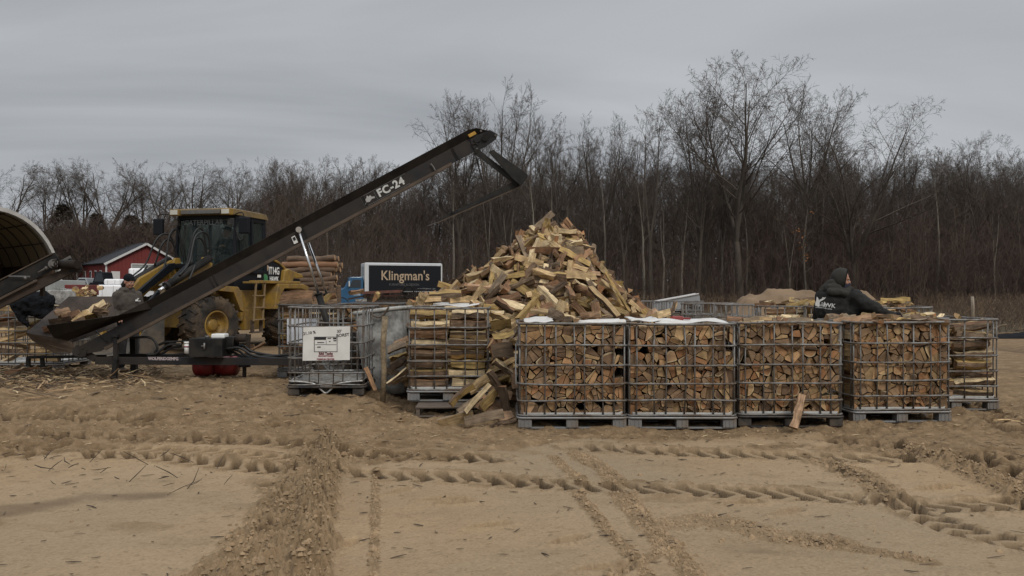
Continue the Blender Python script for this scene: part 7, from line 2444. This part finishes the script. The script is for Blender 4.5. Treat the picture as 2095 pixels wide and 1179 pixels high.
# ================================================================== BOX TRUCK
def box_truck():
    Y = 62.0; s = F_PX / Y
    yaw = math.radians(19)
    x0 = at(747, 0, Y).x
    t = thing('box_truck', 'blue cab box truck with black lettered side, parked before the wood', 'truck', (x0, Y, gz(x0, Y)), yaw)
    # local: +x to the rear, -y to the camera side; box front corner at the origin
    Lb, Wb, zb, ztp = 6.25, 2.4, 1.5, 3.85
    def part(n, mb, m, bv=.02): return mb.build(n, m, t, bv)
    mb = MB(); mb.box((Lb / 2, Wb / 2, (zb + ztp) / 2), (Lb, Wb, ztp - zb)); bx = part('cargo_box', mb, M['truck_box'], .07)
    mb = MB(); mb.box((Lb / 2 + .12, -.012, (zb + ztp) / 2 - .06), (Lb - .34, .02, ztp - zb - .30)); mb.build('side_panel', M['navy'], bx)
    mb = MB(); mb.box((Lb - .04, -.02, (zb + ztp) / 2), (.1, .03, ztp - zb - .1)); mb.box((.02, -.015, (zb + ztp) / 2), (.12, .03, ztp - zb - .1)); mb.build('corner_trim', M['trim'], bx)
    o = text_mesh('side_lettering', "Klingman's", 1.08, M['gold_ink'], bx, (Lb / 2 + .10, -.03, 2.80), (1, 0, 0), (0, 0, 1), bold=.012, xscale=.84, spacing=1.02, depth=.004)
    text_mesh('slogan_lettering', 'FURNITURE & DESIGN', .26, mat('dull_grey_lettering', (.10, .10, .105), .6), bx, (Lb / 2 + .0, -.03, 2.10), (1, 0, 0), (0, 0, 1), xscale=.95, depth=.004)
    text_mesh('web_lettering', 'www.klingmans.com', .20, mat('light_grey_lettering', (.26, .26, .26), .6), bx, (4.95, -.03, 1.78), (1, 0, 0), (0, 0, 1), xscale=.9, depth=.004)
    mb = MB(); mb.box((-.012, Wb / 2, 3.2), (.02, 1.2, .7)); mb.build('front_panel', M['grey_panel'], bx)
    # cab
    mb = MB()
    P = [(-.12, .62), (-.12, 2.62), (-.22, 2.72), (-1.05, 2.70), (-1.2, 2.62), (-1.62, 1.86), (-1.75, 1.78), (-2.35, 1.62), (-2.5, 1.45), (-2.55, .62)]
    mb.prism(P, (0, .12, 0), (1, 0, 0), (0, 0, 1), (0, 2.1, 0)); cb = part('cab', mb, M['truck_blue'], .05)
    mb = MB(); mb.prism([(-.32, 1.85), (-.32, 2.48), (-.95, 2.48), (-1.25, 1.85)], (0, .115, 0), (1, 0, 0), (0, 0, 1), (0, -.012, 0)); mb.build('side_window', M['glass_truck'], cb)
    mb = MB(); slab(mb, [(-1.24, .28, 2.58), (-1.24, 2.08, 2.58), (-1.60, 2.1, 1.92), (-1.60, .26, 1.92)], .03); ws = mb.build('windshield', M['glass_truck'], cb); ws.location = (-.03, 0, .02)
    mb = MB(); mb.box((-.62, .105, 1.32), (.55, .012, .17)); mb.build('door_lettering_block', mat('pale_blue_print', (.25, .33, .40), .6), cb)
    mb = MB(); mb.box((-1.25, -.06, 2.15), (.10, .16, .42)); mb.bar((-1.25, -.04, 2.3), (-1.15, .12, 2.4), .03, .03); mb.build('mirror', M['trim'], cb, .02)
    mb = MB(); mb.box((-2.58, 1.15, 1.15), (.05, 1.1, .5)); mb.build('grille', M['galv'], cb)
    for y in (.35, 1.95):
        mb = MB(); mb.box((-2.58, y, 1.15), (.07, .28, .2)); mb.build('headlight', M['lamp_lens'], cb, .02)
    mb = MB(); mb.box((-2.62, 1.17, .72), (.16, 2.3, .28)); part('bumper', mb, M['galv'], .03)
    mb = MB(); mb.bar((-2.4, .6, .8), (Lb - .2, .6, .8), .1, .22); mb.bar((-2.4, 1.8, .8), (Lb - .2, 1.8, .8), .1, .22)
    for x in (.5, 2, 3.5, 5): mb.bar((x, .1, 1.38), (x, 2.3, 1.38), .1, .2)
    part('chassis', mb, M['rust'], 0)
    mb = MB(); mb.cyl((-.75, .3, .75), (.15, .3, .75), .27, 16); part('fuel_tank', mb, M['galv'])
    for x in (-1.85, 4.4):
        for y, s in ((.32, -1), (2.05, 1)):
            wheel(t, 'wheel', (x, y, .48), (0, s, 0), .48, .3, .28, M['galv_dark'], lugs=30, lug_h=.004)
    mb = MB(); mb.lathe([(.62, -.02), (.62, .3), (.56, .3), (.56, -.02), (.62, -.02)], (-1.85, .12, .5), (0, 1, 0), 24); part('wheel_arch', mb, M['black_plastic'], 0)
box_truck()
# rusty flat trailer in front of the truck
def trailer():
    Y = 48.0
    a, b = at(740, 0, Y), at(884, 0, Y)
    t = thing('flat_trailer', 'rusty low trailer with mesh ramp in front of the box truck', 'trailer', (a.x, Y, gz(a.x, Y)), .03)
    L = b.x - a.x
    z = at(0, 596, Y).z - t.location.z
    mb = MB(); mb.bar((0, 0, z - .1), (L * .55, 0, z), .1, .16); mb.bar((0, 1.8, z - .1), (L * .55, 1.8, z), .1, .16)
    for k in range(7): mb.bar((L * .08 * k + .1, 0, z - .05), (L * .08 * k + .1, 1.8, z - .05), .1, .08)
    mb.box((L * .3, .9, z - .28), (L * .5, 1.5, .08)); mb.build('deck_frame', mat('red_brown_primer', (.14, .055, .04), .8, dirt=(.08, .05, .04), dirt_amt=.6), t)
    mb = MB()
    for k in range(12): mb.bar((L * .55 + k * .13, 0, z - .35), (L * .55 + k * .13, 0, z + .2 - .02 * (k % 3)), .03, .03)
    for q in (-.3, -.05, .15): mb.bar((L * .5, 0, z + q), (L, 0, z + q - .05), .04, .04)
    mb.tube(curve_pts([(L * .58, 0, z - .1), (L * .62, -.05, z + .28), (L * .70, -.05, z + .3), (L * .74, 0, z - .05)], 5), .04, 6)
    mb.build('ramp_mesh', M['black_metal'], t)
    mb = MB(); mb.bar((0, .9, z - .3), (-1.0, .9, z - .5), .1, .1); mb.build('drawbar', M['rust'], t)
    for x in (L * .3, L * .42): 
        for y, s in ((-.12, -1), (1.9, 1)): wheel(t, 'wheel', (x, y, .34), (0, s, 0), .34, .2, .2, M['galv_dark'], lugs=24, lug_h=.004)
trailer()
# silver pickup bed used as a trailer
def bed():
    Y = 38.0
    c = at(1388, 0, Y)
    t = thing('pickup_bed', 'silver pickup truck bed tipped back beside the wood edge', 'truck bed', (c.x, Y, 0), math.radians(-8))
    t.rotation_euler = (0, math.radians(-9), math.radians(-8))
    z0 = .75
    arch = [(.55 + .40 * math.cos(math.radians(a)), z0 - .12 + .40 * math.sin(math.radians(a))) for a in range(0, 181, 15)]
    P = [(-1.05, z0 - .12), (-1.05, z0 + .38), (-.9, z0 + .46), (1.05, z0 + .50), (1.12, z0 + .40), (1.08, z0 - .05)] + [(x, z) for x, z in arch]
    for s, y in ((1, -.85), (-1, .82)):
        mb = MB(); mb.prism(P, (0, y, 0), (1, 0, 0), (0, 0, 1), (0, .04, 0)); mb.build('bed_side', M['silver_paint'], t)
    mb = MB(); mb.box((0, 0, z0 + .02), (2.1, 1.66, .05)); mb.box((-1.06, 0, z0 + .15), (.05, 1.7, .55)); mb.box((1.08, 0, z0 + .2), (.05, 1.66, .5)); mb.build('bed_floor', M['silver_paint'], t)
    mb = MB(); mb.bar((-1.05, -.87, z0 + .46), (1.1, -.87, z0 + .52), .10, .06); mb.build('bed_rail', M['trim'], t, .015); mb = MB(); mb.bar((-1.05, .84, z0 + .46), (1.1, .84, z0 + .52), .10, .06); mb.build('bed_rail', M['trim'], t, .015)
    for y, s in ((-.74, -1), (.74, 1)): wheel(t, 'wheel', (.55, y, z0 - .2), (0, s, 0), .36, .22, .2, M['galv_dark'], lugs=24, lug_h=.004)
    mb = MB(); mb.box((-.2, 0, z0 - .15), (2.6, .9, .12)); mb.bar((-1.5, 0, z0 - .15), (-2.6, 0, z0 - .3), .1, .1); mb.build('chassis', M['black_metal'], t)
bed()

# sand mound
def mound():
    c = at(1660, 0, 34)
    t_x, t_y = c.x, 34.0
    n, m_ = 90, 40
    V = []; F = []
    hw = (1850 - 1470) / 2 * 34 / F_PX
    for j in range(m_ + 1):
        for i in range(n + 1):
            u = i / n * 2 - 1; v = j / m_ * 2 - 1
            prof = np.interp((u + 1) / 2, [0, .14, .3, .42, .52, .66, .8, .92, 1], [0, .74, 1.0, .93, .90, 1.0, .86, .45, 0])
            h = 1.62 * float(prof) * max(0, 1 - abs(v) ** 1.6) + .16 * mnoise.fractal(Vector((u * 6, v * 3, 2)), 1, 2, 5) * min(1, 4 * (1 - abs(u))) * min(1, 3 * (1 - abs(v)))
            V.append((u * hw, v * 2.2, h - .03))
    for j in range(m_):
        for i in range(n):
            k = j * (n + 1) + i
            F.append((k, k + 1, k + n + 2, k + n + 1))
    mb = MB(); mb.add(V, F, 0, True)
    o = mb.build('sand_mound', mat('mound_sand', (.185, .125, .075), .95, 0, .25, .8, bump=.6, bscale=4), None, loc=(t_x, t_y, gz(t_x, t_y)))
    prop(o, 'long low mound of brown sand behind the hooded man', 'sand mound')
mound()
# stake and black sheeting at the right
b_ = at(1990, 652, 19)
mb = MB(); mb.tube([(0, 0, -.2), (.005, 0, .3), (-.01, 0, at(0, 607, 19).z - b_.z)], [.04, .038, .036], 8)
o = mb.build('wooden_stake', mat('grey_stake_wood', (.26, .22, .17), .95, 0, .3, 12, stretch=(4, 4, 1)), None, loc=tuple(b_)); prop(o, 'thin grey wooden stake standing before the brush at right', 'stake')
rg = random.Random(4)
c = at(2130, 690, 24); 
mb = MB()
V = []; F = []
for j in range(13):
    for i in range(41):
        u = i / 40 * 2 - 1; v = j / 12 * 2 - 1
        V.append((u * 1.6, v * .5, .02 + .13 * max(0, 1 - v * v) * max(0, 1 - abs(u) ** 3) * (1 + .6 * mnoise.noise(Vector((u * 5, v * 2, 7))))))
for j in range(12):
    for i in range(40):
        k = j * 41 + i; F.append((k, k + 1, k + 42, k + 41))
mb.add(V, F, 0, True)
o = mb.build('black_sheeting', M['jacket_black'], None, loc=(c.x, 24, gz(c.x, 24))); prop(o, 'crumpled black plastic sheeting on the ground at right edge', 'plastic sheeting')
# fallen dark branches by the sheeting
for i in range(7):
    p = Vector((at(2050, 0, 24).x + rg.uniform(-.3, 3), 24.8 + rg.uniform(0, 3.5), gz(15, 26) + .05))
    d = Vector((rg.uniform(.6, 1.4), rg.uniform(-.3, .3), rg.uniform(0, .35)))
    mb = MB(); mb.tube(curve_pts([(0, 0, 0), d * .5 + Vector((0, 0, rg.uniform(-.02, .1))), d], 4), .035, 6); mb.tube([d * .5, d * .5 + Vector((.2, .1, .3))], [.02, .008], 5)
    o = mb.build('fallen_branch', mid_bark, None, loc=tuple(p)); prop(o, 'dead brown branch lying on the ground behind the black sheeting', 'branch', 'fallen branches at the right edge')

# ================================================================== PEOPLE
_tex = bpy.data.textures.new('garment_folds', 'CLOUDS'); _tex.noise_scale = 0.09
def flesh(name, prims, m, parent, voxel=0.014, smooth=5, folds=0.0):
    """one continuous surface grown over tapered limbs and ellipsoids"""
    mb = MB()
    for p in prims:
        if p[0] == 'c':
            _, a, b, r0, r1 = p
            a = Vector(a); b = Vector(b)
            mb.tube([a, a.lerp(b, .5), b], [r0, (r0 + r1) / 2, r1], 12)
            mb.ball(a, r0, 12); mb.ball(b, r1, 12)
        else:
            _, c, r = p[:3]
            mb.ball(c, r, 16, 0, p[3] if len(p) > 3 else None)
    o = mb.build(name, m, parent)
    rm = o.modifiers.new('remesh', 'REMESH'); rm.mode = 'VOXEL'; rm.voxel_size = voxel; rm.use_smooth_shade = True
    sm = o.modifiers.new('smooth', 'SMOOTH'); sm.factor = .5; sm.iterations = smooth
    if folds:
        d = o.modifiers.new('folds', 'DISPLACE'); d.texture = _tex; d.strength = folds * 1.5; d.mid_level = .5; d.texture_coords = 'LOCAL'
    return o
def Rz(a): return Matrix.Rotation(math.radians(a), 3, 'Z')
def Ry(a): return Matrix.Rotation(math.radians(a), 3, 'Y')
def Rx(a): return Matrix.Rotation(math.radians(a), 3, 'X')
def head_prims(c, R):
    """skull, jaw, nose, brow, ears around the head centre c; R turns the head (it faces -Y)"""
    q = lambda x, y, z: Vector(c) + R @ Vector((x, y, z))
    return [('e', q(0, .01, .03), (.075, .095, .092), R), ('e', q(0, -.02, -.045), (.062, .072, .075), R), ('e', q(0, -.055, -.095), (.035, .03, .025), R), ('e', q(0, -.097, -.018), (.013, .022, .028), R),
            ('e', q(0, -.08, .025), (.055, .018, .014), R), ('e', q(.034, -.068, -.03), (.025, .024, .025), R), ('e', q(-.034, -.068, -.03), (.025, .024, .025), R),
            ('e', q(.077, .01, -.01), (.012, .022, .034), R), ('e', q(-.077, .01, -.01), (.012, .022, .034), R), ('e', q(0, -.085, -.065), (.024, .014, .011), R)]
def hand_prims(w, d, up, s=1.0):
    """palm, four unequal bent fingers, thumb; w wrist, d direction, up = back of the hand"""
    w = Vector(w); d = Vector(d).normalized(); up = Vector(up); up = (up - d * up.dot(d)).normalized(); sd = d.cross(up)
    P = [('c', w, w + d * .055, .026, .034)]
    for k, L in enumerate((.070, .080, .075, .058)):
        o = w + d * .085 + sd * (.030 - .020 * k)
        m1 = o + d * L * .5 - up * .008; m2 = o + d * L * .8 - up * (.008 + L * .30)
        P += [('c', w + d * .045 + sd * (.02 - .013 * k), o, .014, .0105), ('c', o, m1, .0105, .0095), ('c', m1, m2, .0095, .0085)]
    t0 = w + d * .03 + sd * .030; t1 = t0 + (d * .6 + sd * .8).normalized() * .04; t2 = t1 + (d * .95 + sd * .2 - up * .3).normalized() * .035
    P += [('c', t0, t1, .014, .012), ('c', t1, t2, .012, .010)]
    return P

# ---- the man in the beanie behind the conveyor
def man_left():
    pos = at(262, 0, 13.45); pos.z = gz(pos.x, 13.45) - .02
    t = thing('person', 'man in black beanie and brown grey hoodie watching the conveyor', 'person', pos, math.radians(52))
    hr = Rz(14) @ Rx(12)
    t.scale = (.945, .945, .945)
    hc = Vector((0, -.03, 1.635))
    legs = []
    for s in (1, -1):
        legs += [('c', (s * .10, .0, .92), (s * .115, -.02, .50), .085, .058), ('c', (s * .115, -.02, .50), (s * .12, .01, .09), .056, .040)]
    arm = lambda s: [('c', (s * .19, .02, 1.41), (s * .255, .05, 1.12), .05, .042), ('c', (s * .255, .05, 1.12), (s * .22, -.16, .97), .042, .030)]
    body = head_prims(hc, hr) + [('c', (0, .015, 1.42), (0, -.01, 1.58), .055, .052), ('e', (0, 0, 1.25), (.16, .10, .2)), ('e', (0, 0, 1.02), (.15, .10, .16)), ('c', (-.17, .02, 1.40), (.17, .02, 1.40), .05, .05)] + legs + arm(1) + arm(-1)
    for s in (1, -1):
        body += [('c', (s * .12, .02, .06), (s * .13, -.13, .045), .035, .03)]
        body += hand_prims((s * .22, -.16, .97), (-s * .15, -.9, -.35), (s * .3, -.2, 1))
    flesh('body', body, M['skin'], t, .009, 3)
    hood = [('e', (0, -.005, 1.24), (.215, .145, .23)), ('e', (0, -.01, 1.03), (.205, .145, .15)), ('c', (-.165, .02, 1.40), (.165, .02, 1.40), .078, .078), ('c', (0, .02, 1.43), (0, .02, 1.49), .10, .085),
            ('e', (0, .11, 1.46), (.14, .075, .09)), ('c', (-.09, .03, 1.50), (.09, .03, 1.50), .045, .045), ('c', (-.08, -.05, 1.49), (.08, -.05, 1.47), .035, .035), ('e', (0, -.135, 1.06), (.11, .03, .06))]
    for s in (1, -1):
        hood += [('c', (s * .19, .02, 1.40), (s * .262, .05, 1.12), .078, .066), ('c', (s * .262, .05, 1.12), (s * .225, -.14, .985), .064, .048)]
    flesh('hoodie', hood, M['hoodie_brown'], t, .014, 5, .022)
    tr = [('e', (0, 0, .95), (.175, .125, .11))]
    for s in (1, -1):
        tr += [('c', (s * .10, .0, .90), (s * .115, -.02, .50), .108, .080), ('c', (s * .115, -.02, .50), (s * .12, .01, .13), .080, .068)]
    flesh('trousers', tr, M['denim'], t, .014, 5, .02)
    for s in (1, -1):
        flesh('boot', [('c', (s * .12, .03, .14), (s * .12, .03, .06), .062, .055), ('c', (s * .12, .03, .05), (s * .135, -.15, .042), .05, .046)], M['boots'], t, .012, 3)
    q = lambda x, y, z: hc + hr @ Vector((x, y, z))
    flesh('beanie', [('e', q(0, .012, .065), (.088, .106, .092), hr), ('e', q(0, .005, .05), (.091, .108, .05), hr)], M['jacket_black'], t, .010, 3)
    flesh('hair', [('e', q(0, .085, -.04), (.07, .035, .07), hr), ('e', q(0.06, .05, -.05), (.02, .04, .05), hr), ('e', q(-0.06, .05, -.05), (.02, .04, .05), hr), ('e', q(0, .10, -.10), (.06, .03, .05), hr)], M['hair'], t, .012, 2)
    flesh('beard', [('e', q(0, -.062, -.105), (.036, .026, .02), hr), ('e', q(0, -.092, -.055), (.022, .008, .005), hr)], M['hair'], t, .007, 1)
    for s in (1, -1):
        mb = MB(); mb.ball(q(s * .03, -.082, .004), (.014, .010, .009), 10, 0, hr); e = mb.build('eye', mat('eye_white', (.5, .46, .42), .3), t)
        mb = MB(); mb.ball(q(s * .03, -.090, .004), (.006, .004, .006), 8, 0, hr); mb.build('iris', M['ink'], e)
    mb = MB()
    for a, b, c_, d in ((.075, 1.30, .045, .028), (.105, 1.335, .02, .012), (.09, 1.318, .02, .02), (.12, 1.29, .05, .01)):
        mb.box((a, -.165, b), (c_, .012, d))
    o = mb.build('chest_emblem', M['white_paint'], t)
man_left()

# ---- the hooded man leaning into the second row
def man_right():
    Yb = 10.28
    base = at(1712, 0, 10.35); base.z = gz(base.x, 10.35)
    t = thing('person', 'man in charcoal hoodie and hood bending over the cages, back turned', 'person', base)
    def P(px, py, Y): return at(px, py, Y) - base
    hc = P(1722, 573, 10.32); hc.y += .0
    hr = Rz(72) @ Rx(10)
    sl, sr = P(1683, 608, 10.36), P(1750, 610, 10.22)
    el_r, wr_r = P(1792, 634, 10.08), P(1830, 645, 10.12)
    el_l, wr_l = P(1674, 650, 10.60), P(1700, 655, 10.80)
    hip = P(1713, 684, 10.33)
    body = head_prims(hc, hr) + [('c', P(1716, 605, 10.33), hc + Vector((0, 0, -.03)), .055, .052), ('c', P(1712, 625, 10.33), hip, .13, .14), ('c', sl, sr, .055, .055), ('c', sr, el_r, .05, .042), ('c', el_r, wr_r, .042, .03), ('c', sl, el_l, .05, .042), ('c', el_l, wr_l, .042, .03)]
    body += hand_prims(wr_r, (1, .02, -.12), (0, -.2, 1)) + hand_prims(wr_l, (.4, 1, -.2), (0, 0, 1))
    for s in (1, -1):
        body += [('c', hip + Vector((s * .1, 0, -.02)), Vector((s * .13, .02, .5)), .085, .058), ('c', Vector((s * .13, .02, .5)), Vector((s * .14, .0, .09)), .056, .04), ('c', Vector((s * .14, 0, .06)), Vector((s * .16, .14, .045)), .035, .03)]
    flesh('body', body, M['skin'], t, .009, 3)
    hd = [('e', P(1711, 618, 10.33), (.265, .17, .20)), ('e', P(1709, 636, 10.33), (.27, .175, .17)), ('e', P(1712, 655, 10.33), (.26, .17, .14)), ('c', sl, sr, .088, .095), ('e', P(1684, 606, 10.36), (.10, .12, .09)),
          ('c', sr, P(1772, 624, 10.12), .115, .098), ('c', P(1760, 620, 10.2), P(1740, 640, 10.28), .10, .12), ('c', P(1772, 624, 10.12), el_r + Vector((.02, 0, .01)), .098, .076), ('c', el_r, P(1826, 645, 10.12), .074, .044),
          ('c', sl, el_l, .095, .075), ('c', el_l, wr_l, .07, .05)]
    ho = flesh('hoodie', hd, M['hoodie_black'], t, .013, 5, .028)
    hf = [('c', P(1694, 592, 10.28), P(1732, 598, 10.2), .055, .05), ('c', P(1690, 588, 10.32), P(1708, 576, 10.3), .055, .05), ('c', P(1700, 597, 10.2), P(1728, 601, 10.16), .05, .045), ('e', P(1706, 588, 10.26), (.10, .07, .055)), ('c', P(1730, 597, 10.2), P(1738, 592, 10.25), .05, .045), ('c', P(1682, 596, 10.34), P(1694, 584, 10.32), .05, .05)]
    flesh('hood_collar', hf, M['hood_olive'], t, .011, 4, .022)
    q = lambda x, y, z: hc + hr @ Vector((x, y, z))
    mb = MB(); V = []; F = []; nu, nv = 28, 16
    for j in range(nv + 1):                      # open hood: a cloth shell round the head with a face opening
        th = math.radians(72 + (178 - 72) * j / nv)
        for i in range(nu):
            ph = 2 * math.pi * i / nu
            k = 1 + .035 * math.sin(ph * 3 + j * .5) + (.05 if j == 0 else 0)
            x = .112 * k * math.sin(th) * math.cos(ph); z = .126 * k * math.sin(th) * math.sin(ph); y = -.128 * math.cos(th)
            if z < -.02: x *= 1.05; z *= 1.08
            V.append(q(x, y + .005, z + .022))
    for j in range(nv):
        for i in range(nu):
            F.append((j * nu + i, j * nu + (i + 1) % nu, (j + 1) * nu + (i + 1) % nu, (j + 1) * nu + i))
    mb.add(V, F, 0, True)
    o = mb.build('hood', M['hood_olive'], t); so = o.modifiers.new('thick', 'SOLIDIFY'); so.thickness = .012; so.offset = 1
    mb = MB(); E = V[:nu]; mb.tube(E + E[:1], .011, 7, 0, False); mb.build('hood_brim', M['jacket_black'], t)
    flesh('neck_gaiter', [('e', q(0, -.03, -.085), (.078, .082, .075), hr), ('c', q(0, .02, -.06), q(0, .02, -.16), .085, .085), ('e', q(0, -.085, -.06), (.05, .036, .05), hr)], M['navy_cloth'], t, .010, 3, .012)
    for s in (1, -1):
        mb = MB(); mb.ball(q(s * .03, -.084, .004), (.013, .009, .008), 10, 0, hr); e = mb.build('eye', mat('eye_white', (.5, .46, .42), .3), t)
        mb = MB(); mb.ball(q(s * .03, -.092, .004), (.006, .004, .006), 8, 0, hr); mb.build('iris', M['ink'], e)
    tr = [('c', hip + Vector((-.05, 0, 0)), hip + Vector((.05, 0, 0)), .16, .16)]
    for s in (1, -1):
        tr += [('c', hip + Vector((s * .1, 0, -.02)), Vector((s * .13, .02, .5)), .11, .08), ('c', Vector((s * .13, .02, .5)), Vector((s * .14, .0, .13)), .08, .068)]
    flesh('trousers', tr, M['denim'], t, .014, 5, .02)
    for s in (1, -1):
        flesh('boot', [('c', (s * .14, -.02, .14), (s * .14, -.02, .06), .062, .055), ('c', (s * .14, -.02, .05), (s * .16, .15, .042), .05, .046)], M['boots'], t, .012, 3)
    flesh('glove', hand_prims(wr_r, (1, .02, -.12), (0, -.2, 1)) + [('c', wr_r - Vector((.02, 0, 0)), wr_r + Vector((.05, 0, 0)), .036, .042)], M['jacket_black'], t, .008, 2)
    # white print on the back, wrapped onto the cloth
    def onto(o):
        sw = o.modifiers.new('wrap', 'SHRINKWRAP'); sw.target = ho; sw.wrap_method = 'PROJECT'; sw.use_project_y = True
        sw.use_positive_direction = True; sw.use_negative_direction = True; sw.offset = .006; sw.wrap_mode = 'ABOVE_SURFACE'; sw.use_project_x = False; sw.use_project_z = False
    tl = -.13
    u = Vector((math.cos(tl), 0, math.sin(tl))); v = Vector((-math.sin(tl), 0, math.cos(tl)))
    p = P(1702.5, 625, 10.0)
    def flat(o):
        onto(o)
        return o
    flat(text_mesh('back_lettering', 'HAWK', .078, M['print'], t, p, u, v, bold=.002, depth=0.0, xscale=.92))
    flat(text_mesh('back_slogan', 'FIREWOOD PROCESSORS', .020, M['print'], t, P(1701, 632, 10.0), u, v, bold=.0005, depth=0.0, xscale=.72))
    # bird-with-axe shaped emblem, generic
    e = MB()
    polys = [[(1668, 626), (1668, 620), (1670, 614), (1671, 607), (1674, 610), (1675, 614), (1680, 612), (1690, 608), (1687, 612), (1682, 615), (1677, 618), (1677, 620), (1679, 624), (1677, 627), (1674, 628), (1671, 626)],
             [(1683, 608), (1686, 609), (1685, 611), (1682, 611)]]
    for P_ in polys:
        vs = [P(a, b, 10.0) for a, b in P_]
        bm = bmesh.new()
        f = bm.faces.new([bm.verts.new(x) for x in vs])
        bmesh.ops.triangulate(bm, faces=[f])
        bmesh.ops.subdivide_edges(bm, edges=bm.edges, cuts=2, use_grid_fill=True)
        me = bpy.data.meshes.new('back_emblem'); bm.to_mesh(me); bm.free(); me.materials.append(M['print'])
        flat(link('back_emblem', me, t))
man_right()

# ---- the loader driver, sitting in the cab
def driver():
    w = ld.matrix_basis if False else Matrix.Translation(LC) @ Matrix.Rotation(math.pi + LA, 4, 'Z')
    p = w @ Vector((-.15, .02, 1.62))
    t = thing('person', 'driver in dark jacket and cap sitting inside the loader cab', 'person', p, math.pi + LA + math.pi / 2)
    # local: faces -Y (the loader's forward), seat top at z = .5
    hc = Vector((0, -.02, 1.22)); hr = Rz(-15) @ Rx(-8)
    bd = head_prims(hc, hr) + [('c', (0, 0, 1.0), (0, -.01, 1.16), .055, .052), ('e', (0, 0, .82), (.16, .11, .2)), ('e', (0, 0, .6), (.16, .12, .14)), ('c', (-.17, 0, .98), (.17, 0, .98), .05, .05)]
    jk = [('e', (0, 0, .82), (.215, .15, .22)), ('e', (0, 0, .62), (.20, .155, .14)), ('c', (-.165, 0, .98), (.165, 0, .98), .08, .08), ('c', (0, .02, 1.0), (0, .02, 1.07), .09, .07)]
    tr = []
    for s in (1, -1):
        el = Vector((s * .28, -.10, .75)); wr = Vector((s * .14, -.36, .86)) if s > 0 else Vector((s * .26, -.34, .74))
        bd += [('c', (s * .19, 0, .97), el, .05, .042), ('c', el, wr, .042, .03), ('c', (s * .1, -.05, .56), (s * .14, -.42, .58), .085, .06), ('c', (s * .14, -.42, .58), (s * .14, -.46, .30), .055, .04)]
        bd += hand_prims(wr, (-s * .2, -1, .1), (0, 0, 1))
        jk += [('c', (s * .19, 0, .97), el, .08, .066), ('c', el, wr + Vector((0, .03, -.01)), .064, .05)]
        tr += [('c', (s * .1, .0, .57), (s * .14, -.42, .58), .11, .085), ('c', (s * .14, -.42, .58), (s * .14, -.46, .34), .082, .068)]
    flesh('body', bd, M['skin'], t, .011, 3)
    flesh('jacket', jk, M['hoodie_black'], t, .015, 5, .02)
    flesh('trousers', tr, M['denim'], t, .015, 5, .02)
    q = lambda x, y, z: hc + hr @ Vector((x, y, z))
    flesh('cap', [('e', q(0, .012, .07), (.086, .104, .075), hr), ('e', q(0, -.10, .06), (.07, .06, .014), hr)], M['jacket_black'], t, .010, 2)
    for s in (1, -1):
        flesh('boot', [('c', (s * .14, -.46, .32), (s * .14, -.60, .28), .055, .045)], M['boots'], t, .012, 2)
driver()
